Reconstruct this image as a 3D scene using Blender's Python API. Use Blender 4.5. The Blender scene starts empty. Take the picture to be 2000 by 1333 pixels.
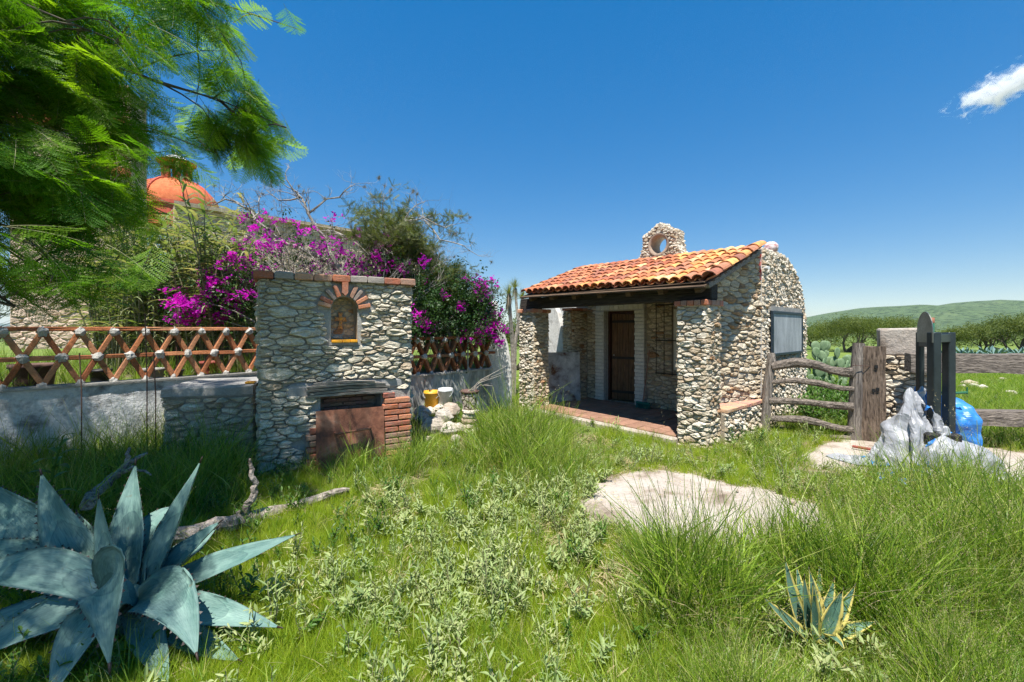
import bpy, math, random
import numpy as np
from mathutils import Vector, Matrix, noise as mnoise

random.seed(7); rng = np.random.default_rng(7)
SC = bpy.context.scene
COL = SC.collection
V = Vector
PI = math.pi

# ------------------------------------------------------------------ camera
F, HZ, CZ = 825.0, 643.0, 1.6          # focal length and horizon row in photo pixels, eye height in metres
cam_d = bpy.data.cameras.new('camera'); cam = bpy.data.objects.new('camera', cam_d); COL.objects.link(cam)
cam.location = (0, 0, CZ); cam.rotation_euler = (PI/2, 0, 0)
cam_d.sensor_fit = 'HORIZONTAL'; cam_d.sensor_width = 36.0; cam_d.lens = F/2000*36
cam_d.shift_y = -(666.5-HZ)/2000
cam_d.clip_start = 0.05; cam_d.clip_end = 30000
SC.camera = cam

# ------------------------------------------------------------------ sky and sun
SUN_DIR = V((0.08, 0.40, -1.0)).normalized()      # the way the light travels
sun_el = math.asin(-SUN_DIR.z)
to_sun = -SUN_DIR
W = bpy.data.worlds.new('World'); SC.world = W; W.use_nodes = True
wn = W.node_tree.nodes; wl = W.node_tree.links
for n in list(wn): wn.remove(n)
wo = wn.new('ShaderNodeOutputWorld'); wb = wn.new('ShaderNodeBackground'); sky = wn.new('ShaderNodeTexSky')
sky.sky_type = 'NISHITA'; sky.sun_disc = False
sky.sun_elevation = sun_el; sky.sun_rotation = math.atan2(to_sun.x, to_sun.y)
sky.altitude = 1900; sky.air_density = 1.3; sky.dust_density = 0.0; sky.ozone_density = 5.0
wb.inputs['Strength'].default_value = 0.15
# the photograph's rich, even blue: softer contrast from zenith to horizon, more saturation
wg = wn.new('ShaderNodeGamma'); wg.inputs[1].default_value = 0.5
wh = wn.new('ShaderNodeHueSaturation'); wh.inputs['Saturation'].default_value = 2.05; wh.inputs['Hue'].default_value = 0.508
wl.new(sky.outputs[0], wg.inputs[0]); wl.new(wg.outputs[0], wh.inputs['Color'])
wl.new(wh.outputs[0], wb.inputs['Color']); wl.new(wb.outputs[0], wo.inputs['Surface'])
sl = bpy.data.lights.new('sun', 'SUN'); sl.energy = 4.0; sl.angle = math.radians(0.53); sl.color = (1.0, 0.955, 0.88)
sun = bpy.data.objects.new('sun', sl); COL.objects.link(sun)
sun.rotation_euler = SUN_DIR.to_track_quat('-Z', 'Y').to_euler(); sun.location = (-4, -10, 25)
SC.view_settings.view_transform = 'Standard'; SC.view_settings.look = 'None'
SC.view_settings.exposure = 1.1; SC.view_settings.gamma = 1.0
SC.render.engine = 'CYCLES'
SC.cycles.max_bounces = 6; SC.cycles.transparent_max_bounces = 6
SC.cycles.use_denoising = True; SC.cycles.denoising_prefilter = 'NONE'; SC.cycles.denoising_input_passes = 'RGB_ALBEDO_NORMAL'
SC.cycles.volume_step_rate = 2.0; SC.cycles.volume_bounces = 2

# ------------------------------------------------------------------ pixel helpers
def PX(x, y, d):                                   # photo pixel seen at depth d
    return V(((x-1000)/F*d, d, CZ+(HZ-y)/F*d))
def GR(x, y, z=0.0):                               # photo pixel on the level z
    d = F*(CZ-z)/(y-HZ)
    return V(((x-1000)/F*d, d, z))
def to_px(p):
    return 1000+F*p[0]/p[1], HZ-F*(p[2]-CZ)/p[1]

# ------------------------------------------------------------------ object helpers
def tag(o, label=None, cat=None, group=None, kind=None):
    if label: o['label'] = label
    if cat: o['category'] = cat
    if group: o['group'] = group
    if kind: o['kind'] = kind
    return o
def thing(name, label, cat, loc=(0, 0, 0), rz=0.0, group=None):
    o = bpy.data.objects.new(name, None); COL.objects.link(o)
    o.location = loc; o.rotation_euler = (0, 0, rz); o.empty_display_size = 0.1
    return tag(o, label, cat, group)
def link(name, me, parent=None):
    o = bpy.data.objects.new(name, me); COL.objects.link(o)
    if parent is not None: o.parent = parent
    return o

class MB:
    def __init__(s): s.v = []; s.f = []; s.m = []
    def add(s, vs, fs, mi=0):
        o = len(s.v); s.v += [tuple(p) for p in vs]
        s.f += [tuple(i+o for i in f) for f in fs]; s.m += [mi]*len(fs)
        return s
    def box(s, c, size, M=None, mi=0, jit=0.0):
        x, y, z = size[0]/2, size[1]/2, size[2]/2
        vs = [V((sx*x, sy*y, sz*z)) for sz in (-1, 1) for sy in (-1, 1) for sx in (-1, 1)]
        if jit: vs = [p+V((random.uniform(-jit, jit), random.uniform(-jit, jit), random.uniform(-jit, jit))) for p in vs]
        if M is not None: vs = [M @ p for p in vs]
        vs = [p+V(c) for p in vs]
        return s.add(vs, [(0, 2, 3, 1), (4, 5, 7, 6), (0, 1, 5, 4), (2, 6, 7, 3), (0, 4, 6, 2), (1, 3, 7, 5)], mi)
    def bar(s, a, b, w, h, up=V((0, 0, 1)), mi=0, jit=0.0):
        a, b = V(a), V(b); d = (b-a); L = d.length; d.normalize()
        sd = d.cross(up)
        if sd.length < 1e-4: sd = d.cross(V((0, 1, 0)))
        sd.normalize(); u2 = sd.cross(d)
        M = Matrix((d, sd, u2)).transposed()
        return s.box((a+b)/2, (L, w, h), M, mi, jit)
    def tube(s, path, rad, n=6, mi=0, rough=0.0, cap=True):
        path = [V(p) for p in path]; k = len(path)
        if not hasattr(rad, '__len__'): rad = [rad]*k
        vs = []; prev = None
        for i, p in enumerate(path):
            t = (path[min(i+1, k-1)]-path[max(i-1, 0)])
            if t.length < 1e-6: t = V((0, 0, 1))
            t.normalize()
            if prev is None:
                sd = t.cross(V((0.3, 0.2, 1))); 
                if sd.length < 1e-3: sd = t.cross(V((1, 0, 0)))
            else:
                sd = prev-t*prev.dot(t)
                if sd.length < 1e-4: sd = t.cross(V((0.3, 1, 0.2)))
            sd.normalize(); prev = sd; up = t.cross(sd)
            for j in range(n):
                a = 2*PI*j/n; r = rad[i]
                if rough: r *= 1+random.uniform(-rough, rough)
                vs.append(p+(sd*math.cos(a)+up*math.sin(a))*r)
        fs = [(i*n+j, i*n+(j+1) % n, (i+1)*n+(j+1) % n, (i+1)*n+j) for i in range(k-1) for j in range(n)]
        if cap: fs += [tuple(range(n-1, -1, -1)), tuple((k-1)*n+j for j in range(n))]
        return s.add(vs, fs, mi)
    def lathe(s, prof, c=(0, 0, 0), n=20, mi=0, a0=0.0, a1=2*PI):
        c = V(c); full = abs(a1-a0-2*PI) < 1e-6; m = n if full else n+1
        vs = [c+V((r*math.cos(a0+(a1-a0)*j/n), r*math.sin(a0+(a1-a0)*j/n), z)) for r, z in prof for j in range(m)]
        fs = []
        for i in range(len(prof)-1):
            for j in range(n):
                j2 = (j+1) % m
                fs.append((i*m+j, i*m+j2, (i+1)*m+j2, (i+1)*m+j))
        return s.add(vs, fs, mi)
    def prism(s, poly, y0, y1, fn=None, mi=0):      # polygon in (x,z) swept from y0 to y1
        k = len(poly); vs = [V((x, y0, z)) for x, z in poly]+[V((x, y1, z)) for x, z in poly]
        if fn: vs = [fn(p) for p in vs]
        fs = [tuple(range(k)), tuple(range(2*k-1, k-1, -1))]
        fs += [(i, i+k, (i+1) % k+k, (i+1) % k) for i in range(k)]
        return s.add(vs, fs, mi)
    def mesh(s, name, mats, smooth=False):
        me = bpy.data.meshes.new(name); me.from_pydata(s.v, [], s.f)
        if not isinstance(mats, (list, tuple)): mats = [mats]
        for m in mats: me.materials.append(m)
        if len(mats) > 1: me.polygons.foreach_set('material_index', np.array(s.m, dtype=np.int32))
        if smooth: me.polygons.foreach_set('use_smooth', np.ones(len(me.polygons), dtype=bool))
        me.update()
        return me
    def build(s, name, mats, parent=None, smooth=False):
        return link(name, s.mesh(name, mats, smooth), parent)

def bevel(o, w=0.006, seg=1):
    m = o.modifiers.new('bevel', 'BEVEL'); m.width = w; m.segments = seg; m.limit_method = 'ANGLE'; m.angle_limit = 0.6
    return o

# ------------------------------------------------------------------ materials
def newmat(name):
    m = bpy.data.materials.new(name); m.use_nodes = True
    nt = m.node_tree; nt.nodes.clear()
    return m, nt, nt.nodes, nt.links
def ramp(n, stops):
    r = n.new('ShaderNodeValToRGB'); e = r.color_ramp.elements
    while len(e) > 1: e.remove(e[-1])
    e[0].position = stops[0][0]; e[0].color = (*stops[0][1], 1)
    for p, c in stops[1:]:
        x = e.new(p); x.color = (*c, 1)
    return r
def mixc(n, l, fac, a, b, mode='MIX'):
    x = n.new('ShaderNodeMix'); x.data_type = 'RGBA'; x.blend_type = mode
    for sock, val in ((x.inputs[0], fac), (x.inputs[6], a), (x.inputs[7], b)):
        if isinstance(val, (int, float)): sock.default_value = val
        elif isinstance(val, tuple): sock.default_value = (*val, 1)
        else: l.new(val, sock)
    return x.outputs[2]
def math_(n, l, op, a, b=0.0):
    x = n.new('ShaderNodeMath'); x.operation = op
    for sock, val in ((x.inputs[0], a), (x.inputs[1], b)):
        if isinstance(val, (int, float)): sock.default_value = val
        else: l.new(val, sock)
    return x.outputs[0]
def coords(n, l, shuffle=True):
    tc = n.new('ShaderNodeTexCoord'); out = tc.outputs['Object']
    if shuffle:
        oi = n.new('ShaderNodeObjectInfo')
        cx = n.new('ShaderNodeVectorMath'); cx.operation = 'SCALE'; cx.inputs[0].default_value = (37.1, 51.7, 23.3)
        l.new(oi.outputs['Random'], cx.inputs['Scale'])
        ad = n.new('ShaderNodeVectorMath'); ad.operation = 'ADD'
        l.new(out, ad.inputs[0]); l.new(cx.outputs[0], ad.inputs[1]); out = ad.outputs[0]
    return out
def noise_t(n, l, vec, scale, detail=6, rough=0.6, dist=0.0, stretch=None):
    if stretch:
        mp = n.new('ShaderNodeMapping'); mp.inputs['Scale'].default_value = stretch; l.new(vec, mp.inputs[0]); vec = mp.outputs[0]
    t = n.new('ShaderNodeTexNoise'); t.inputs['Scale'].default_value = scale; t.inputs['Detail'].default_value = detail
    t.inputs['Roughness'].default_value = rough; t.inputs['Distortion'].default_value = dist
    l.new(vec, t.inputs['Vector']); return t.outputs[0]
def finish(m, n, l, col, rough=0.9, bump=None, bstr=0.5, bdist=0.02, metal=0.0, spec=0.3):
    o = n.new('ShaderNodeOutputMaterial'); b = n.new('ShaderNodeBsdfPrincipled')
    if isinstance(col, tuple): b.inputs['Base Color'].default_value = (*col, 1)
    else: l.new(col, b.inputs['Base Color'])
    if isinstance(rough, (int, float)): b.inputs['Roughness'].default_value = rough
    else: l.new(rough, b.inputs['Roughness'])
    b.inputs['Metallic'].default_value = metal
    b.inputs['Specular IOR Level'].default_value = spec
    if bump is not None:
        bp = n.new('ShaderNodeBump'); bp.inputs['Strength'].default_value = bstr; bp.inputs['Distance'].default_value = bdist
        l.new(bump, bp.inputs['Height']); l.new(bp.outputs[0], b.inputs['Normal'])
    l.new(b.outputs[0], o.inputs['Surface'])
    return m

def mat_stone(name, stops, dark=(0.16, 0.13, 0.10), scale=14, damp=0.45):
    m, nt, n, l = newmat(name)
    vec = coords(n, l, False)
    oi = n.new('ShaderNodeObjectInfo'); gi = n.new('ShaderNodeNewGeometry')
    r = math_(n, l, 'FRACT', math_(n, l, 'ADD', oi.outputs['Random'], gi.outputs['Random Per Island']))
    rp = ramp(n, stops); l.new(r, rp.inputs[0])
    a = noise_t(n, l, vec, scale, 8, 0.7, 0.4)
    b = noise_t(n, l, vec, scale*4.5, 5, 0.7)
    lay = noise_t(n, l, vec, 6, 6, 0.65, 1.2, (1, 1, 7))
    ra = ramp(n, [(0.30, (1, 1, 1)), (0.52, (0.12, 0.12, 0.12)), (0.7, (0, 0, 0))]); l.new(a, ra.inputs[0])
    c = mixc(n, l, math_(n, l, 'MULTIPLY', ra.outputs[0], damp), rp.outputs[0], dark)
    rb = ramp(n, [(0.35, (0.62, 0.58, 0.52)), (0.6, (1.12, 1.1, 1.06))]); l.new(lay, rb.inputs[0])
    c = mixc(n, l, 0.8, c, rb.outputs[0], 'MULTIPLY')
    rc = ramp(n, [(0.3, (0.7, 0.68, 0.66)), (0.55, (1.08, 1.08, 1.07))]); l.new(b, rc.inputs[0])
    c = mixc(n, l, 0.7, c, rc.outputs[0], 'MULTIPLY')
    h = math_(n, l, 'ADD', math_(n, l, 'MULTIPLY', a, 1.0), math_(n, l, 'ADD', math_(n, l, 'MULTIPLY', lay, 0.9), math_(n, l, 'MULTIPLY', b, 0.35)))
    return finish(m, n, l, c, 0.95, h, 0.9, 0.035)
def mat_rough(name, stops, scale=6, fine=40, bstr=0.5, bdist=0.015, rough=0.92, stretch=None, shuffle=True, spec=0.25, metal=0.0):
    m, nt, n, l = newmat(name)
    vec = coords(n, l, shuffle)
    a = noise_t(n, l, vec, scale, 8, 0.65, 0.3, stretch); b = noise_t(n, l, vec, fine, 6, 0.7, 0.0, stretch)
    rp = ramp(n, stops); l.new(a, rp.inputs[0])
    rb = ramp(n, [(0.3, (0.72, 0.72, 0.72)), (0.65, (1.1, 1.1, 1.1))]); l.new(b, rb.inputs[0])
    c = mixc(n, l, 0.8, rp.outputs[0], rb.outputs[0], 'MULTIPLY')
    h = math_(n, l, 'ADD', a, math_(n, l, 'MULTIPLY', b, 0.6))
    return finish(m, n, l, c, rough, h, bstr, bdist, metal, spec)
def mat_leaf(name, cols, trans=0.4, rough=0.5, var=0.3, spec=0.35, tcol=None, nscale=3.0):
    """leaf: colour picked per instance, some light comes through"""
    m, nt, n, l = newmat(name)
    oi = n.new('ShaderNodeObjectInfo'); gi = n.new('ShaderNodeNewGeometry')
    r = math_(n, l, 'FRACT', math_(n, l, 'ADD', oi.outputs['Random'], math_(n, l, 'MULTIPLY', gi.outputs['Random Per Island'], var)))
    k = len(cols); rp = ramp(n, [(i/(k-1) if k > 1 else 0, c) for i, c in enumerate(cols)]); l.new(r, rp.inputs[0])
    o = n.new('ShaderNodeOutputMaterial'); b = n.new('ShaderNodeBsdfPrincipled')
    b.inputs['Roughness'].default_value = rough; b.inputs['Specular IOR Level'].default_value = spec
    l.new(rp.outputs[0], b.inputs['Base Color'])
    t = n.new('ShaderNodeBsdfTranslucent')
    tc = mixc(n, l, 1.0, rp.outputs[0], tcol or (1.5, 1.45, 0.6), 'MULTIPLY'); l.new(tc, t.inputs['Color'])
    mx = n.new('ShaderNodeMixShader'); mx.inputs[0].default_value = trans
    l.new(b.outputs[0], mx.inputs[1]); l.new(t.outputs[0], mx.inputs[2]); l.new(mx.outputs[0], o.inputs['Surface'])
    return m
def mat_wood(name, dark, light, along=(1.2, 14, 14), rough=0.85, bstr=0.9):
    m, nt, n, l = newmat(name)
    vec = coords(n, l, True)
    a = noise_t(n, l, vec, 3.0, 4, 0.6, 0.4, along); b = noise_t(n, l, vec, 7.0, 3, 0.55, 0.2, (along[0]*0.6, along[1], along[2]))
    rp = ramp(n, [(0.3, dark), (0.62, light)]); l.new(a, rp.inputs[0])
    rb = ramp(n, [(0.34, (0.25, 0.23, 0.22)), (0.46, (1, 1, 1))]); l.new(b, rb.inputs[0])
    c = mixc(n, l, 0.75, rp.outputs[0], rb.outputs[0], 'MULTIPLY')
    h = math_(n, l, 'ADD', a, math_(n, l, 'MULTIPLY', b, 0.8))
    return finish(m, n, l, c, rough, h, bstr, 0.02)
def mat_plain(name, col, rough=0.6, metal=0.0, spec=0.4, var=0.12, scale=8):
    d = tuple(c*(1-var) for c in col); u = tuple(min(1, c*(1+var)) for c in col)
    return mat_rough(name, [(0.3, d), (0.7, u)], scale, scale*6, 0.15, 0.005, rough, None, True, spec, metal)
def mat_tinted(name, scale=9, bstr=0.5, dirt=(0.10, 0.06, 0.045), rough=0.85, amount=0.6):
    """base colour from the object's own colour (each tile or brick carries its own)"""
    m, nt, n, l = newmat(name)
    vec = coords(n, l, True); oi = n.new('ShaderNodeObjectInfo')
    a = noise_t(n, l, vec, scale, 8, 0.7, 0.5); b = noise_t(n, l, vec, scale*6, 5, 0.7)
    ra = ramp(n, [(0.28, (1, 1, 1)), (0.55, (0, 0, 0))]); l.new(a, ra.inputs[0])
    c = mixc(n, l, math_(n, l, 'MULTIPLY', ra.outputs[0], amount), oi.outputs['Color'], dirt)
    rb = ramp(n, [(0.3, (0.75, 0.75, 0.75)), (0.65, (1.12, 1.12, 1.12))]); l.new(b, rb.inputs[0])
    c = mixc(n, l, 0.8, c, rb.outputs[0], 'MULTIPLY')
    h = math_(n, l, 'ADD', a, math_(n, l, 'MULTIPLY', b, 0.6))
    return finish(m, n, l, c, rough, h, bstr, 0.012)

M = {}
M['stone_house'] = mat_stone('stone_house', [(0, (0.72, 0.61, 0.45)), (0.3, (0.82, 0.74, 0.60)), (0.52, (0.64, 0.51, 0.35)), (0.72, (0.76, 0.68, 0.55)), (0.88, (0.52, 0.39, 0.25)), (0.96, (0.48, 0.27, 0.14)), (1, (0.74, 0.66, 0.52))])
M['stone_pale'] = mat_stone('stone_pale', [(0, (0.80, 0.73, 0.61)), (0.4, (0.88, 0.82, 0.71)), (0.7, (0.70, 0.60, 0.46)), (0.9, (0.58, 0.46, 0.33)), (1, (0.84, 0.78, 0.67))], scale=20, damp=0.3)
M['stone_shrine'] = mat_stone('stone_shrine', [(0, (0.70, 0.65, 0.53)), (0.35, (0.82, 0.77, 0.66)), (0.6, (0.62, 0.58, 0.47)), (0.8, (0.77, 0.71, 0.58)), (0.93, (0.55, 0.45, 0.33)), (1, (0.74, 0.69, 0.58))], scale=9, damp=0.5)
M['stone_church'] = mat_stone('stone_church', [(0, (0.62, 0.47, 0.38)), (0.4, (0.70, 0.56, 0.47)), (0.7, (0.52, 0.38, 0.30)), (1, (0.66, 0.52, 0.44))], scale=3)
M['rock'] = mat_stone('rock', [(0, (0.46, 0.38, 0.31)), (0.5, (0.56, 0.48, 0.40)), (1, (0.62, 0.58, 0.52))], scale=7)
M['mortar_house'] = mat_rough('mortar_house', [(0.3, (0.27, 0.22, 0.165)), (0.7, (0.46, 0.385, 0.295))], 9, 60, 0.8, 0.02)
M['mortar_grey'] = mat_rough('mortar_grey', [(0.3, (0.27, 0.26, 0.235)), (0.7, (0.44, 0.42, 0.385))], 7, 55, 0.8, 0.02)
M['mortar_white'] = mat_rough('mortar_white', [(0.3, (0.42, 0.40, 0.37)), (0.7, (0.66, 0.64, 0.60))], 25, 90, 0.9, 0.02)
M['concrete'] = mat_rough('concrete', [(0.3, (0.26, 0.255, 0.245)), (0.7, (0.40, 0.39, 0.37))], 4, 50, 0.6, 0.012)
M['slab'] = mat_rough('slab', [(0.30, (0.18, 0.135, 0.095)), (0.40, (0.34, 0.275, 0.215)), (0.47, (0.47, 0.40, 0.335)), (0.62, (0.53, 0.47, 0.40)), (0.75, (0.58, 0.53, 0.46))], 2.1, 24, 1.0, 0.03, shuffle=False)
M['plaster'] = mat_rough('plaster', [(0.32, (0.42, 0.41, 0.39)), (0.45, (0.68, 0.67, 0.64)), (0.7, (0.80, 0.79, 0.76))], 4, 38, 0.7, 0.014)
M['plaster_worn'] = mat_rough('plaster_worn', [(0.30, (0.16, 0.155, 0.15)), (0.40, (0.40, 0.395, 0.39)), (0.5, (0.68, 0.68, 0.67)), (0.7, (0.78, 0.78, 0.77))], 5, 26, 1.0, 0.03)
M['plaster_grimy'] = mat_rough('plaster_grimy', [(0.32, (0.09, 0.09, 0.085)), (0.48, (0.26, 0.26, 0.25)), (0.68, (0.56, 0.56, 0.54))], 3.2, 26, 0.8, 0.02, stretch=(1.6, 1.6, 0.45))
M['white_brick'] = mat_rough('white_brick', [(0.3, (0.58, 0.55, 0.48)), (0.7, (0.78, 0.75, 0.68))], 6, 40, 0.5, 0.01)
M['red_paint'] = mat_rough('red_paint', [(0.42, (0.62, 0.06, 0.05)), (0.52, (0.70, 0.24, 0.20)), (0.62, (0.80, 0.72, 0.68))], 9, 40, 0.5, 0.01)
M['tile'] = mat_tinted('tile', 7, 0.5, (0.13, 0.085, 0.065), 0.85, 0.85)
M['brick'] = mat_tinted('brick', 10, 0.8, (0.30, 0.27, 0.24), 0.9, 0.55)
M['lattice_brick'] = mat_tinted('lattice_brick', 16, 0.9, (0.09, 0.04, 0.025), 0.9, 0.7)
M['beam'] = mat_wood('beam', (0.016, 0.013, 0.011), (0.06, 0.05, 0.042))
M['rafter'] = mat_wood('rafter', (0.055, 0.035, 0.022), (0.16, 0.105, 0.065))
M['door_wood'] = mat_wood('door_wood', (0.07, 0.035, 0.018), (0.19, 0.10, 0.05), (14, 14, 1.0), 0.6, 0.3)
M['door_frame'] = mat_wood('door_frame', (0.025, 0.010, 0.008), (0.07, 0.03, 0.022), (14, 14, 1.2), 0.6, 0.3)
M['grey_wood'] = mat_wood('grey_wood', (0.13, 0.115, 0.10), (0.38, 0.345, 0.31))
M['post_wood'] = mat_wood('post_wood', (0.07, 0.05, 0.036), (0.23, 0.17, 0.125), (14, 14, 1.3))
M['gate_wood'] = mat_wood('gate_wood', (0.045, 0.036, 0.03), (0.28, 0.235, 0.195), (1.0, 15, 15))
M['gate_post'] = mat_wood('gate_post', (0.06, 0.05, 0.043), (0.31, 0.27, 0.23), (16, 16, 1.0))
M['dead_wood'] = mat_wood('dead_wood', (0.12, 0.095, 0.08), (0.42, 0.36, 0.31), (6, 6, 6))
M['bark'] = mat_rough('bark', [(0.3, (0.06, 0.048, 0.038)), (0.7, (0.19, 0.155, 0.125))], 8, 40, 1.0, 0.02)
M['bark_pale'] = mat_rough('bark_pale', [(0.3, (0.19, 0.16, 0.13)), (0.7, (0.50, 0.46, 0.40))], 12, 50, 0.8, 0.02)
M['steel_dark'] = mat_rough('steel_dark', [(0.3, (0.010, 0.016, 0.018)), (0.7, (0.030, 0.042, 0.045))], 6, 40, 0.2, 0.004, 0.42, spec=0.5)
M['iron_bar'] = mat_plain('iron_bar', (0.02, 0.016, 0.014), 0.6)
M['rust'] = mat_rough('rust', [(0.32, (0.05, 0.035, 0.032)), (0.42, (0.19, 0.075, 0.045)), (0.56, (0.32, 0.135, 0.08)), (0.66, (0.38, 0.20, 0.13)), (0.72, (0.55, 0.46, 0.40))], 4.5, 50, 0.5, 0.006, 0.75)
M['rust_rod'] = mat_plain('rust_rod', (0.10, 0.055, 0.04), 0.8)
M['blade_steel'] = mat_rough('blade_steel', [(0.3, (0.16, 0.165, 0.13)), (0.7, (0.36, 0.36, 0.32))], 3, 50, 0.1, 0.003, 0.35, metal=0.85)
M['green_paint'] = mat_plain('green_paint', (0.015, 0.13, 0.06), 0.5)
M['glaze_yellow'] = mat_plain('glaze_yellow', (0.80, 0.36, 0.02), 0.18, spec=0.6, var=0.15)
M['glaze_brown'] = mat_rough('glaze_brown', [(0.35, (0.30, 0.10, 0.02)), (0.6, (0.58, 0.26, 0.03))], 30, 90, 0.3, 0.005, 0.25, spec=0.6)
M['board'] = mat_rough('board', [(0.3, (0.27, 0.29, 0.29)), (0.7, (0.52, 0.54, 0.53))], 2.6, 40, 0.1, 0.003, 0.7, stretch=(2, 2, 0.7))
M['board_frame'] = mat_plain('board_frame', (0.02, 0.035, 0.05), 0.5)
M['zinc'] = mat_rough('zinc', [(0.34, (0.12, 0.05, 0.03)), (0.41, (0.26, 0.25, 0.245)), (0.5, (0.40, 0.41, 0.41)), (0.68, (0.60, 0.61, 0.60))], 4.5, 40, 0.2, 0.005, 0.6, metal=0.1)
M['floor_tile'] = mat_tinted('floor_tile', 7, 0.3, (0.16, 0.09, 0.065), 0.8, 0.5)
M['black'] = mat_plain('black', (0.012, 0.012, 0.012), 0.7)
M['broom_green'] = mat_plain('broom_green', (0.01, 0.16, 0.13), 0.7)
M['broom_stick'] = mat_plain('broom_stick', (0.30, 0.16, 0.11), 0.6)
M['bucket_yellow'] = mat_plain('bucket_yellow', (0.72, 0.38, 0.03), 0.45)
M['bucket_white'] = mat_plain('bucket_white', (0.66, 0.67, 0.66), 0.45, var=0.2)
M['pot_clay'] = mat_plain('pot_clay', (0.13, 0.075, 0.06), 0.8, var=0.2)
M['pot_stone'] = mat_plain('pot_stone', (0.50, 0.42, 0.35), 0.9, var=0.2)
M['pot_black'] = mat_plain('pot_black', (0.02, 0.02, 0.022), 0.5)
M['pot_red'] = mat_plain('pot_red', (0.30, 0.07, 0.045), 0.6)
M['tarp_silver'] = mat_rough('tarp_silver', [(0.3, (0.30, 0.305, 0.32)), (0.7, (0.46, 0.465, 0.48))], 6, 30, 1.0, 0.02, 0.38, spec=0.5)
M['tarp_blue'] = mat_rough('tarp_blue', [(0.3, (0.02, 0.12, 0.40)), (0.7, (0.05, 0.24, 0.56))], 6, 30, 1.0, 0.02, 0.38, spec=0.5)
M['soil'] = mat_rough('soil', [(0.3, (0.06, 0.045, 0.03)), (0.7, (0.20, 0.155, 0.11))], 9, 60, 0.8, 0.02)
M['dome_tile'] = mat_rough('dome_tile', [(0.3, (0.52, 0.12, 0.05)), (0.7, (0.72, 0.24, 0.10))], 5, 30, 0.6, 0.02)
M['dome_paint'] = mat_plain('dome_paint', (0.62, 0.13, 0.08), 0.8, var=0.2)
M['lead_glass'] = mat_plain('lead_glass', (0.08, 0.10, 0.12), 0.2)

M['grass_fine'] = mat_leaf('grass_fine', [(0.20, 0.32, 0.015), (0.32, 0.44, 0.025), (0.44, 0.50, 0.06), (0.25, 0.37, 0.02), (0.38, 0.46, 0.03)], 0.45, 0.55, 0.25)
M['grass_tall'] = mat_leaf('grass_tall', [(0.06, 0.13, 0.014), (0.17, 0.29, 0.025), (0.33, 0.45, 0.045), (0.10, 0.20, 0.02), (0.26, 0.38, 0.035), (0.46, 0.46, 0.15)], 0.33, 0.42, 0.35)
M['grass_straw'] = mat_leaf('grass_straw', [(0.42, 0.34, 0.18), (0.52, 0.44, 0.26)], 0.3, 0.6, 0.3)
M['weed_silver'] = mat_leaf('weed_silver', [(0.25, 0.34, 0.13), (0.34, 0.42, 0.17), (0.44, 0.48, 0.22), (0.27, 0.37, 0.12)], 0.3, 0.6, 0.35, 0.25)
M['weed_stem'] = mat_plain('weed_stem', (0.20, 0.20, 0.10), 0.7)
M['leaf_green'] = mat_leaf('leaf_green', [(0.05, 0.13, 0.02), (0.09, 0.19, 0.03), (0.13, 0.24, 0.045)], 0.35, 0.42, 0.4)
M['leaf_dark'] = mat_leaf('leaf_dark', [(0.018, 0.055, 0.012), (0.035, 0.085, 0.02), (0.06, 0.115, 0.03)], 0.3, 0.4, 0.4)
M['acacia_leaf'] = mat_leaf('acacia_leaf', [(0.075, 0.115, 0.025), (0.12, 0.16, 0.035), (0.17, 0.20, 0.04)], 0.35, 0.6, 0.5)
M['acacia_brown'] = mat_leaf('acacia_brown', [(0.13, 0.095, 0.055), (0.20, 0.15, 0.09)], 0.2, 0.8, 0.5)
M['fern_leaf'] = mat_leaf('fern_leaf', [(0.06, 0.17, 0.018), (0.11, 0.25, 0.02), (0.22, 0.36, 0.03), (0.08, 0.20, 0.022)], 0.55, 0.5, 0.2, 0.3, (1.7, 1.7, 0.35))
M['reed_leaf'] = mat_leaf('reed_leaf', [(0.10, 0.17, 0.05), (0.18, 0.25, 0.09), (0.30, 0.33, 0.17), (0.38, 0.36, 0.22)], 0.35, 0.45, 0.5)
M['reed_cane'] = mat_plain('reed_cane', (0.22, 0.20, 0.11), 0.6, var=0.3)
M['bract'] = mat_leaf('bract', [(0.54, 0.015, 0.46), (0.70, 0.03, 0.56), (0.62, 0.02, 0.62)], 0.45, 0.5, 0.6, 0.2, (1.4, 0.7, 1.4))
M['moss_grey'] = mat_leaf('moss_grey', [(0.22, 0.20, 0.17), (0.30, 0.28, 0.24)], 0.2, 0.9, 0.5)
M['scrub'] = mat_leaf('scrub', [(0.05, 0.085, 0.025), (0.085, 0.125, 0.03), (0.13, 0.15, 0.04)], 0.3, 0.7, 0.5)
M['cactus'] = mat_rough('cactus', [(0.3, (0.12, 0.20, 0.09)), (0.7, (0.27, 0.36, 0.20))], 6, 40, 0.3, 0.01, 0.6)
M['yucca_leaf'] = mat_leaf('yucca_leaf', [(0.16, 0.20, 0.06), (0.25, 0.28, 0.09), (0.14, 0.18, 0.06)], 0.25, 0.5, 0.5)
M['yucca_dead'] = mat_leaf('yucca_dead', [(0.25, 0.20, 0.14), (0.36, 0.30, 0.22)], 0.2, 0.8, 0.5)

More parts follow.
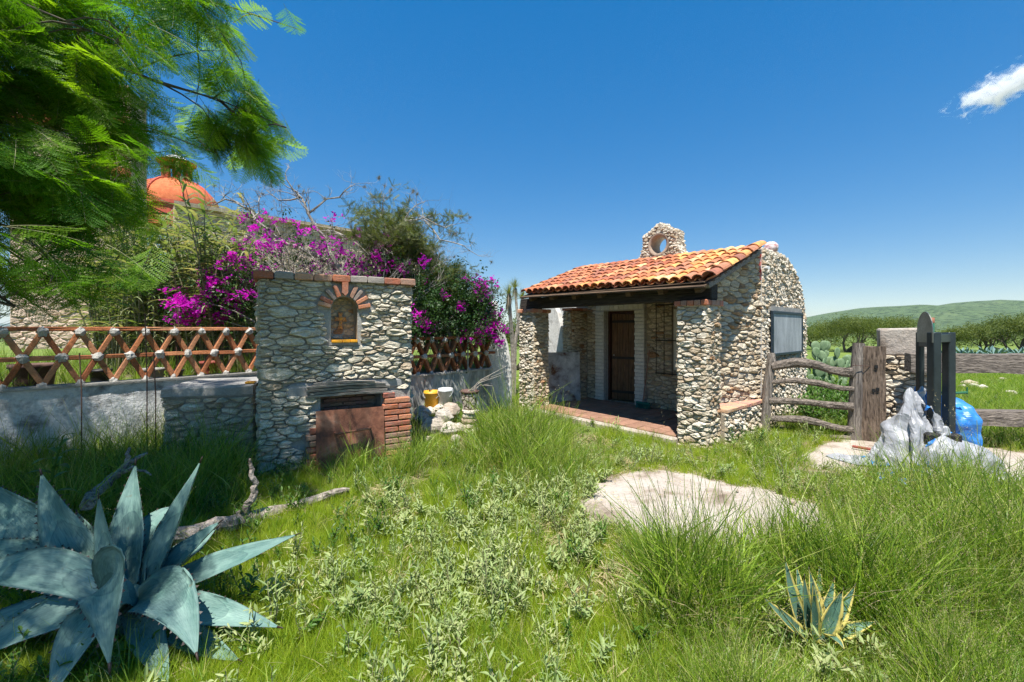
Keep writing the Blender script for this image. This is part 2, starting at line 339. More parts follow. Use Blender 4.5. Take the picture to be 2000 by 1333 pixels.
def mat_tarp():                                     # woven sheet: silver outside, blue inside
    m, nt, n, l = newmat('tarp_sheet'); vec = coords(n, l, True)
    a = noise_t(n, l, vec, 6, 7, 0.6, 0.4); b = noise_t(n, l, vec, 34, 5, 0.65)
    r1 = ramp(n, [(0.32, (0.25, 0.255, 0.27)), (0.66, (0.40, 0.405, 0.42))]); l.new(a, r1.inputs[0])
    r2 = ramp(n, [(0.32, (0.015, 0.12, 0.42)), (0.66, (0.05, 0.27, 0.62))]); l.new(a, r2.inputs[0])
    g = n.new('ShaderNodeNewGeometry')
    c = mixc(n, l, g.outputs['Backfacing'], r1.outputs[0], r2.outputs[0])
    return finish(m, n, l, c, 0.42, math_(n, l, 'ADD', a, math_(n, l, 'MULTIPLY', b, 0.5)), 0.35, 0.01, 0.0, 0.5)
M['tarp_sheet'] = mat_tarp()

# ------------------------------------------------------------------ rubble masonry
def clip_half(poly, nx, ny, c):                    # keep nx*x+ny*y <= c
    out = []
    for i in range(len(poly)):
        p, q = poly[i], poly[(i+1) % len(poly)]
        dp, dq = nx*p[0]+ny*p[1]-c, nx*q[0]+ny*q[1]-c
        if dp <= 0: out.append(p)
        if (dp < 0) != (dq < 0) and abs(dp-dq) > 1e-12:
            t = dp/(dp-dq); out.append((p[0]+(q[0]-p[0])*t, p[1]+(q[1]-p[1])*t))
    return out
def rubble(w, h, smin, smax, asp=1.9, seed=1, inside=None, small=0.35, s0=0.0, t0=0.0):
    """irregular stone outlines (power diagram of a dart-thrown point set) filling w x h"""
    R = np.random.default_rng(seed)
    pts = np.zeros((0, 2)); rad = np.zeros(0)
    W_, H_ = w/asp, h
    area = W_*H_; miss = 0
    rr = smax
    lim = int(60+25*area/(smin*smin*2))
    tries = 0; tmax = min(14000, lim*12)
    while tries < tmax:
        tries += 1
        f = 1-tries/tmax
        r = smin+(smax-smin)*(R.random()**(1.6))*max(0.15, f) if R.random() > small*(1-f) else smin
        p = R.random(2)*(W_, H_)
        if len(rad):
            d = np.hypot(pts[:, 0]-p[0], pts[:, 1]-p[1])
            if (d < 0.5*(rad+r)*0.98).any(): continue
        pts = np.vstack([pts, p]); rad = np.append(rad, r)
    out = []
    k = min(len(rad)-1, 22)
    for i in range(len(rad)):
        poly = [(0, 0), (W_, 0), (W_, H_), (0, H_)]
        d = np.hypot(pts[:, 0]-pts[i, 0], pts[:, 1]-pts[i, 1]); order = np.argsort(d)[1:k+1]
        for j in order:
            dx, dy = pts[j]-pts[i]
            wi, wj = (0.5*rad[i])**2, (0.5*rad[j])**2
            c = (pts[j] @ pts[j]-wj-pts[i] @ pts[i]+wi)/2
            poly = clip_half(poly, dx, dy, c)
            if len(poly) < 3: break
        if len(poly) < 3: continue
        poly = [(x*asp+s0, y+t0) for x, y in poly]
        cx = sum(p[0] for p in poly)/len(poly); cy = sum(p[1] for p in poly)/len(poly)
        if inside and not inside(cx, cy): continue
        if inside:
            q = []
            for p in poly:
                if inside(*p): q.append(p); continue
                lo, hi = 0.0, 1.0
                for _ in range(6):
                    mid = (lo+hi)/2
                    if inside(cx+(p[0]-cx)*mid, cy+(p[1]-cy)*mid): lo = mid
                    else: hi = mid
                q.append((cx+(p[0]-cx)*lo, cy+(p[1]-cy)*lo))
            poly = q
        a = 0.5*abs(sum(poly[i][0]*poly[(i+1) % len(poly)][1]-poly[(i+1) % len(poly)][0]*poly[i][1] for i in range(len(poly))))
        if a < smin*smin*0.12: continue
        out.append((a, cx, cy, poly))
    return out
def stone_geo(st, fn, gap, hgt, R):
    a, cx, cy, poly = st
    # drop very short edges, break the corners
    P = [p for i, p in enumerate(poly) if math.dist(p, poly[i-1]) > 0.008] or poly
    Q = []
    if len(P) <= 7:
        for i in range(len(P)):
            p, q = P[i], P[(i+1) % len(P)]; k = R.uniform(0.12, 0.28)
            Q += [(p[0]*(1-k)+q[0]*k, p[1]*(1-k)+q[1]*k), (p[0]*k+q[0]*(1-k), p[1]*k+q[1]*(1-k))]
    else: Q = P
    n = len(Q); size = math.sqrt(a); sd_ = R.uniform(0, 50)
    ring = []
    for p in Q:
        dx, dy = p[0]-cx, p[1]-cy; L = math.hypot(dx, dy) or 1e-6
        k = max(0.35, 1-gap*R.uniform(0.3, 1.9)/L)*R.uniform(0.90, 1.04)
        ring.append((cx+dx*k, cy+dy*k))
    hh = hgt*R.uniform(0.55, 1.45)*min(1.0, 0.45+size*4.5)
    tx, ty = R.uniform(-0.5, 0.5)*hh, R.uniform(-0.9, 0.15)*hh
    def dep(x, y, base, j):
        f = mnoise.noise(V((x*9+sd_, y*38, sd_)))*0.75+mnoise.noise(V((x*26, y*26+sd_, 1.0)))*0.35
        return base+(tx*(x-cx)/size+ty*(y-cy)/size)*0.8+f*j*2.1+R.uniform(-j, j)*0.5
    ox, oy = R.uniform(-0.12, 0.12)*size, R.uniform(-0.12, 0.12)*size
    vs = [fn(x, y, -0.03) for x, y in ring]
    vs += [fn(x, y, max(0.002, dep(x, y, hh*0.42, hh*0.30))) for x, y in ring]
    for k2, kb in ((R.uniform(0.74, 0.88), 0.92), (R.uniform(0.36, 0.52), 1.05)):
        for x, y in ring:
            q = k2*R.uniform(0.88, 1.1); X, Y = cx+ox*(1-k2)*2+(x-cx)*q, cy+oy*(1-k2)*2+(y-cy)*q
            vs.append(fn(X, Y, max(0.004, dep(X, Y, hh*kb, hh*0.34))))
    vs.append(fn(cx+ox*1.5, cy+oy*1.5, hh*R.uniform(0.85, 1.3)))
    fs = []
    for i in range(n):
        j = (i+1) % n
        for r in range(3): fs.append((r*n+i, r*n+j, (r+1)*n+j, (r+1)*n+i))
        fs.append((3*n+i, 3*n+j, 4*n))
    return vs, fs
STONES = []                                         # (area seen, parent, name, verts, faces, material)
def lay_stones(parent, sts, fn, mat, gap=0.008, hgt=0.035, seed=3, seen=1.0, flip=False, pool=None):
    R = random.Random(seed)
    for st in sts:
        vs, fs = stone_geo(st, fn, gap, hgt, R)
        if flip: fs = [tuple(reversed(f)) for f in fs]
        (pool if pool is not None else STONES).append((st[0]*seen, parent, vs, fs, mat))
def commit_stones(pool, keep=300):
    pool.sort(key=lambda s: -s[0])
    rest = {}
    for i, (a, parent, vs, fs, mat) in enumerate(pool):
        if i < keep and a > 0:
            MB().add(vs, fs).build('stone', mat, parent)
        else:
            rest.setdefault((parent.name, mat.name), (parent, mat, MB()))[2].add(vs, fs)
    for parent, mat, mb in rest.values():
        tag(mb.build('small_stones', mat, parent), kind='stuff')
    pool.clear()

def brick_mesh(L, Wd, H, seed=0, jit=0.004):
    """worn brick: box with cut corners, centred"""
    R = random.Random(seed); b = 0.10*min(L, Wd, H)+0.002
    vs, fs = [], []
    x, y, z = L/2, Wd/2, H/2
    rings = [(-z, b), (-z+b, 0), (z-b, 0), (z, b)]
    for zz, ins in rings:
        for sx, sy in ((-1, -1), (1, -1), (1, 1), (-1, 1)):
            vs.append((sx*(x-ins)+R.uniform(-jit, jit), sy*(y-ins)+R.uniform(-jit, jit), zz+R.uniform(-jit, jit)*0.6))
    for k in range(3):
        for j in range(4): fs.append((k*4+j, k*4+(j+1) % 4, (k+1)*4+(j+1) % 4, (k+1)*4+j))
    fs += [(3, 2, 1, 0), (12, 13, 14, 15)]
    return vs, fs
_bc = {}
def brick(parent, c, size, R3=None, mat=None, col=(0.5, 0.2, 0.1), name='brick'):
    key = (round(size[0], 2), round(size[1], 2), round(size[2], 2), random.randrange(4), (mat or M['brick']).name)
    if key not in _bc:
        vs, fs = brick_mesh(size[0], size[1], size[2], hash(key[:4]) % 999); mb = MB(); mb.add(vs, fs)
        _bc[key] = mb.mesh('brick', mat or M['brick'])
    o = link(name, _bc[key], parent)
    mt = Matrix.Translation(V(c))
    if R3 is not None: mt = mt @ R3.to_4x4()
    o.matrix_local = mt
    o.color = (*col, 1)
    return o
def brick_col(kind=0):
    r = random.random()
    base = [(0.50, 0.17, 0.085), (0.58, 0.235, 0.125), (0.42, 0.14, 0.08), (0.55, 0.30, 0.19), (0.40, 0.22, 0.15)][int(r*5) % 5]
    k = random.uniform(0.85, 1.12)
    return tuple(min(1, c*k) for c in base)

# ------------------------------------------------------------------ scattering (for what nobody could count)
def source(name, mb, mats, smooth=False):
    return bpy.data.objects.new(name, mb.mesh(name, mats, smooth))      # not linked: only its mesh is used
def scatter(name, pts, rots, scls, idxs, sources, parent=None):
    me = bpy.data.meshes.new(name)
    k = len(pts); me.vertices.add(k)
    me.vertices.foreach_set('co', np.asarray(pts, dtype=np.float32).ravel())
    a = me.attributes.new('rot', 'FLOAT_VECTOR', 'POINT'); a.data.foreach_set('vector', np.asarray(rots, dtype=np.float32).ravel())
    a = me.attributes.new('scl', 'FLOAT', 'POINT'); a.data.foreach_set('value', np.asarray(scls, dtype=np.float32))
    a = me.attributes.new('idx', 'INT', 'POINT'); a.data.foreach_set('value', np.asarray(idxs, dtype=np.int32))
    me.update()
    o = link(name, me, parent)
    ng = bpy.data.node_groups.new(name, 'GeometryNodeTree')
    ng.interface.new_socket('Geometry', in_out='INPUT', socket_type='NodeSocketGeometry')
    ng.interface.new_socket('Geometry', in_out='OUTPUT', socket_type='NodeSocketGeometry')
    n, l = ng.nodes, ng.links
    gi, go = n.new('NodeGroupInput'), n.new('NodeGroupOutput')
    gti = n.new('GeometryNodeGeometryToInstance')
    for s in reversed(sources):
        oi = n.new('GeometryNodeObjectInfo'); oi.inputs['Object'].default_value = s; oi.transform_space = 'ORIGINAL'
        l.new(oi.outputs['Geometry'], gti.inputs[0])
    iop = n.new('GeometryNodeInstanceOnPoints'); iop.inputs['Pick Instance'].default_value = True
    def attr(nm, dt):
        x = n.new('GeometryNodeInputNamedAttribute'); x.data_type = dt; x.inputs['Name'].default_value = nm; return x.outputs[0]
    l.new(gi.outputs[0], iop.inputs['Points']); l.new(gti.outputs[0], iop.inputs['Instance'])
    l.new(attr('idx', 'INT'), iop.inputs['Instance Index'])
    e2r = n.new('FunctionNodeEulerToRotation'); l.new(attr('rot', 'FLOAT_VECTOR'), e2r.inputs[0])
    l.new(e2r.outputs[0], iop.inputs['Rotation']); l.new(attr('scl', 'FLOAT'), iop.inputs['Scale'])
    l.new(iop.outputs[0], go.inputs[0])
    md = o.modifiers.new('scatter', 'NODES'); md.node_group = ng
    return o

def strip(mb, path, widths, side, mi=0):            # ribbon along a path
    k = len(path); vs = []
    for i in range(k):
        s = side*(widths[i]/2)
        vs += [path[i]-s, path[i]+s]
    mb.add(vs, [(2*i, 2*i+1, 2*i+3, 2*i+2) for i in range(k-1)], mi)
def blade(mb, base, az, h, lean, w, seg=3, mi=0, curl=1.0, tw=None):
    d = V((math.cos(az), math.sin(az), 0)); ta = az+PI/2 if tw is None else tw
    side = V((math.cos(ta), math.sin(ta), 0))
    path, ws = [], []
    for i in range(seg+1):
        t = i/seg
        path.append(V(base)+d*(lean*t**(1.0+curl))+V((0, 0, h*(t-0.28*curl*(lean/max(h, 0.01))*t*t*0.6))))
        ws.append(w*(1-t)**0.7 if i < seg else w*0.08)
    strip(mb, path, ws, side, mi)
def leafcard(mb, base, d, up, L, w, mi=0, fold=0.25, seg=3, droop=0.0):
    """a folded, pointed leaf"""
    d = d.normalized(); sd = d.cross(up)
    if sd.length < 1e-3: sd = d.cross(V((1, 0, 0)))
    sd.normalize(); nn = sd.cross(d)
    vs = []; 
    for i in range(seg+1):
        t = i/seg; c = base+d*(L*t)-V((0, 0, droop*t*t))
        ww = w*0.5*math.sin(PI*min(1, 0.12+t*0.88))**0.8 if i < seg else 0.001
        vs += [c-sd*ww+nn*ww*fold, c, c+sd*ww+nn*ww*fold]
    fs = []
    for i in range(seg):
        a = 3*i; fs += [(a, a+1, a+4, a+3), (a+1, a+2, a+5, a+4)]
    mb.add(vs, fs, mi)

# ------------------------------------------------------------------ branching wood
def grow(mb, start, d, L, r, depth, tips, R, bend=0.35, split=(2, 3), shrink=0.68, up=0.05, n=5, mi=0, seg=4, spread=0.75, rk=(0.6, 0.85)):
    path = [V(start)]; rad = [r]; d = V(d).normalized()
    for i in range(seg):
        d = (d+V((R.uniform(-1, 1), R.uniform(-1, 1), R.uniform(-1, 1)))*bend*0.5+V((0, 0, up))).normalized()
        path.append(path[-1]+d*(L/seg)); rad.append(r*(1-0.45*(i+1)/seg))
    mb.tube(path, rad, n if depth > 1 else max(3, n-2), mi, 0.12, depth > 2)
    if depth <= 0 or r < 0.0015:
        tips.append((path[-1], d, path)); return
    if depth <= 2: tips.append((path[2], d, path))
    for k in range(R.randint(*split)):
        i = R.randint(max(1, seg-2), seg) if k else seg
        nd = (d+V((R.uniform(-1, 1), R.uniform(-1, 1), R.uniform(-0.8, 1)))*spread).normalized()
        grow(mb, path[i], nd, L*shrink*R.uniform(0.75, 1.2), rad[i]*R.uniform(*rk), depth-1, tips, R, bend, split, shrink, up, n, mi, seg, spread, rk)

# ================================================================== GROUND
def sm(a, b, x):
    t = min(1, max(0, (x-a)/(b-a))); return t*t*(3-2*t)
def gz(x, y):
    z = -0.03+0.028*(mnoise.noise(V((x*0.7, y*0.7, 3.1))))+0.012*mnoise.noise(V((x*2.3, y*2.3, 8.0)))
    # planting bed in front of the low wall, beside the shrine
    dx, dy = (x+1.0)/0.75, (y-6.75)/0.75
    z += 0.24*math.exp(-(dx*dx+dy*dy)**2)
    # the shaded strip below the lattice wall climbs a little
    z += 0.05*sm(-3.0, -5.0, x)*sm(2.6, 4.2, y)
    far = max(abs(x), abs(y))
    if far > 14: z += 0.06*min(far-14, 30)/10*mnoise.noise(V((x*0.05, y*0.05, 1.0)))
    return min(z, 0.5)
def axis(lo, hi):
    s = list(np.arange(-8, 16.01, 0.25)); x = 16.0; st = 0.4
    while x < hi: x += st; st *= 1.22; s.append(x)
    x = -8.0; st = 0.4
    while x > lo: x -= st; st *= 1.22; s.insert(0, x)
    return s
gx, gy = axis(-9000, 9000), axis(-9000, 9000)
gmb = MB()
gv = [(x, y, gz(x, y)) for y in gy for x in gx]; nx_ = len(gx)
gmb.add(gv, [(j*nx_+i, j*nx_+i+1, (j+1)*nx_+i+1, (j+1)*nx_+i) for j in range(len(gy)-1) for i in range(nx_-1)])
def mat_ground():
    m, nt, n, l = newmat('ground')
    vec = coords(n, l, False)
    a = noise_t(n, l, vec, 1.1, 8, 0.65, 0.4); b = noise_t(n, l, vec, 30, 6, 0.7); c2 = noise_t(n, l, vec, 0.02, 6, 0.6)
    soil = ramp(n, [(0.3, (0.075, 0.058, 0.036)), (0.7, (0.21, 0.165, 0.11))]); l.new(b, soil.inputs[0])
    grs = ramp(n, [(0.3, (0.085, 0.13, 0.022)), (0.6, (0.145, 0.20, 0.035)), (0.8, (0.20, 0.22, 0.06))]); l.new(b, grs.inputs[0])
    f = ramp(n, [(0.42, (0, 0, 0)), (0.56, (1, 1, 1))]); l.new(a, f.inputs[0])
    c = mixc(n, l, f.outputs[0], grs.outputs[0], soil.outputs[0])
    sep = n.new('ShaderNodeSeparateXYZ'); l.new(vec, sep.inputs[0])
    mr = n.new('ShaderNodeMapRange'); mr.inputs[1].default_value = 7; mr.inputs[2].default_value = 11; l.new(sep.outputs[1], mr.inputs[0])
    fg = ramp(n, [(0.3, (0.11, 0.17, 0.028)), (0.55, (0.17, 0.235, 0.04)), (0.75, (0.23, 0.25, 0.08))]); l.new(a, fg.inputs[0])
    far = ramp(n, [(0.35, (0.06, 0.105, 0.03)), (0.6, (0.13, 0.175, 0.05))]); l.new(c2, far.inputs[0])
    mr2 = n.new('ShaderNodeMapRange'); mr2.inputs[1].default_value = 30; mr2.inputs[2].default_value = 120; l.new(sep.outputs[1], mr2.inputs[0])
    fg2 = mixc(n, l, mr2.outputs[0], fg.outputs[0], far.outputs[0])
    c = mixc(n, l, mr.outputs[0], c, fg2)
    return finish(m, n, l, c, 0.95, math_(n, l, 'ADD', a, b), 0.8, 0.03)
M['ground'] = mat_ground()
tag(gmb.build('ground', M['ground'], smooth=True), kind='structure')

M['earth'] = mat_rough('earth', [(0.3, (0.14, 0.095, 0.06)), (0.5, (0.30, 0.225, 0.155)), (0.7, (0.42, 0.34, 0.255))], 7, 70, 1.0, 0.03, shuffle=False)
# weathered concrete patches in the grass
def slab(name, pixels, z=0.002, seed=1):
    R = random.Random(seed)
    P = [GR(x, y, z) for x, y in pixels]
    Q = []
    for i in range(len(P)):
        p, q = P[i], P[(i+1) % len(P)]
        for t in np.linspace(0, 1, 9)[:-1]:
            w = p.lerp(q, t); nz = V((mnoise.noise(V((w.x*2.2, w.y*2.2, seed)))*0.22, mnoise.noise(V((w.x*2.2, w.y*2.2, seed+9)))*0.22, 0)); Q.append(w+nz+V((R.uniform(-0.03, 0.03), R.uniform(-0.03, 0.03), 0)))
    c = sum(Q, V())/len(Q); n = len(Q)
    vs = [c]; fs = []
    rings = (0.33, 0.66, 0.92, 1.0, 1.05)
    for ri, k in enumerate(rings):
        for q in Q:
            p = c+(q-c)*k; zz = z+0.003*mnoise.noise(V((p.x*2, p.y*2, 0))) if ri < 3 else (z-0.012 if ri == 3 else -0.09)
            vs.append(V((p.x, p.y, zz)))
    fs += [(0, 1+i, 1+(i+1) % n) for i in range(n)]
    for r in range(len(rings)-1):
        o = 1+r*n
        fs += [(o+i, o+n+i, o+n+(i+1) % n, o+(i+1) % n) for i in range(n)]
    o = MB().add(vs, fs).build(name, M['slab'])
    tag(o, kind='structure')
    D_ = []
    for q in Q:                                     # worn earth round the edge
        k = 1.10+0.10*mnoise.noise(V((q.x*3, q.y*3, 7))); D_.append(V((c.x+(q.x-c.x)*k, c.y+(q.y-c.y)*k, -0.008+0.004*mnoise.noise(V((q.x*4, q.y*4, 2))))))
    tag(MB().add([V((c.x, c.y, -0.008))]+D_+[p+V((0, 0, -0.05)) for p in D_], [(0, 1+i, 1+(i+1) % n) for i in range(n)]+[(1+i, 1+n+i, 1+n+(i+1) % n, 1+(i+1) % n) for i in range(n)]).build('dirt_patch', M['earth']), kind='structure')
    return [(c.x+(p.x-c.x)*0.95, c.y+(p.y-c.y)*0.95) for p in Q]
SLAB1 = slab('concrete_pavement', [(1128, 985), (1150, 945), (1225, 916), (1350, 925), (1470, 950), (1590, 985), (1650, 1035), (1600, 1085), (1420, 1075), (1220, 1050), (1140, 1022)], seed=3)
SLAB2 = slab('concrete_pavement', [(1560, 890), (1600, 862), (1690, 852), (1830, 862), (2000, 885), (2350, 930), (2300, 990), (2000, 962), (1850, 955), (1700, 925), (1590, 912)], seed=5)
def in_poly(x, y, P):
    c = False; j = len(P)-1
    for i in range(len(P)):
        if (P[i][1] > y) != (P[j][1] > y) and x < (P[j][0]-P[i][0])*(y-P[i][1])/(P[j][1]-P[i][1]+1e-12)+P[i][0]: c = not c
        j = i
    return c

# ---- hills on the skyline (ridge heights read off the photograph at 900 m)
def ridge(name, prof, dist, base_depth, mat, seed, rough=1.0):
    xs = np.array([p[0] for p in prof], float); ys = np.array([p[1] for p in prof], float)
    X = np.linspace(xs[0], xs[-1], 150); H_ = np.interp(X, xs, ys)
    H_ = np.convolve(np.pad(H_, 3, mode='edge'), np.hanning(7)/np.hanning(7).sum(), 'valid')
    mb = MB(); rows = 26; vs = []
    for r in range(rows):
        t = r/(rows-1)                              # 0 at the foot nearest us, 1 on the ridge, then down behind
        for x, h in zip(X, H_):
            if t <= 0.75: d = dist-base_depth*(1-t/0.75); k = math.sin(t/0.75*PI/2)**1.25
            else: d = dist+base_depth*(t-0.75)/0.25*0.8; k = max(0.0, 1-((t-0.75)/0.25)**1.4)
            zt = (HZ-h)/F*dist+CZ
            px = (x-1000)/F*dist*(0.9+0.1*d/dist)
            nn = mnoise.noise(V((px*0.006, d*0.006, seed)))*0.16+mnoise.noise(V((px*0.02, d*0.02, seed)))*0.05
            z = zt*k*(1+nn*rough*(1-abs(t-0.75)*0.6 if abs(t-0.75) > 0.08 else 0.15))-1.0
            vs.append((px, d, z))
    n = len(X)
    mb.add(vs, [(j*n+i, j*n+i+1, (j+1)*n+i+1, (j+1)*n+i) for j in range(rows-1) for i in range(n-1)])
    return tag(mb.build(name, mat, smooth=True), kind='structure')
def mat_hill(name, cols, sc):
    m, nt, n, l = newmat(name); vec = coords(n, l, False)
    a = noise_t(n, l, vec, 0.012*sc, 9, 0.7, 0.3); b = noise_t(n, l, vec, 0.11*sc, 8, 0.75)
    r = ramp(n, [(0.3, cols[0]), (0.55, cols[1]), (0.72, cols[2])]); l.new(a, r.inputs[0])
    rb = ramp(n, [(0.42, (0.22, 0.32, 0.24)), (0.50, (1, 1, 1)), (0.66, (1.3, 1.25, 1.1)), (0.74, (2.1, 1.95, 1.7))]); l.new(b, rb.inputs[0])
    return finish(m, n, l, mixc(n, l, 0.9, r.outputs[0], rb.outputs[0], 'MULTIPLY'), 0.95, b, 1.0, 6)
M['hill'] = mat_hill('hill', [(0.075, 0.125, 0.055), (0.11, 0.17, 0.07), (0.16, 0.205, 0.095)], 1.0)
ridge('hill', [(1250, 652), (1400, 650), (1500, 645), (1575, 626), (1640, 609), (1690, 599), (1720, 599), (1790, 606), (1830, 601), (1868, 590), (1895, 588), (1940, 594), (2000, 604), (2080, 608), (2200, 597), (2400, 590), (2700, 612), (3000, 640)], 950, 520, M['hill'], 2.0)
M['hill_far'] = mat_hill('hill_far', [(0.06, 0.10, 0.07), (0.08, 0.12, 0.08), (0.11, 0.14, 0.09)], 0.15)
ridge('hill', [(-600, 640), (-200, 628), (100, 634), (500, 630), (900, 636), (1200, 630), (1450, 624), (1560, 618), (1620, 624), (1800, 634), (2100, 628), (2400, 620), (2800, 632)], 4500, 1200, M['hill_far'], 5.0, 0.5)

# ================================================================== STONE COTTAGE
UA = math.atan2(-0.76, 0.65)
house = thing('stone_cottage', 'small rubble stone cottage with red clay tile porch roof and bell gable', 'cottage', (2.63, 5.72, 0), UA)
HB = []                                             # stones waiting to be laid
def HW(a, b, z=0.0):                                # cottage coordinates -> world
    return V((2.63, 5.72, 0))+V((math.cos(UA), math.sin(UA), 0))*a+V((-math.sin(UA), math.cos(UA), 0))*b+V((0, 0, z))
def part(name, mb, mat, parent=house, smooth=False): return mb.build(name, mat, parent, smooth)
EAVE_Z, SL = 2.245, 0.365                           # eave height and roof slope (rise per metre)
def roof_z(b, a=0.0): return EAVE_Z+SL*(b+0.10)+(-a)*0.016

# ---- porch floor
mb = MB(); mb.box((-1.93, 0.90, -0.03), (3.12, 1.80, 0.14)); fl = part('porch_floor', mb, M['mortar_house'])
mb = MB(); x = -3.46
curb = MB(); curb.box((-1.90, -0.075, -0.02), (3.02, 0.13, 0.155)); bevel(part('kerb', curb, M['slab'], fl), 0.02)
tm = []
for k in range(4):
    vs, fs = brick_mesh(0.205, 0.205, 0.03, 50+k, 0.002); t_ = MB(); t_.add(vs, fs); tm.append(t_.mesh('floor_tile', M['floor_tile']))
for i in range(14):
    for j in range(8):
        a_, b_ = -3.38+0.218*i, 0.115+0.218*j
        if a_ > -0.42 and b_ < 0.5: continue
        o = link('floor_tile', random.choice(tm), fl); o.location = (a_, b_, 0.05+random.uniform(-0.003, 0.003))
        o.rotation_euler = (0, 0, random.uniform(-0.015, 0.015)+random.choice((0, PI/2, PI)))
        k = random.uniform(0.8, 1.1); o.color = (0.36*k, 0.20*k, 0.135*k, 1)

# ---- porch columns
def column(a0, a1, label):
    mb = MB(); w = a1-a0
    mb.box(((a0+a1)/2, w/2, 0.93), (w-0.01, w-0.01, 2.06))
    c = part('porch_column', mb, M['mortar_house'])
    sd = int(abs(a0)*100)
    faces = [(lambda s, t, d: V((a0+s, -d, t)), 1.0), (lambda s, t, d: V((a1+d, s, t)), 1.0),
             (lambda s, t, d: V((a0-d, w-s, t)), 0), (lambda s, t, d: V((a1-s, w+d, t)), 0)]
    for k, (fn, seen) in enumerate(faces):
        lay_stones(c, rubble(w+0.02, 2.0, 0.042, 0.092, 2.3, sd+k, None, 0.5, -0.01, -0.06), fn, M['stone_pale'] if k == 0 else M['stone_house'], 0.004, 0.032, sd+k, seen, False, HB)
    # brick cap
    z = 1.96
    for (p, q, dr) in (((a0-0.04, -0.045), (a1+0.04, -0.045), 0), ((a1+0.045, 0.08), (a1+0.045, w+0.04), 1), ((a0-0.045, 0.08), (a0-0.045, w+0.04), 1), ((a0+0.08, w+0.045), (a1-0.08, w+0.045), 0)):
        L = math.dist(p, q); n = max(2, round(L/0.105))
        for i in range(n):
            t = (i+0.5)/n; cx, cy = p[0]+(q[0]-p[0])*t, p[1]+(q[1]-p[1])*t
            off = 0.06
            c2 = (cx, cy+(off if dr == 0 and p[1] < 0.1 else (-off if dr == 0 else 0)), z) if dr == 0 else (cx-(off if p[0] > (a0+a1)/2 else -off), cy, z)
            size = (L/n-0.012, 0.125, 0.078) if dr == 0 else (0.125, L/n-0.012, 0.078)
            cc = brick_col(); brick(c, c2, size, None, M['brick'], tuple(min(1, v*1.12) for v in cc))
    m2 = MB(); m2.box(((a0+a1)/2, w/2, 1.957), (w-0.02, w-0.02, 0.066)); part('cap_bed', m2, M['mortar_grey'], c)
    return c
column(-0.40, 0.0, 'r'); column(-3.79, -3.39, 'l')

# ---- beam, rafters, boards
mb = MB(); mb.box((-1.93, 0.19, 2.112), (3.92, 0.20, 0.215)); o = bevel(part('beam', mb, M['beam']), 0.012)
SLA = math.atan(SL)
for i in range(7):
    a_ = -3.42+i*0.555
    mb = MB()
    p, q = V((a_, -0.06, roof_z(-0.06, a_)-0.125)), V((a_, 1.78, roof_z(1.78, a_)-0.125))
    mb.bar(p, q, 0.085, 0.10); part('rafter', mb, M['rafter'])
for i in range(10):
    b0 = -0.10+0.185*i
    mb = MB(); p = V((-3.60, b0, roof_z(b0, -3.6)-0.062)); q = V((0.05, b0, roof_z(b0, 0.05)-0.062))
    mb.bar(p, q, 0.165, 0.022, V((0, -math.sin(SLA), math.cos(SLA)))); part('roof_board', mb, M['rafter'])
# fascia log beside the right verge
mb = MB(); mb.bar((0.02, -0.02, roof_z(-0.02)-0.09), (0.02, 1.85, roof_z(1.85)-0.09), 0.06, 0.075); part('verge_board', mb, M['grey_wood'])

# ---- clay roof tiles
def barrel(L, r0, r1, th, up=True, seg=8, seed=0):
    R = random.Random(seed); mb = MB(); vs = []
    for y, r in ((0, r0), (L, r1)):
        for rr in (r, r-th):
            for j in range(seg+1):
                a = PI*(0.06+0.88*j/seg); z = rr*math.sin(a)*0.82
                vs.append((rr*math.cos(a)+R.uniform(-0.002, 0.002), y+R.uniform(-0.003, 0.003), z if up else -z))
    s = seg+1; fs = []
    for j in range(seg):
        fs += [(j, j+1, 2*s+j+1, 2*s+j), (s+j, 3*s+j, 3*s+j+1, s+j+1), (j, s+j, s+j+1, j+1), (2*s+j, 2*s+j+1, 3*s+j+1, 3*s+j)]
    fs += [(0, 2*s, 3*s, s), (seg, s+seg, 3*s+seg, 2*s+seg)]
    if not up: fs = [tuple(reversed(f)) for f in fs]
    return mb.add(vs, fs).mesh('cover_tile' if up else 'pan_tile', M['tile'], False)
cov = [barrel(0.37, 0.083, 0.068, 0.013, True, 8, k) for k in range(4)]
pan = [barrel(0.37, 0.070, 0.082, 0.013, False, 6, 10+k) for k in range(3)]
roof = MB(); roof.bar((-1.78, -0.12, roof_z(-0.12, -1.78)-0.045), (-1.78, 1.72, roof_z(1.72, -1.78)-0.045), 3.62, 0.012)
roof = part('roof', roof, M['rafter'])
def tile_col(a, bright=0.0):
    pal = [(0.50, 0.165, 0.07), (0.56, 0.21, 0.095), (0.44, 0.135, 0.065), (0.64, 0.30, 0.14), (0.40, 0.155, 0.095)]
    sunlit_pal = [(0.82, 0.42, 0.14), (0.78, 0.34, 0.11), (0.68, 0.26, 0.10), (0.84, 0.50, 0.24), (0.58, 0.24, 0.13)]
    t = sm(-2.6, -0.4, a)*0.8  # sunlight put into the tile colour: bright oranges likelier towards the right end
    c = random.choice(sunlit_pal if random.random() < t+bright else pal); k = random.uniform(0.85, 1.12)
    return tuple(min(1, v*k) for v in c)+(1,)
NC, PIT = 23, 0.158
ROWS, EXPO = 7, 0.275
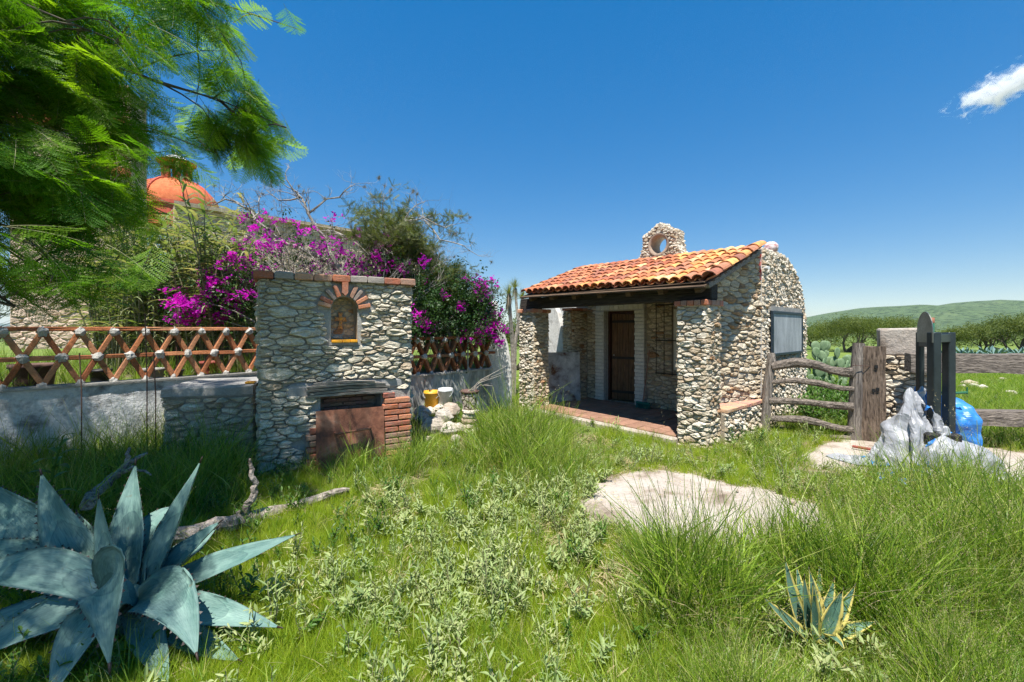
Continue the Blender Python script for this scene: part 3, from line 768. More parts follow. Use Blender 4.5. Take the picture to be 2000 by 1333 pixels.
for i in range(NC+1):
    a_ = -3.555+i*PIT
    for j in range(ROWS):
        b_ = -0.11+j*EXPO*math.cos(SLA)*0.985
        for kind in (0, 1):
            if kind == 1 and i == NC: continue
            aa = a_+(PIT/2 if kind else 0)+random.uniform(-0.006, 0.006)
            o = link('pan_tile' if kind else 'cover_tile', random.choice(pan if kind else cov), roof)
            bb = b_+random.uniform(-0.016, 0.016)+(0.02 if kind else 0)
            zz = roof_z(bb, aa)+(0.012 if kind else -0.004)+random.uniform(-0.004, 0.006)+(0.02 if (i == NC and not kind) else 0)
            o.location = (aa, bb, zz+0.030)
            o.rotation_euler = (SLA-0.045+random.uniform(-0.012, 0.012), random.uniform(-0.03, 0.03), random.uniform(-0.02, 0.02))
            if i == NC and not kind: o.scale = (1.22, 1.0, 1.25)
            o.color = tile_col(aa)
# clay ridge bedding where the tiles meet the wall
mb = MB(); mb.bar((-3.6, 1.84, roof_z(1.80, -3.6)-0.03), (0.0, 1.84, roof_z(1.80, 0)-0.03), 0.16, 0.10, jit=0.01); part('ridge_bedding', mb, M['mortar_house'])

# ---- wall with the door, room behind it
DW = 1.80
wall = MB()
for a0, a1, z0, z1 in ((-3.85, -3.0, -0.1, 2.92), (-2.24, -1.42, -0.1, 2.92), (-0.72, -0.02, -0.1, 2.92), (-3.0, -2.24, 1.98, 2.92), (-1.42, -0.72, 1.98, 2.92), (-1.42, -0.72, -0.1, 0.82)):
    wall.box(((a0+a1)/2, DW+0.14, (z0+z1)/2), (a1-a0, 0.28, z1-z0))
wall = part('front_wall', wall, M['mortar_house'])
def in_front(s, t):
    if -3.235 < s < -2.02 and t < 2.17: return False
    if -1.46 < s < -0.70 and 0.80 < t < 2.0: return False
    return True
lay_stones(wall, rubble(3.5, 2.62, 0.050, 0.115, 2.3, 21, in_front, 0.4, -3.52, 0.05), lambda s, t, d: V((s, DW-d, t)), M['stone_house'], 0.010, 0.030, 21, 0.8, False, HB)
# white-washed brick door surround
sur = MB(); sur.box((-3.115, DW-0.03, 1.02), (0.23, 0.10, 2.0)); sur.box((-2.13, DW-0.03, 1.02), (0.22, 0.10, 2.0)); sur.box((-2.62, DW-0.03, 2.08), (1.20, 0.098, 0.19))
sur.box((-3.005, DW+0.14, 1.02), (0.02, 0.24, 1.99)); sur.box((-2.235, DW+0.14, 1.02), (0.02, 0.24, 1.99))
sur = part('door_surround', sur, M['mortar_white'])
for side in (-3.115, -2.13):
    z = 0.06; k = 0
    while z < 1.93:
        h = 0.066; wdt = 0.225 if k % 2 else 0.20
        brick(sur, (side+(0.0 if k % 2 else (-0.012 if side < -2.6 else 0.012)), DW-0.055, z+h/2), (wdt, 0.085, 0.06), None, M['white_brick'], (0.7, 0.68, 0.6)); z += 0.074; k += 1
for i in range(10): brick(sur, (-3.14+0.116*i, DW-0.055, 2.09), (0.105, 0.085, 0.17), None, M['white_brick'], (0.7, 0.68, 0.6))
# door
door = MB()
door.box((-2.975, DW+0.10, 1.02), (0.05, 0.09, 1.92)); door.box((-2.265, DW+0.10, 1.02), (0.05, 0.09, 1.92)); door.box((-2.62, DW+0.10, 1.955), (0.66, 0.09, 0.05))
door = part('door', door, M['door_frame'])
ang = 0.30; hx, hy = -2.945, DW+0.13
def dl(s, d, z): return (hx+s*math.cos(ang)-d*math.sin(ang), hy+s*math.sin(ang)+d*math.cos(ang), z)
Rz = Matrix.Rotation(ang, 3, 'Z')
for i in range(5):
    mb = MB(); mb.box(dl(0.063+0.124*i, 0, 1.0), (0.119, 0.04, 1.84), Rz); bevel(part('plank', mb, M['door_wood'], door), 0.004)
for zz in (0.25, 0.98, 1.76):
    mb = MB(); mb.box(dl(0.31, -0.024, zz), (0.60, 0.012, 0.055), Rz)
    for i in range(5): mb.box(dl(0.063+0.124*i, -0.034, zz), (0.022, 0.012, 0.022), Rz)
    part('iron_strap', mb, M['iron_bar'], door)
mb = MB(); mb.lathe([(0.0, 0.03), (0.018, 0.025), (0.02, 0.01), (0.008, 0.0)], dl(0.05, -0.03, 1.02), 10); part('handle', mb, M['zinc'], door)
# window with an iron grille
win = MB(); win.box((-1.07, DW+0.20, 1.40), (0.70, 0.03, 1.16)); win = part('window', win, M['lead_glass'])
mb = MB(); mb.box((-1.385, DW+0.06, 1.40), (0.10, 0.16, 1.15)); part('shutter', mb, M['white_brick'], win)
for i in range(6):
    mb = MB(); a_ = -1.76+i*0.165
    mb.tube([(a_, DW-0.085, 0.72), (a_, DW-0.085, 2.10)], 0.007, 5); part('bar', mb, M['iron_bar'], win)
for zz in (0.75, 1.38, 2.06):
    mb = MB(); mb.box((-1.345, DW-0.085, zz), (0.87, 0.006, 0.022)); part('cross_bar', mb, M['iron_bar'], win)
mb = MB()
for a_ in (-1.76, -0.93):
    for zz in (0.75, 2.06): mb.box((a_, DW-0.03, zz), (0.014, 0.11, 0.014))
part('bracket', mb, M['iron_bar'], win)

# ---- barrel vaulted room behind
FE = 4.25                                           # back end of the vault, in cottage depth
def vault_z(b):
    if b <= 2.75: return 2.90
    t = (b-2.75)/(FE-2.75)
    return 1.45+1.45*math.sqrt(max(0.0, 1-t*t))
prof = [(2.08, 0.0), (2.08, 2.90), (2.75, 2.90)]+[(2.75+(FE-2.75)*math.sin(k*PI/20), 1.45+1.45*math.cos(k*PI/20)) for k in range(1, 11)]+[(FE-0.03, 0.6), (FE-0.05, -0.1)]
def shell(mb, a0, a1):                              # hollow vault between two ends
    n = len(prof)
    vs = [(a, b, z) for a in (a0, a1) for b, z in prof[1:]]
    n -= 1
    mb.add(vs, [(i, n+i, n+i+1, i+1) for i in range(n-1)])
mb = MB(); shell(mb, -4.55, 0.0)
inner = MB(); n = len(prof)-1
inner.add([(a, b-0.15 if b > 3 else b, z-0.18 if z > 0.2 else z) for a in (-4.55, 0.0) for b, z in prof[1:]], [(i+1, n+i+1, n+i, i) for i in range(n-1)])
vt = part('vault', mb, M['plaster'], smooth=True); part('vault_lining', inner, M['mortar_house'], vt)
mb = MB(); mb.box((-2.1, 3.1, 0.02), (4.3, 2.2, 0.05)); part('room_floor', mb, M['mortar_house'])
# left white gable end and wall
poly = [(b, z) for b, z in prof]
mb = MB(); mb.prism(poly, -4.55, -4.30, lambda p: V((p.y, p.x, p.z))); part('left_wall', mb, M['plaster'])
mb = MB(); mb.box((-4.20, DW+0.14, 1.40), (0.69, 0.28, 2.96)); part('white_wall', mb, M['plaster'])
# right end wall with small rough stones
mb = MB(); poly2 = [(1.90, -0.1), (1.90, 2.92)]+[(b, z+0.02) for b, z in prof[2:-1]]+[(FE-0.05, -0.1)]
mb.prism(poly2, -0.20, 0.035, lambda p: V((p.y, p.x, p.z)))
gab = part('end_wall', mb, M['mortar_white'])
def in_end(s, t): return 1.90 < s < FE-0.01 and 0 < t < vault_z(s)+0.01 and (t > 1.45 or s < FE-0.03)
lay_stones(gab, rubble(FE-1.90, 2.95, 0.040, 0.078, 1.35, 31, in_end, 0.5, 1.90, 0.0), lambda s, t, d: V((0.035+d, s, t)), M['stone_pale'], 0.003, 0.042, 31, 0.55, False, HB)
# rim stones following the curve of the vault
def rim(s, t, d):
    s = min(max(s, 0), 2.45)
    ang_ = s/2.45*PI/2; b_ = 2.75+(FE-2.75)*math.sin(ang_); z_ = 1.45+1.47*math.cos(ang_)
    nrm = V((0, math.sin(ang_), math.cos(ang_)))
    return V((-0.2+t, b_, z_))+nrm*d
lay_stones(gab, rubble(2.45, 0.25, 0.05, 0.09, 1.3, 33, None, 0.5), rim, M['stone_pale'], 0.004, 0.035, 33, 0.2, False, HB)
lay_stones(gab, rubble(0.85, 0.25, 0.05, 0.09, 1.3, 34, None, 0.5), lambda s, t, d: V((-0.2+t, 1.9+s, 2.92+d)), M['stone_pale'], 0.004, 0.03, 34, 0.2, False, HB)
mb = MB(); mb.box((-0.02, 1.885, 2.66), (0.10, 0.03, 0.50)); mb.box((-0.17, 2.20, 2.955), (0.26, 0.55, 0.05)); part('painted_plaster', mb, M['red_paint'])
mb = MB(); mb.tube([(-0.03, 1.98, 2.60), (0.14, 1.90, 2.59)], 0.028, 10); part('drain_pipe', mb, M['bucket_white'])
mb = MB(); R = random.Random(4)
for lat in range(0, 9):
    for lon in range(14):
        th = PI*lat/8; r = 0.118*(1+R.uniform(-0.07, 0.07))
        mb.v.append((-0.06+r*math.sin(th)*math.cos(2*PI*lon/14), 2.62+r*math.sin(th)*math.sin(2*PI*lon/14), 3.035+r*math.cos(th)*0.92))
fs = [(i*14+j, i*14+(j+1) % 14, (i+1)*14+(j+1) % 14, (i+1)*14+j) for i in range(8) for j in range(14)]
mb.f = [tuple(reversed(f)) for f in fs]; mb.m = [0]*len(fs)
M['ball_plaster'] = mat_rough('ball_plaster', [(0.35, (0.38, 0.14, 0.12)), (0.48, (0.66, 0.52, 0.50)), (0.62, (0.78, 0.75, 0.72))], 12, 50, 0.6, 0.02)
tag(part('ball_finial', mb, M['ball_plaster'], smooth=True), 'round white ball with flaking red paint')

# ---- right porch wall (set in at the column, flush with the end wall at the back)
P0, P1 = V((-0.36, 0.36, 0)), V((0.0, 1.92, 0)); WD = (P1-P0); WLEN = WD.length; WD.normalize(); WN = V((WD.y, -WD.x, 0))
def rw(s, t, d):
    p = P0+WD*s+WN*d; return V((p.x, p.y, t))
mb = MB(); L = WLEN; zt = lambda s: roof_z((P0+WD*s).y)-0.09
vs = [rw(0, -0.1, 0), rw(L, -0.1, 0), rw(L, zt(L), 0), rw(0, zt(0), 0), rw(0, -0.1, -0.22), rw(L, -0.1, -0.22), rw(L, zt(L), -0.22), rw(0, zt(0), -0.22)]
mb.add(vs, [(0, 1, 2, 3), (5, 4, 7, 6), (1, 5, 6, 2), (4, 0, 3, 7), (3, 2, 6, 7), (4, 5, 1, 0)])
side = part('side_wall', mb, M['mortar_house'])
lay_stones(side, rubble(L, 2.9, 0.055, 0.135, 2.3, 41, lambda s, t: -0.05 < s < L+0.02 and t < zt(s)-0.01, 0.5), rw, M['stone_house'], 0.006, 0.035, 41, 1.3, False, HB)
lay_stones(side, rubble(L, 2.6, 0.075, 0.165, 2.0, 43, lambda s, t: 0 < s < L and t < zt(s)-0.05, 0.3), lambda s, t, d: rw(s, t, -0.22-d), M['stone_house'], 0.008, 0.03, 43, 0.0, True, HB)

# ---- bench along it
BA = 0.07
mb = MB()
pl = [(-0.30, 0.405), (BA, 0.405), (BA, 1.86), (0.0, 1.86)]
mb.add([(a, b, z) for z in (-0.1, 0.415) for a, b in pl], [(3, 2, 1, 0), (4, 5, 6, 7), (0, 1, 5, 4), (1, 2, 6, 5), (2, 3, 7, 6), (3, 0, 4, 7)])
bench = part('bench', mb, M['mortar_house'])
lay_stones(bench, rubble(1.47, 0.44, 0.05, 0.10, 1.8, 51, None, 0.4, 0.40, -0.03), lambda s, t, d: V((BA+d, s, t)), M['stone_pale'], 0.007, 0.04, 51, 1.0, False, HB)
for i in range(8):
    b_ = 0.50+0.178*i; f = (b_-0.36)/1.56; a0 = -0.36+0.36*f+0.055; a1 = BA+0.045
    w_ = a1-a0
    if w_ > 0.26:
        brick(bench, (a0+w_*0.25, b_, 0.442), (w_*0.5-0.01, 0.166, 0.05), None, M['brick'], (0.55, 0.30+random.uniform(-0.05, 0.05), 0.20), 'bench_tile')
        brick(bench, (a0+w_*0.75, b_, 0.442), (w_*0.5-0.01, 0.166, 0.05), None, M['brick'], (0.62, 0.34+random.uniform(-0.08, 0.05), 0.22), 'bench_tile')
    else:
        brick(bench, (a0+w_/2, b_, 0.442), (w_, 0.166, 0.05), None, M['brick'], (0.60, 0.32+random.uniform(-0.06, 0.05), 0.21), 'bench_tile')

# ---- left wing wall and white curved buttress
mb = MB(); mb.box((-3.68, 1.545, 0.95), (0.24, 0.49, 2.10)); wing = part('wing_wall', mb, M['mortar_house'])
lay_stones(wing, rubble(0.50, 2.0, 0.05, 0.10, 2.0, 61, None, 0.4, 1.30, 0.0), lambda s, t, d: V((-3.56+d, s, t)), M['stone_house'], 0.007, 0.035, 61, 0.8, False, HB)
lay_stones(wing, rubble(0.26, 2.0, 0.05, 0.10, 2.0, 62, None, 0.4, -3.81, 0.0), lambda s, t, d: V((s, 1.30-d, t)), M['stone_house'], 0.007, 0.035, 62, 0.8, False, HB)
for i in range(3): brick(wing, (-3.66, 1.36+0.18*i, 2.035), (0.30, 0.19, 0.06), None, M['brick'], brick_col())
curve = [(-4.70, 0.0), (-3.815, 0.0), (-3.815, 0.6), (-3.815, 1.0), (-3.83, 1.25), (-3.86, 1.5), (-3.92, 1.75), (-4.0, 1.98), (-4.1, 2.15), (-4.70, 2.2)]
mb = MB(); mb.prism([(x, z) for x, z in curve], 1.32, 1.47); bevel(part('buttress', mb, M['plaster'], smooth=False), 0.02, 2)

# ---- bell gable on the roof
GA, GZ = -1.75, 3.24
hp = [(0.52, -0.34), (0.50, -0.28), (0.42, -0.17), (0.36, -0.05), (0.345, 0.08), (0.35, 0.20), (0.33, 0.235), (0.24, 0.255), (0.16, 0.30), (0.09, 0.37), (0.0, 0.405)]
gp = hp+[(-x, z) for x, z in reversed(hp[:-1])]+[(-0.2, -0.36), (0, -0.36), (0.2, -0.36)]
def gable_r(th):                                    # radius of the outline in direction th
    dx, dz = math.cos(th), math.sin(th); best = 0.2
    for i in range(len(gp)):
        (x1, z1), (x2, z2) = gp[i], gp[(i+1) % len(gp)]
        den = dx*(z2-z1)-dz*(x2-x1)
        if abs(den) < 1e-9: continue
        t = (x1*(z2-z1)-z1*(x2-x1))/den; u = (x1*dz-z1*dx)/den
        if t > 0 and -0.001 <= u <= 1.001: best = max(best, t)
    return best
N = 64; HR = 0.185; GY0, GY1 = 1.80, 2.10
mb = MB(); vs = []
for k in range(N):
    th = 2*PI*k/N; ro = gable_r(th)
    for y in (GY0, GY1):
        vs.append((GA+ro*math.cos(th), y, GZ+ro*math.sin(th)))
        vs.append((GA+HR*math.cos(th), y, GZ+HR*math.sin(th)))
fs = []
for k in range(N):
    a, b = 4*k, 4*((k+1) % N)
    fs += [(a, a+1, b+1, b), (a+2, b+2, b+3, a+3), (a, b, b+2, a+2)]
mb.add(vs, fs); bell = part('bell_gable', mb, M['mortar_house'])
mb = MB(); vs = []
for k in range(N):
    th = 2*PI*k/N
    for y, r in ((GY0-0.03, HR+0.035), (GY0-0.035, HR-0.012), (GY1+0.03, HR-0.012), (GY1+0.03, HR+0.03)): vs.append((GA+r*math.cos(th), y, GZ+r*math.sin(th)))
mb.add(vs, [(4*k+j, 4*((k+1) % N)+j, 4*((k+1) % N)+j+1, 4*k+j+1) for k in range(N) for j in range(3)])
M['hole_plaster'] = mat_rough('hole_plaster', [(0.3, (0.28, 0.20, 0.14)), (0.7, (0.50, 0.40, 0.31))], 8, 50, 0.6, 0.01)
part('round_opening', mb, M['hole_plaster'], bell, True)
def in_bell(s, t):
    r = math.hypot(s, t); return HR+0.03 < r < gable_r(math.atan2(t, s))+0.005
sts = rubble(1.1, 0.80, 0.040, 0.075, 1.6, 71, in_bell, 0.5, -0.55, -0.37)
lay_stones(bell, sts, lambda s, t, d: V((GA+s, GY0-d, GZ+t)), M['stone_pale'], 0.004, 0.035, 71, 1.5, False, HB)
lay_stones(bell, sts, lambda s, t, d: V((GA-s, GY1+d, GZ+t)), M['stone_pale'], 0.004, 0.035, 72, 0.0, False, HB)
def edge_fn(s, t, d):
    th = -0.55+s; r = gable_r(th); return V((GA+(r+d)*math.cos(th), GY0+t, GZ+(r+d)*math.sin(th)))
lay_stones(bell, rubble(PI+1.1, 0.30, 0.06, 0.11, 1.6, 73, None, 0.4), edge_fn, M['stone_pale'], 0.004, 0.03, 73, 0.3, True, HB)
mb = MB(); mb.box((GA, 1.95, 2.87), (1.06, 0.30, 0.10)); part('gable_base', mb, M['mortar_house'], bell)
commit_stones(HB, 300)

# ---- board on the end wall
A_ = 0.075
bd = thing('blackboard', 'faded grey chalkboard in dark blue frame hung on the rough end wall', 'blackboard', HW(A_+0.01, 2.94, 1.15), UA)
def bb(b, z, d): return V((d, b-2.94, z-1.15))
mb = MB(); mb.box(bb(2.94, 1.525, 0.02), (0.016, 1.50, 0.72)); mb.build('panel', M['board'], bd)
for b_, z_, sx, sz in ((2.94, 1.88, 1.60, 0.045), (2.94, 1.168, 1.60, 0.045), (2.163, 1.524, 0.045, 0.667), (3.717, 1.524, 0.045, 0.667)):
    mb = MB(); mb.box(bb(b_, z_, 0.022), (0.04, sx, sz)); bevel(mb.build('frame', M['board_frame'], bd), 0.004)
mb = MB(); mb.box(bb(2.94, 1.945, -0.01), (0.05, 1.62, 0.075)); mb.build('cement_ledge', M['mortar_grey'], bd)
for k in range(3):
    mb = MB(); mb.box(bb(2.4+0.5*k, 1.5, -0.03), (0.07, 0.05, 0.05)); mb.build('bracket', M['iron_bar'], bd)

# ---- leaning sheet of metal
q0, q1 = HW(-3.70, 0.60), HW(-3.30, 1.30)
sh = MB(); n = V(((q1-q0).y, -(q1-q0).x, 0)).normalized()
back = -n*0.055
sh_o = thing('metal_sheet', 'grey sheet of corroded metal leaning against the porch wing wall', 'metal sheet', q0)
vs = []
for off in (V(), back.normalized()*0.006):
    for i in range(7):
        for j in range(6):
            p = q0.lerp(q1, i/6)-q0+back*(j/5)*1.0+off+V((0, 0, 1.10*j/5))+n*0.012*mnoise.noise(V((i*0.5, j*0.5, 2)))
            vs.append(p)
fs = [(i*6+j, (i+1)*6+j, (i+1)*6+j+1, i*6+j+1) for i in range(6) for j in range(5)]
fs2 = [tuple(reversed([k+42 for k in f])) for f in fs]
rim_i = [i*6 for i in range(7)]+[36+j for j in range(1, 6)]+[i*6+5 for i in range(5, -1, -1)]+[j for j in range(4, 0, -1)]
fs3 = [(rim_i[(k+1) % len(rim_i)], rim_i[k], rim_i[k]+42, rim_i[(k+1) % len(rim_i)]+42) for k in range(len(rim_i))]
MB().add(vs, fs+fs2+fs3).build('sheet', M['zinc'], sh_o)
# ---- broom
br = thing('broom', 'push broom with dark green bristles leaning beside the door', 'broom', HW(-1.93, 1.52, 0.065), UA)
mb = MB(); mb.tube([(0, 0.0, 0.10), (0.05, 0.155, 1.12)], 0.011, 8); mb.build('handle', M['broom_stick'], br)
mb = MB(); mb.box((0, 0, 0.105), (0.30, 0.055, 0.035)); bevel(mb.build('head', M['broom_green'], br), 0.008)
mb = MB(); R = random.Random(2)
for i in range(170):
    x_, y_ = R.uniform(-0.145, 0.145), R.uniform(-0.025, 0.025)
    mb.tube([(x_, y_, 0.09), (x_*1.08+R.uniform(-0.008, 0.008), y_*1.5-0.01, 0.0)], [0.004, 0.003], 3, cap=False)
mb.build('bristles', M['broom_green'], br)

# ================================================================== SHRINE WITH FIREPLACE
SHA = math.atan2(0.488, 0.873)
shrine = thing('stone_shrine', 'rubble stone shrine with arched niche, brick coping and fireplace below', 'shrine', (-2.84+0.873*0.09, 4.60+0.488*0.09, 0), SHA); shrine.scale = (0.95, 1, 1)
SB = []
DEP = 0.55
def bat(t): return 0.05*max(0, 1-t/2.15)**1.5        # the face leans out a little towards the foot
core = MB()
for a0, a1, z0, z1 in ((0, 0.63, -0.15, 0.85), (1.36, 1.74, -0.15, 0.85), (0, 1.74, 0.85, 1.44), (0, 0.75, 1.44, 2.0), (1.065, 1.74, 1.44, 2.0), (0, 1.74, 2.0, 2.155)):
    core.box(((a0+a1)/2, DEP/2, (z0+z1)/2), (a1-a0, DEP, z1-z0))
core.box((0.9075, 0.385, 1.72), (0.315, 0.33, 0.56)); core.box((0.995, 0.47, 0.35), (0.73, 0.16, 1.0))
for sgn in (-1, 1):
    arc = [(0.9075+sgn*0.1575, 1.83)]+[(0.9075+sgn*0.155*math.cos(k*PI/16), 1.83+0.155*math.sin(k*PI/16)) for k in range(0, 9)]+[(0.9075, 2.0), (0.9075+sgn*0.1575, 2.0)]
    core.prism(arc, 0.0, 0.23)
core = core.build('core', M['mortar_grey'], shrine)
def in_shr(s, t):
    if 0.72 < s < 1.095 and 1.40 < t < 1.83: return False
    if t >= 1.80 and math.hypot(s-0.9075, t-1.83) < 0.315: return False
    if 0.86 < s < 0.955 and t > 1.9: return False
    if 0.50 < s < 1.47 and 0.83 < t < 0.985: return False
    if 0.30 < s < 1.62 and 0.88 < t < 0.975: return False
    if 0.60 < s < 1.36 and t < 0.86: return False
    if s >= 1.36 and t < 0.84: return False
    if 0.46 < s < 0.63 and t < 0.42: return False
    return -0.02 < s < 1.76
sts = rubble(1.80, 2.16, 0.036, 0.15, 2.7, 105, in_shr, 0.85, -0.03, 0.0)
lay_stones(core, sts, lambda s, t, d: V((s-0.05*max(0, 0.5-t)*(1-s/1.7), -bat(t)*0.6-d, t)), M['stone_shrine'], 0.004, 0.040, 105, 1.0, False, SB)
lay_stones(core, rubble(DEP, 2.15, 0.08, 0.18, 1.9, 106, None, 0.4), lambda s, t, d: V((-d, DEP-s, t)), M['stone_shrine'], 0.007, 0.04, 106, 0.0, False, SB)
lay_stones(core, rubble(DEP, 2.15, 0.08, 0.18, 1.9, 107, None, 0.4), lambda s, t, d: V((1.74+d, s, t)), M['stone_shrine'], 0.007, 0.04, 107, 0.0, False, SB)
lay_stones(core, rubble(1.74, 2.15, 0.10, 0.20, 1.9, 108, None, 0.4), lambda s, t, d: V((1.74-s, DEP+d, t)), M['stone_shrine'], 0.007, 0.04, 108, 0.0, False, SB)
# small stones on the niche back
lay_stones(core, rubble(0.30, 0.50, 0.045, 0.08, 1.7, 109, lambda s, t: t < 1.83 or math.hypot(s-0.9075, t-1.83) < 0.15, 0.4, 0.7575, 1.475), lambda s, t, d: V((s, 0.222-d, t)), M['stone_house'], 0.006, 0.015, 109, 0.4, False, SB)
commit_stones(SB, 300)
# mortar smears between stones on the lower left
# coping
mb = MB(); mb.box((0.87, DEP/2+0.05, 2.195), (1.80, DEP+0.02, 0.075)); cop = mb.build('coping', M['concrete'], shrine)
n = 9
for i in range(n):
    c_ = brick_col()
    if i in (1, 5, 6): c_ = (0.36, 0.31, 0.27)
    brick(cop, (-0.075+(i+0.5)*1.88/n, -0.005, 2.197+random.uniform(-0.003, 0.003)), (1.88/n-0.012, 0.13, 0.082), Matrix.Rotation(random.uniform(-0.02, 0.02), 3, 'Z'), M['brick'], c_)
for i in range(3):
    brick(cop, (-0.015, 0.16+0.17*i, 2.197), (0.13, 0.16, 0.08), None, M['brick'], brick_col()); brick(cop, (1.755, 0.16+0.17*i, 2.197), (0.13, 0.16, 0.08), None, M['brick'], brick_col())
# niche arch of bricks
arch = MB(); ring = []
for k in range(17):
    th = PI*k/16; ring += [(0.9075+r*math.cos(th), y, 1.83+r*math.sin(th)) for r in (0.157, 0.305) for y in (-0.012, 0.03)]
arch.add(ring, [q for k in range(16) for q in ((4*k, 4*k+2, 4*k+6, 4*k+4), (4*k, 4*k+4, 4*k+5, 4*k+1), (4*k+2, 4*k+3, 4*k+7, 4*k+6))])
arch = arch.build('niche_arch', M['mortar_grey'], shrine)
for deg in (12, 30, 47, 65, 115, 133, 152, 168):
    th = math.radians(deg+random.uniform(-2, 2)); r = 0.238
    cc = brick_col() if deg not in (47, 133) else (0.33, 0.26, 0.22)
    brick(arch, (0.9075+r*math.cos(th), -0.010+random.uniform(-0.008, 0.004), 1.83+r*math.sin(th)), (0.145, 0.075, 0.05), Matrix.Rotation(-th, 3, 'Y'), M['brick'], cc)
mb = MB(); mb.add([(0.9075+x, y, 1.83+z) for y in (-0.075, 0.02) for x, z in ((0, 0.165), (0.034, 0.20), (0.036, 0.325), (-0.036, 0.325), (-0.034, 0.20))], [(0, 1, 2, 3, 4), (9, 8, 7, 6, 5)]+[(i, i+5, (i+1) % 5+5, (i+1) % 5) for i in range(5)])
o = mb.build('keystone', M['brick'], arch); o.color = (0.50, 0.19, 0.11, 1)
sill = MB(); sill.box((0.9075, 0.09, 1.425), (0.35, 0.26, 0.03)); sill = sill.build('niche_sill', M['mortar_grey'], shrine)
for i, (x_, w_) in enumerate(((0.815, 0.125), (0.925, 0.085), (1.015, 0.085))):
    mb = MB(); mb.box((x_, 0.075, 1.455), (w_, 0.27, 0.034)); bevel(mb.build('glazed_tile', M['glaze_yellow'], sill), 0.006, 2)
# cross
SW = lambda s, y, z: V((-2.84, 4.60, 0))+V((0.873, 0.488, 0))*(0.09+0.95*s)+V((-0.488, 0.873, 0))*y+V((0, 0, z))
cross = thing('ceramic_cross', 'brown and gold ceramic cross on the back of the shrine niche', 'cross', SW(0.885, 0.185, 1.60), SHA)
out = [(-0.028, 0), (0.028, 0), (0.022, 0.055), (0.018, 0.105), (0.065, 0.098), (0.065, 0.152), (0.018, 0.145), (0.026, 0.20), (-0.026, 0.20), (-0.018, 0.145), (-0.065, 0.152), (-0.065, 0.098), (-0.018, 0.105), (-0.022, 0.055)]
mb = MB(); mb.prism(out, 0.0, 0.016); bevel(mb.build('body', M['glaze_brown'], cross), 0.003)
for (x_, z_, r_) in ((0, 0.125, 0.017), (0, 0.18, 0.009), (0.045, 0.125, 0.009), (-0.045, 0.125, 0.009), (0, 0.075, 0.009), (0, 0.03, 0.010)):
    mb = MB(); vs = [(x_+r_*math.cos(2*PI*k/10), -0.002, z_+r_*math.sin(2*PI*k/10)) for k in range(10)]+[(x_+0.5*r_*math.cos(2*PI*k/10), -0.009, z_+0.5*r_*math.sin(2*PI*k/10)) for k in range(10)]
    mb.add(vs, [(k, (k+1) % 10, 10+(k+1) % 10, 10+k) for k in range(10)]+[tuple(range(10, 20))])
    mb.build('boss', M['glaze_yellow'], cross)
# lintel: cement band and a split grey timber
mb = MB(); mb.box((0.96, 0.045, 0.925), (1.34, 0.15, 0.11)); band = bevel(mb.build('cement_band', M['concrete'], shrine), 0.02, 2)
mb = MB(); mb.box((0.42, 0.03, 0.885), (0.34, 0.13, 0.15)); bevel(mb.build('cement_band', M['concrete'], shrine), 0.03, 2)
lin = MB(); lin.box((0.96, 0.05, 0.90), (0.90, 0.11, 0.11)); lin = lin.build('timber_lintel', M['grey_wood'], shrine)
R = random.Random(9)
for k, (z_, x0, x1, th) in enumerate(((0.985, 0.55, 1.26, 0.030), (0.952, 0.48, 1.40, 0.036), (0.915, 0.47, 1.46, 0.034), (0.878, 0.51, 1.42, 0.036), (0.842, 0.46, 1.48, 0.036))):
    path = []; 
    for i in range(9):
        t = i/8; path.append((x0+(x1-x0)*t, -0.075-0.016*math.sin(t*3+k)+R.uniform(-0.004, 0.004), z_-0.03*(t-0.35)**2*2.2+R.uniform(-0.003, 0.003)-0.012*(1-t)))
    mb = MB(); vs = []
    for (x_, y_, zz) in path:
        h_ = th*0.5*(1+R.uniform(-0.15, 0.15)); vs += [(x_, y_-0.012, zz-h_*0.8), (x_, y_-0.018, zz+h_*0.7), (x_, y_+0.10, zz+h_), (x_, y_+0.10, zz-h_)]
    fs = [(4*i+j, 4*i+(j+1) % 4, 4*i+4+(j+1) % 4, 4*i+4+j) for i in range(8) for j in range(4)]+[(3, 2, 1, 0), (32, 33, 34, 35)]
    mb.add(vs, fs); mb.build('splinter', M['grey_wood'], lin)
# fireplace bricks
fire = MB(); fire.box((0.995, 0.36, 0.30), (0.728, 0.06, 0.85)); fire = fire.build('fireplace_back', M['mortar_house'], shrine)
for j in range(6):
    for i in range(5):
        x_ = 0.63+0.16*i+(0.08 if j % 2 else 0)-0.02
        if not 0.66 < x_ < 1.33: continue
        brick(fire, (x_, 0.315, 0.50+0.052*j), (0.148, 0.06, 0.043), Matrix.Rotation(random.uniform(-0.04, 0.04), 3, 'Y'), M['brick'], (0.34, 0.21+random.uniform(-0.04, 0.04), 0.14))
jam = MB(); jam.box((1.55, -0.012, 0.36), (0.36, 0.05, 0.93)); jam = jam.build('brick_jamb', M['mortar_grey'], shrine)
for j in range(12):
    z_ = 0.0+0.071*j; y_ = -0.045-bat(z_)*0.6
    if j == 11: brick(jam, (1.44, y_, z_), (0.15, 0.09, 0.06), None, M['brick'], (0.40, 0.13, 0.09)); continue
    cols = [brick_col(), brick_col()]
    if j % 2: brick(jam, (1.455, y_, z_), (0.19, 0.09, 0.058), None, M['brick'], cols[0]); brick(jam, (1.645, y_, z_), (0.165, 0.09, 0.058), None, M['brick'], cols[1])
    else: brick(jam, (1.545, y_, z_), (0.33, 0.09, 0.058), Matrix.Rotation(random.uniform(-0.02, 0.02), 3, 'Y'), M['brick'], cols[0])
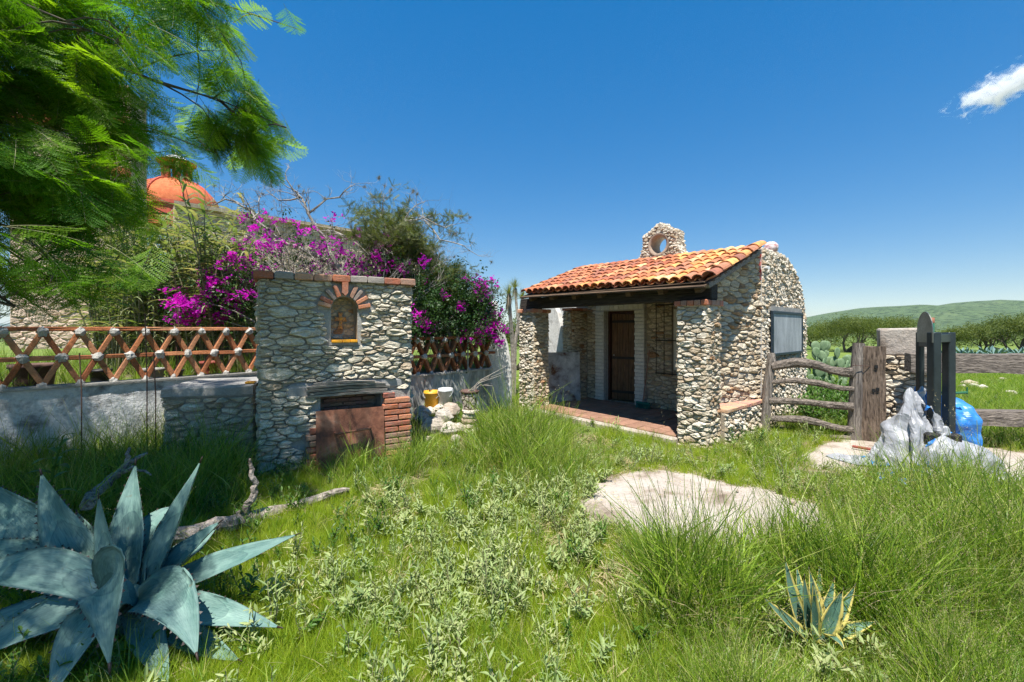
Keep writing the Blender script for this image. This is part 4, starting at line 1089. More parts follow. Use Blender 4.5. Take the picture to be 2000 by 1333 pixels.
jam2 = MB(); jam2.box((0.55, -0.012, 0.18), (0.16, 0.05, 0.55)); jam2 = jam2.build('brick_jamb', M['mortar_grey'], shrine)
for j in range(7):
    brick(jam2, (0.56-(0.02 if j % 2 else 0), -0.05-bat(0.07*j)*0.6, 0.01+0.07*j), (0.15 if j % 2 else 0.11, 0.08, 0.058), None, M['brick'], tuple(v*0.75 for v in brick_col()))
# rusted steel plate with a handle, leaning on the fireplace
pl = thing('rusty_plate', 'rusty brown steel plate with bar handle leaning on the shrine fireplace', 'metal plate', SW(0.57, -0.16, -0.03), SHA)
mb = MB(); vs = []
for k in (0, 1):
    for i in range(9):
        for j in range(8):
            x_, z_ = 0.76*i/8, 0.69*j/7
            vs.append((x_, 0.07*j/7+0.006*k+0.010*math.sin(x_*9)*0.6-0.02*math.sin(z_*3.2), z_-0.01*(i/8)))
fs = [(i*8+j, (i+1)*8+j, (i+1)*8+j+1, i*8+j+1) for i in range(8) for j in range(7)]
fs2 = [tuple(reversed([q+72 for q in f])) for f in fs]
rim_i = [i*8 for i in range(9)]+[64+j for j in range(1, 8)]+[i*8+7 for i in range(7, -1, -1)]+[j for j in range(6, 0, -1)]
fs3 = [(rim_i[(k+1) % len(rim_i)], rim_i[k], rim_i[k]+72, rim_i[(k+1) % len(rim_i)]+72) for k in range(len(rim_i))]
mb.add(vs, fs+fs2+fs3).build('plate', M['rust'], pl)
mb = MB(); mb.tube([(0.20, 0.045, 0.425), (0.20, -0.045, 0.43), (0.215, -0.055, 0.43), (0.57, -0.055, 0.455), (0.585, -0.04, 0.455), (0.585, 0.045, 0.45)], 0.014, 8); mb.build('handle', M['rust'], pl)

# ================================================================== STONE COUNTER beside it
CA = math.atan2(0.25, 0.88)
counter = thing('stone_counter', 'low rubble stone counter with thick cement top beside the shrine', 'counter', (-3.85, 4.70, 0), CA)
CB = []
mb = MB(); mb.box((0.43, 0.42, 0.365), (0.86, 0.84, 0.94)); base = mb.build('base', M['mortar_grey'], counter)
lay_stones(base, rubble(0.88, 0.84, 0.06, 0.19, 2.1, 121, None, 0.45, -0.01, -0.02), lambda s, t, d: V((s, -d, t)), M['stone_shrine'], 0.008, 0.05, 121, 1, False, CB)
lay_stones(base, rubble(0.84, 0.84, 0.06, 0.17, 2.1, 122, None, 0.45), lambda s, t, d: V((-d, 0.84-s, t)), M['stone_shrine'], 0.008, 0.05, 122, 0.3, False, CB)
commit_stones(CB, 120)
mb = MB(); R = random.Random(6); vs = []
for z_, e in ((0.825, 0.02), (0.845, 0.035), (0.93, 0.03), (0.952, 0.01)):
    for (x_, y_) in [(i*0.86/8, 0) for i in range(9)]+[(0.86, 0.84)]+[(0.86-i*0.86/8, 0.84) for i in range(1, 9)]:
        vs.append((x_+(-e if x_ < 0.01 else 0)+R.uniform(-0.006, 0.006), y_+(-e if y_ < 0.01 else e)+R.uniform(-0.008, 0.008), z_+R.uniform(-0.004, 0.004)))
n = 18; fs = [(k*n+i, k*n+(i+1) % n, (k+1)*n+(i+1) % n, (k+1)*n+i) for k in range(3) for i in range(n)]+[tuple(range(3*n, 4*n))]
mb.add(vs, fs).build('cement_top', M['concrete'], counter)
mb = MB(); mb.box((0.80, 0.12, 0.965), (0.10, 0.10, 0.025)); bevel(mb.build('glazed_tile', M['glaze_yellow'], counter), 0.005)

# ================================================================== LATTICE WALLS
def lump(mb, c, r, R, squash=1.0):
    vs = []; n, m = 8, 5
    for i in range(m+1):
        th = PI*i/m
        for j in range(n):
            rr = r*R.uniform(0.78, 1.2); ph = 2*PI*j/n
            vs.append((c[0]+rr*math.sin(th)*math.cos(ph), c[1]+rr*squash*math.sin(th)*math.sin(ph), c[2]+rr*math.cos(th)))
    mb.add(vs, [(i*n+j, i*n+(j+1) % n, (i+1)*n+(j+1) % n, (i+1)*n+j)[::-1] for i in range(m) for j in range(n)])
def lattice(label, org, az, step, first, count, zb, rise, base_mat, x0, x1, dirt, seed, top_rail=True):
    R = random.Random(seed)
    t = thing('lattice_wall', label, 'wall', org, az)
    mb = MB(); n = 30; vs = []
    for i in range(n+1):
        x = x0+(x1-x0)*i/n
        for z_, y_ in ((-0.15, -0.10), (0.3, -0.095), (0.6, -0.085), (zb-0.035, -0.08), (zb-0.035, 0.10), (-0.15, 0.10)):
            vs.append((x, y_+(R.uniform(-0.012, 0.012) if z_ > 0 else 0), z_+R.uniform(-0.008, 0.008)))
    mb.add(vs, [(6*i+j, 6*i+6+j, 6*i+7+j, 6*i+1+j) for i in range(n) for j in range(5)]+[tuple(range(6)), tuple(6*n+j for j in range(5, -1, -1))])
    mb.build('base_wall', base_mat, t)
    mb = MB(); mb.box(((x0+x1)/2, 0.005, zb-0.02), (x1-x0-0.01, 0.21, 0.03), None, 0, 0.003); mb.build('ledge', M['mortar_grey'], t)
    def col():
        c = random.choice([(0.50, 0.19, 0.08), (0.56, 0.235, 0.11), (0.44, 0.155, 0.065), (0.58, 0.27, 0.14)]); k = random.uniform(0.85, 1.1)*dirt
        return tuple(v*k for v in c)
    sz = 0.052
    Ld = math.hypot(step/2, rise)*0.99
    for i in range(count):
        xm = first+i*step                           # knot in the middle row
        for dx, dz in ((-1, 1), (1, 1), (-1, -1), (1, -1)):
            xa, za = xm+dx*step/2, zb+rise+dz*rise
            cx, cz = (xm+xa)/2, (zb+rise+za)/2
            if not x0 < cx < x1: continue
            th = math.atan2(za-(zb+rise), xa-xm)
            brick(t, (cx, R.uniform(-0.006, 0.006), cz), (round(Ld*0.97, 2), 0.105, sz), Matrix.Rotation(-th, 3, 'Y'), M['lattice_brick'], col(), 'lattice_brick')
        if x0 < xm+step/2 < x1:
            brick(t, (xm+step/2, R.uniform(-0.01, 0.01), zb+rise+R.uniform(-0.006, 0.006)), (round(step-0.03, 2), 0.10, 0.048), None, M['lattice_brick'], col(), 'lattice_brick')
        if top_rail: brick(t, (xm, R.uniform(-0.006, 0.006), zb+2*rise+0.022), (round(step-0.012, 2), 0.115, 0.046), None, M['lattice_brick'], tuple(min(1, v*1.15) for v in col()), 'lattice_brick')
        mb = MB(); lump(mb, (xm, -0.035, zb+rise), 0.058, R, 1.0); mb.build('mortar_lump', M['mortar_white'], t)
        mb = MB(); lump(mb, (xm+step/2, -0.035, zb+2*rise-0.012), 0.055, R, 1.0); mb.build('mortar_lump', M['mortar_white'], t)
        mb = MB(); lump(mb, (xm+step/2, -0.03, zb+0.005), 0.042, R, 1.0); mb.build('mortar_lump', M['mortar_white'], t)
    return t
FA = math.atan2(0.211, 0.188)
lattice('long open lattice of red bricks on a white plastered wall beside the reeds', (-5.21, 4.50, 0), FA, 0.2826, -0.2826*6, 19, 0.985, 0.297, M['plaster_worn'], -1.80, 3.62, 1.0, 5)
RA = math.atan2(1.40, 1.30)
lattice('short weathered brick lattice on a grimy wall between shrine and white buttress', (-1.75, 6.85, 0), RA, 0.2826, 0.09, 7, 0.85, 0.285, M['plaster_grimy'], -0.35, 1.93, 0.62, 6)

# raised ground behind those walls
def terrace():
    d = V((0.188, 0.211, 0)).normalized(); nrm = V((-d.y, d.x, 0))
    A = V((-5.21, 4.5, 0))
    P = [A-d*6+nrm*0.06, A-d*1.5+nrm*0.06, A+d*3.4+nrm*0.06, V((-2.55, 7.05, 0)), V((-1.80, 6.98, 0)), V((-1.0, 7.84, 0)), V((-0.55, 8.32, 0)), V((-0.42, 8.75, 0)), V((-0.6, 10.0, 0)), V((-4.0, 15, 0)), V((-16, 19, 0)), V((-22, 8, 0))]
    mb = MB(); n = len(P); top = 0.84
    c = V((-6.5, 9.5, top))
    mb.add([V((p.x, p.y, top)) for p in P]+[V((p.x, p.y, -0.3)) for p in P]+[c], [(i, (i+1) % n, 2*n) for i in range(n)]+[(i, n+i, n+(i+1) % n, (i+1) % n) for i in range(n)])
    return tag(mb.build('terrace', M['ground']), kind='structure'), [(p.x, p.y) for p in P]
TERR_O, TERR = terrace()

# white plastered buttress by the porch
bt = thing('plaster_buttress', 'tall curved white plastered buttress with bougainvillea shadows beside the porch', 'buttress', (-0.33, 8.62, 0), 0.10)
po = [(-0.36, 0.0), (0.335, 0.0), (0.33, 0.75), (0.31, 1.05), (0.255, 1.35), (0.16, 1.68), (0.075, 1.95), (0.04, 2.04), (0.03, 2.10), (0.055, 2.15), (0.05, 2.23), (-0.01, 2.27), (-0.075, 2.24), (-0.085, 2.16), (-0.06, 2.08), (-0.12, 1.9), (-0.22, 1.6), (-0.32, 1.2), (-0.36, 0.7)]
mb = MB(); mb.prism([(x, z-0.08) for x, z in po], 0.0, 0.34); bevel(mb.build('wall', M['plaster'], bt), 0.03, 2)

# pots on the raised ground, seen through the lattice
def pot(name, label, loc, r0, r1, h, mat, group=None):
    t = thing(name, label, 'pot', loc, 0, group)
    mb = MB(); mb.lathe([(0.001, 0.0), (r0, 0.0), (r0+(r1-r0)*0.5, h*0.5), (r1*0.97, h*0.86), (r1*1.06, h*0.87), (r1*1.07, h), (r1*0.98, h), (r1*0.9, h*0.80), (0.001, h*0.78)], (0, 0, 0), 20)
    mb.build('body', mat, t, True)
    mb = MB(); mb.lathe([(0.001, h*0.82), (r1*0.6, h*0.83), (r1*0.92, h*0.80)], (0, 0, 0), 14); mb.build('soil', M['soil'], t)
    return t
for lab, px_, d_, r_, h_, m_ in (('large brown clay pot behind the brick lattice', 66, 4.85, 0.19, 0.36, 'pot_clay'), ('round black plastic pot behind the middle of the lattice', 196, 5.25, 0.105, 0.26, 'pot_black'),
                                 ('dull grey tub behind the brick lattice', 297, 5.60, 0.13, 0.24, 'mortar_grey'), ('small black pot behind the lattice above the counter', 343, 5.80, 0.085, 0.20, 'pot_black'), ('red plastic pot with a seedling behind the lattice', 410, 6.05, 0.12, 0.30, 'pot_red')):
    pot('flower_pot', lab, ((px_-1000)/F*d_, d_, 0.84), r_*0.75, r_, h_, M[m_])

# patterned pot on a stack of flat stones, rocks, buckets
STK = GR(917, 862); STK = V((-0.62, 6.20, gz(-0.62, 6.20)))
def flat_stone(loc, L, Wd, H, rz, seed):
    R = random.Random(seed); mb = MB(); n = 11; vs = []
    for z_, k in ((0, 0.86), (H*0.35, 1.0), (H*0.7, 0.98), (H, 0.85)):
        for j in range(n):
            a = 2*PI*j/n; q = 1+0.16*mnoise.noise(V((math.cos(a)*1.5, math.sin(a)*1.5, seed)))+R.uniform(-0.05, 0.05)
            vs.append((L/2*k*q*math.cos(a), Wd/2*k*q*math.sin(a), z_+(R.uniform(-0.006, 0.006) if 0 < z_ < H else 0)))
    fs = [(i*n+j, i*n+(j+1) % n, (i+1)*n+(j+1) % n, (i+1)*n+j) for i in range(3) for j in range(n)]+[tuple(range(n-1, -1, -1)), tuple(3*n+j for j in range(n))]
    o = mb.add(vs, fs).build('flat_stone', M['stone_pale']); o.location = loc; o.rotation_euler = (0, 0, rz)
    return o
z_ = STK.z-0.02
for k, (L_, W_, H_) in enumerate(((0.30, 0.26, 0.075), (0.27, 0.24, 0.07), (0.25, 0.24, 0.075), (0.24, 0.22, 0.07), (0.28, 0.25, 0.055))):
    tag(flat_stone((STK.x+random.uniform(-0.012, 0.012), STK.y+random.uniform(-0.012, 0.012), z_), L_, W_, H_, k*1.3, 30+k), ('lowest flat stone of the stack, half sunk in grass', 'second flat stone up in the stack under the patterned pot', 'middle flat stone of the stack under the patterned pot', 'fourth flat stone up in the stack under the patterned pot', 'broad thin slab directly under the patterned pot')[k], 'stone', 'flat stones stacked under the pot')
    z_ += H_
pp = thing('patterned_pot', 'tapered clay pot with crazy paving stone pattern on a stone stack', 'pot', (STK.x, STK.y, z_))
mb = MB(); mb.lathe([(0.001, 0.0), (0.088, 0.0), (0.122, 0.24), (0.136, 0.245), (0.138, 0.275), (0.128, 0.28), (0.118, 0.25), (0.001, 0.245)], (0, 0, 0), 24); mb.build('body', M['pot_clay'], pp, True)
PB = []
def potfn(s, t, d):
    a = -PI/2+s/0.11; r = 0.088+0.034*t/0.24+d*0.6; return V((r*math.cos(a), r*math.sin(a), t))
lay_stones(pp, rubble(0.69, 0.235, 0.065, 0.085, 1.0, 141, None, 0.1, 0, 0.004), potfn, M['pot_stone'], 0.006, 0.016, 141, 1, False, PB); commit_stones(PB, 60)
mb = MB(); R = random.Random(3)
for k in range(6):
    a = R.uniform(-0.4, 1.0); L_ = R.uniform(0.25, 0.5)
    mb.tube([(0.02*k-0.05, 0, 0.24), (0.06+0.10*math.cos(a), R.uniform(-0.08, 0.08), 0.24+L_*0.4), (0.10+L_*math.cos(a), R.uniform(-0.15, 0.15), 0.24+L_*R.uniform(0.3, 0.9))], [0.008, 0.006, 0.003], 5)
mb.build('dry_stems', M['bark_pale'], pp)

def rock(loc, s, seed, mat, name='rock'):
    R = random.Random(seed); mb = MB(); n, m = 12, 8; vs = []
    axes = [V((R.uniform(-1, 1), R.uniform(-1, 1), R.uniform(-0.7, 1))).normalized() for _ in range(9)]; cut = [R.uniform(0.62, 0.95) for _ in range(9)]
    for i in range(m+1):
        th = PI*i/m
        for j in range(n):
            ph = 2*PI*j/n; d = V((math.sin(th)*math.cos(ph), math.sin(th)*math.sin(ph), math.cos(th)))
            r = 1+0.18*mnoise.noise(d*1.3+V((seed, 0, 0)))+0.05*mnoise.noise(d*4+V((seed, 3, 0)))
            for ax, c in zip(axes, cut):
                q = d.dot(ax)
                if q > 0.05: r = min(r, c/q)
            vs.append(V((d.x*r*s[0], d.y*r*s[1], d.z*r*s[2])))
    o = mb.add(vs, [(i*n+j, (i+1)*n+j, (i+1)*n+(j+1) % n, i*n+(j+1) % n) for i in range(m) for j in range(n)]).build(name, mat)
    o.location = loc; o.rotation_euler = (0, 0, R.uniform(0, 6))
    return o
rocks = [((868, 815), 6.35, (0.13, 0.12, 0.11)), ((880, 800), 6.5, (0.15, 0.13, 0.11)), ((838, 805), 6.6, (0.09, 0.09, 0.07)), ((848, 838), 6.2, (0.15, 0.13, 0.12)), ((825, 822), 6.4, (0.11, 0.11, 0.10)),
         ((876, 842), 6.1, (0.13, 0.12, 0.09)), ((895, 838), 6.15, (0.10, 0.10, 0.08)), ((858, 798), 6.75, (0.09, 0.08, 0.08)), ((822, 800), 6.7, (0.10, 0.10, 0.08)), ((836, 858), 5.95, (0.05, 0.05, 0.04)), ((890, 862), 5.95, (0.07, 0.06, 0.05))]
for k, ((x_, y_), d_, s_) in enumerate(rocks):
    p = PX(x_, y_, d_); g = gz(p.x, p.y); p.z = max(g+s_[2]*0.45, min(p.z, g+s_[2]*1.5))
    big = k in (0, 1, 3)
    tag(rock(p, tuple(q*1.25 for q in s_), 60+k, M['rock'] if k not in (2, 7, 9) else M['stone_pale']), 'rough tan rock heaped between the shrine and the patterned pot' if k not in (2, 7, 9) else 'chalky white stone in the rock heap beside the shrine', 'rock', 'rocks heaped beside the shrine')
def bucket(label, loc, r, h, mat, tilt=0.0):
    t = thing('bucket', label, 'bucket', loc); t.rotation_euler = (tilt, 0, 0)
    mb = MB(); mb.lathe([(0.001, 0.01), (r*0.82, 0.0), (r*0.97, h*0.86), (r*1.04, h*0.87), (r*1.04, h*0.92), (r*0.99, h*0.93), (r*1.01, h), (r*0.95, h), (r*0.80, 0.03), (0.001, 0.03)], (0, 0, 0), 24); mb.build('body', mat, t, True)
    mb = MB(); mb.tube([(r*1.05*math.cos(a), -0.6*r*math.sin(a)-0.02, h*0.9-0.35*h*math.sin(a)) for a in np.linspace(0, PI, 12)], 0.004, 5); mb.build('handle', M['zinc'], t)
for lab, px_, d_, r_, h_, mm in (('yellow plastic bucket against the grimy wall', 843, 6.85, 0.125, 0.30, 'bucket_yellow'), ('dirty white plastic bucket beside the yellow one', 870, 6.80, 0.115, 0.34, 'bucket_white')):
    x_ = (px_-1000)/F*d_; bucket(lab, (x_, d_, gz(x_, d_)+0.10), r_, h_, M[mm])
# thin steel rods standing in front of the lattice
for k, (lab, x_, yt, yb, d_) in enumerate((('bent dark steel rod before the white wall', 155, 690, 835, 4.55), ('tall rusty steel rod standing at the counter corner', 283, 612, 870, 4.75), ('thin rod leaning beside the tall rusty rod', 300, 690, 860, 4.80), ('thin rod rising behind the counter', 341, 630, 745, 5.45), ('second rod rising behind the counter near the other', 347, 600, 742, 5.55), ('short rod behind the counter near the shrine', 432, 640, 735, 5.85))):
    a, b = PX(x_, yt, d_), PX(x_+4, yb, d_)
    zb_ = gz(b.x, b.y)-0.05 if d_ < 5 else 0.9
    mb = MB(); mb.tube([V((b.x, b.y, zb_)), (a+b)/2+V((0.012, 0, 0)), a], 0.006, 5); o = mb.build('steel_rod', M['rust_rod']); tag(o, lab, 'rod')

# ================================================================== GATE, PILLAR, FENCE
gate = thing('wooden_gate', 'rustic weathered pole gate between cottage and thick wooden post', 'gate', (4.10, 6.72, 0))
GO = V((4.10, 6.72, 0))
def gpx(x, y, d): return PX(x, y, d)-GO
def limb(mb, path, rad, R, n=9, flat=1.0, wob=0.006):
    mb.tube([V(p)+V((R.uniform(-wob, wob), R.uniform(-wob, wob), R.uniform(-wob, wob))) for p in path], rad, n, 0, 0.10)
R = random.Random(11)
mb = MB(); a, b = gpx(1507, 690, 6.72), gpx(1493, 836, 6.72); limb(mb, [b+V((0, 0, -0.1)), b.lerp(a, 0.3), b.lerp(a, 0.6), b.lerp(a, 0.9), a], [0.075, 0.07, 0.072, 0.066, 0.05], R); mb.build('stile', M['gate_post'], gate)
mb = MB(); a, b = gpx(1678, 671, 6.12), gpx(1668, 868, 6.12); limb(mb, [b, b.lerp(a, 0.3), b.lerp(a, 0.6), b.lerp(a, 0.85), a], [0.088, 0.084, 0.086, 0.08, 0.07], R, 8); mb.build('stile', M['gate_post'], gate)
for (x0, y0, x1, y1, up, r) in ((1508, 716, 1668, 728, 11, 0.068), (1506, 747, 1668, 760, 7, 0.042), (1503, 784, 1667, 794, 2, 0.052), (1500, 818, 1667, 840, 6, 0.052), (1497, 845, 1667, 858, -2, 0.045)):
    mb = MB(); path = []; rr = []
    for k in range(8):
        t = k/7; d = 6.72+(6.12-6.72)*t; path.append(gpx(x0+(x1-x0)*t, y0+(y1-y0)*t-up*math.sin(PI*min(1, t*1.3)), d-0.03)); rr.append(r*(1+0.15*math.sin(t*7+x0)))
    limb(mb, path, rr, R, 8); mb.build('rail', M['gate_wood'], gate)
mb = MB(); p = gpx(1600, 722, 6.3); mb.tube([gpx(1630, 728, 6.25), gpx(1668, 714, 6.02), gpx(1690, 715, 6.0), gpx(1705, 718, 6.0)], 0.005, 4); mb.build('tie_wire', M['rust_rod'], gate)

pw = 0.27
wp = thing('wooden_post', 'thick square dark brown timber post beside the stone pillar', 'post', PX(1704, 858, 6.05)*V((1, 1, 0)) if False else (PX(1704, 858, 6.08).x, 6.08, -0.05), -0.62)
mb = MB(); vs = []; R = random.Random(14)
for k in range(9):
    z_ = 1.40*k/8; w_ = pw/2*(1+R.uniform(-0.04, 0.04)); o_ = R.uniform(-0.008, 0.008)
    for sx, sy in ((-1, -1), (-0.15, -1.06), (0.2, -0.98), (1, -1), (1, 1), (-1, 1)): vs.append((sx*w_+o_, sy*w_*0.9, z_+(R.uniform(-0.015, 0.02) if k == 8 else 0)))
mb.add(vs, [(k*6+j, k*6+(j+1) % 6, (k+1)*6+(j+1) % 6, (k+1)*6+j) for k in range(8) for j in range(6)]+[tuple(48+j for j in range(6))])
mb.build('timber', M['post_wood'], wp)
mb = MB(); 
for z_, x_ in ((1.12, 0.03), (0.78, 0.0), (0.80, 0.045)): mb.box((x_, -pw*0.47, z_), (0.035, 0.02, 0.045))
mb.build('knot', M['black'], wp)

pil = thing('stone_pillar', 'square stone pillar with smooth white plaster top behind the machine', 'pillar', (5.60, 6.05, 0), -0.66)
PB = []; w_ = 0.50
mb = MB(); mb.box((0, w_/2, 0.58), (w_, w_, 1.30)); core = mb.build('shaft', M['mortar_house'], pil)
for k, fn in enumerate((lambda s, t, d: V((s, -d, t)), lambda s, t, d: V((w_/2+d, s+w_/2, t)), lambda s, t, d: V((-w_/2-d, w_/2-s, t)))):
    lay_stones(core, rubble(w_+0.02, 1.22, 0.055, 0.12, 2.1, 151+k, None, 0.4, -w_/2-0.01, 0.0), fn, M['stone_pale'], 0.007, 0.05, 151+k, 1 if k == 0 else 0.2, False, PB)
commit_stones(PB, 120)
mb = MB(); mb.box((0, w_/2-0.005, 1.415), (w_+0.02, w_+0.03, 0.40), None, 0, 0.01); bevel(mb.build('plaster_cap', M['slab'], pil), 0.03, 2)

rf = thing('rail_fence', 'weathered two rail timber fence running from the stone pillar', 'fence', (5.60, 5.75, 0))
FO = V((5.60, 5.75, 0)); R = random.Random(17)
def plank_rail(a, b, h, w, name):
    mb = MB(); vs = []; n = 14
    for k in range(n+1):
        t = k/n; p = V(a).lerp(V(b), t); hh = h/2*(1+R.uniform(-0.05, 0.05))
        d = (V(b)-V(a)).normalized(); sd = V((d.y, -d.x, 0))
        for u, z_ in ((-1, -0.95), (-1.05, 0.1), (-0.9, 0.95), (0.9, 1.0), (1, -0.9)): vs.append(p+sd*(-u*w/2)+V((0, 0, z_*hh+R.uniform(-0.006, 0.006))))
    mb.add(vs, [(k*5+j, k*5+(j+1) % 5, (k+1)*5+(j+1) % 5, (k+1)*5+j) for k in range(n) for j in range(5)]+[(4, 3, 2, 1, 0), tuple(n*5+j for j in range(5))])
    return mb.build(name, M['gate_wood'], rf)
plank_rail(V((5.45, 5.82, 1.135))-FO, V((10.2, 5.15, 1.13))-FO, 0.265, 0.12, 'rail')
plank_rail(V((5.45, 5.82, 0.42))-FO, V((10.2, 5.15, 0.37))-FO, 0.21, 0.16, 'rail')
mb = MB(); mb.tube([V((10.1, 5.28, -0.1))-FO, V((10.1, 5.28, 0.7))-FO, V((10.08, 5.28, 1.45))-FO], [0.12, 0.11, 0.10], 9, 0, 0.08); mb.build('post', M['gate_post'], rf)

# ================================================================== STEEL MACHINE UNDER A TARPAULIN
mc = thing('machine_frame', 'black steel machine frame with half round guard plate and tarpaulin at its foot', 'machine', (4.95, 5.05, 0), -0.20)
MO = Matrix.Translation(V((4.95, 5.05, 0))) @ Matrix.Rotation(-0.20, 4, 'Z'); MI = MO.inverted()
def ml(p): return MI @ V(p)
TOPZ = 1.53
legs = {'b': PX(1824, 655, 4.80), 'c': PX(1853, 655, 5.06), 'a': PX(1797, 660, 5.10), 'd': PX(1826, 660, 5.36)}
for k, p in legs.items():
    mb = MB(); q = ml((p.x, p.y, 0)); mb.box((q.x, q.y, TOPZ/2), (0.088 if k != 'a' else 0.06, 0.088 if k != 'a' else 0.06, TOPZ+0.06), Matrix.Rotation(0.25, 3, 'Z')); bevel(mb.build('leg', M['steel_dark'], mc), 0.006)
def mbar(k1, k2, z_, h_=0.10):
    a, b = legs[k1], legs[k2]; mb = MB(); A, B = ml((a.x, a.y, z_)), ml((b.x, b.y, z_)); d = (B-A).normalized()*0.045
    mb.bar(A+d, B-d, 0.06, h_); bevel(mb.build('cross_bar', M['steel_dark'], mc), 0.005)
mbar('b', 'c', TOPZ-0.035); mbar('b', 'a', TOPZ-0.10, 0.08); mbar('c', 'd', TOPZ-0.035); mbar('a', 'd', TOPZ-0.10, 0.08); mbar('b', 'c', 0.25, 0.06); mbar('b', 'a', 0.28, 0.06)
# guard plate: flat bottom, rounded top, standing between two legs
A, B = ml((legs['a'].x-0.06, legs['a'].y, 0)), ml((legs['b'].x-0.055, legs['b'].y-0.05, 0)); A.z = B.z = 0
dd = (B-A); L_ = dd.length; dd.normalize(); nn = V((-dd.y, dd.x, 0))
ol = [(0, 0.0), (L_, 0.0), (L_, 0.10)]+[(L_/2+L_/2*math.cos(t), 0.12+0.235*math.sin(t)) for t in np.linspace(0, PI, 17)]+[(0, 0.10)]
mb = MB(); k = len(ol); z0 = 1.445
vs = [A+dd*(0.10*L_+x*0.86)+nn*o+V((0, 0, z0+z)) for o in (0.0, 0.009) for x, z in ol]
mb.add(vs, [tuple(range(k)), tuple(range(2*k-1, k-1, -1))]+[(i, i+k, (i+1) % k+k, (i+1) % k) for i in range(k)]); mb.build('guard_plate', M['blade_steel'], mc)
p = PX(1815, 640, 5.05); q = ml((p.x, p.y, 0)); mb = MB(); mb.lathe([(0.045, 1.45), (0.045, 1.70), (0.036, 1.70), (0.036, 1.60)], (q.x, q.y, 0), 14); mb.build('pipe', M['green_paint'], mc, True)
mb = MB(); mb.lathe([(0.0465, 1.672), (0.0465, 1.735), (0.036, 1.735), (0.036, 1.66)], (q.x, q.y, 0), 14); mb.build('pipe_collar', M['rust'], mc, True)
p = PX(1866, 768, 5.15); q = ml(p); mb = MB(); mb.tube([q+V((-0.5, 0.05, 0)), q+V((0.0, 0, 0)), q+V((0.12, 0, 0.01))], 0.014, 8); mb.tube([q+V((0.12, 0, -0.01)), q+V((0.12, 0, 0.075))], 0.008, 6); mb.build('lever', M['green_paint'], mc)
# dark engine block under the cover
p = PX(1838, 900, 4.72); q = ml((p.x, p.y, 0)); mb = MB(); mb.box((q.x, q.y+0.12, 0.22), (0.34, 0.36, 0.44)); mb.tube([q+V((0.0, -0.1, 0.25)), q+V((0, 0.1, 0.25))], 0.11, 14); bevel(mb.build('engine', M['black'], mc), 0.02)

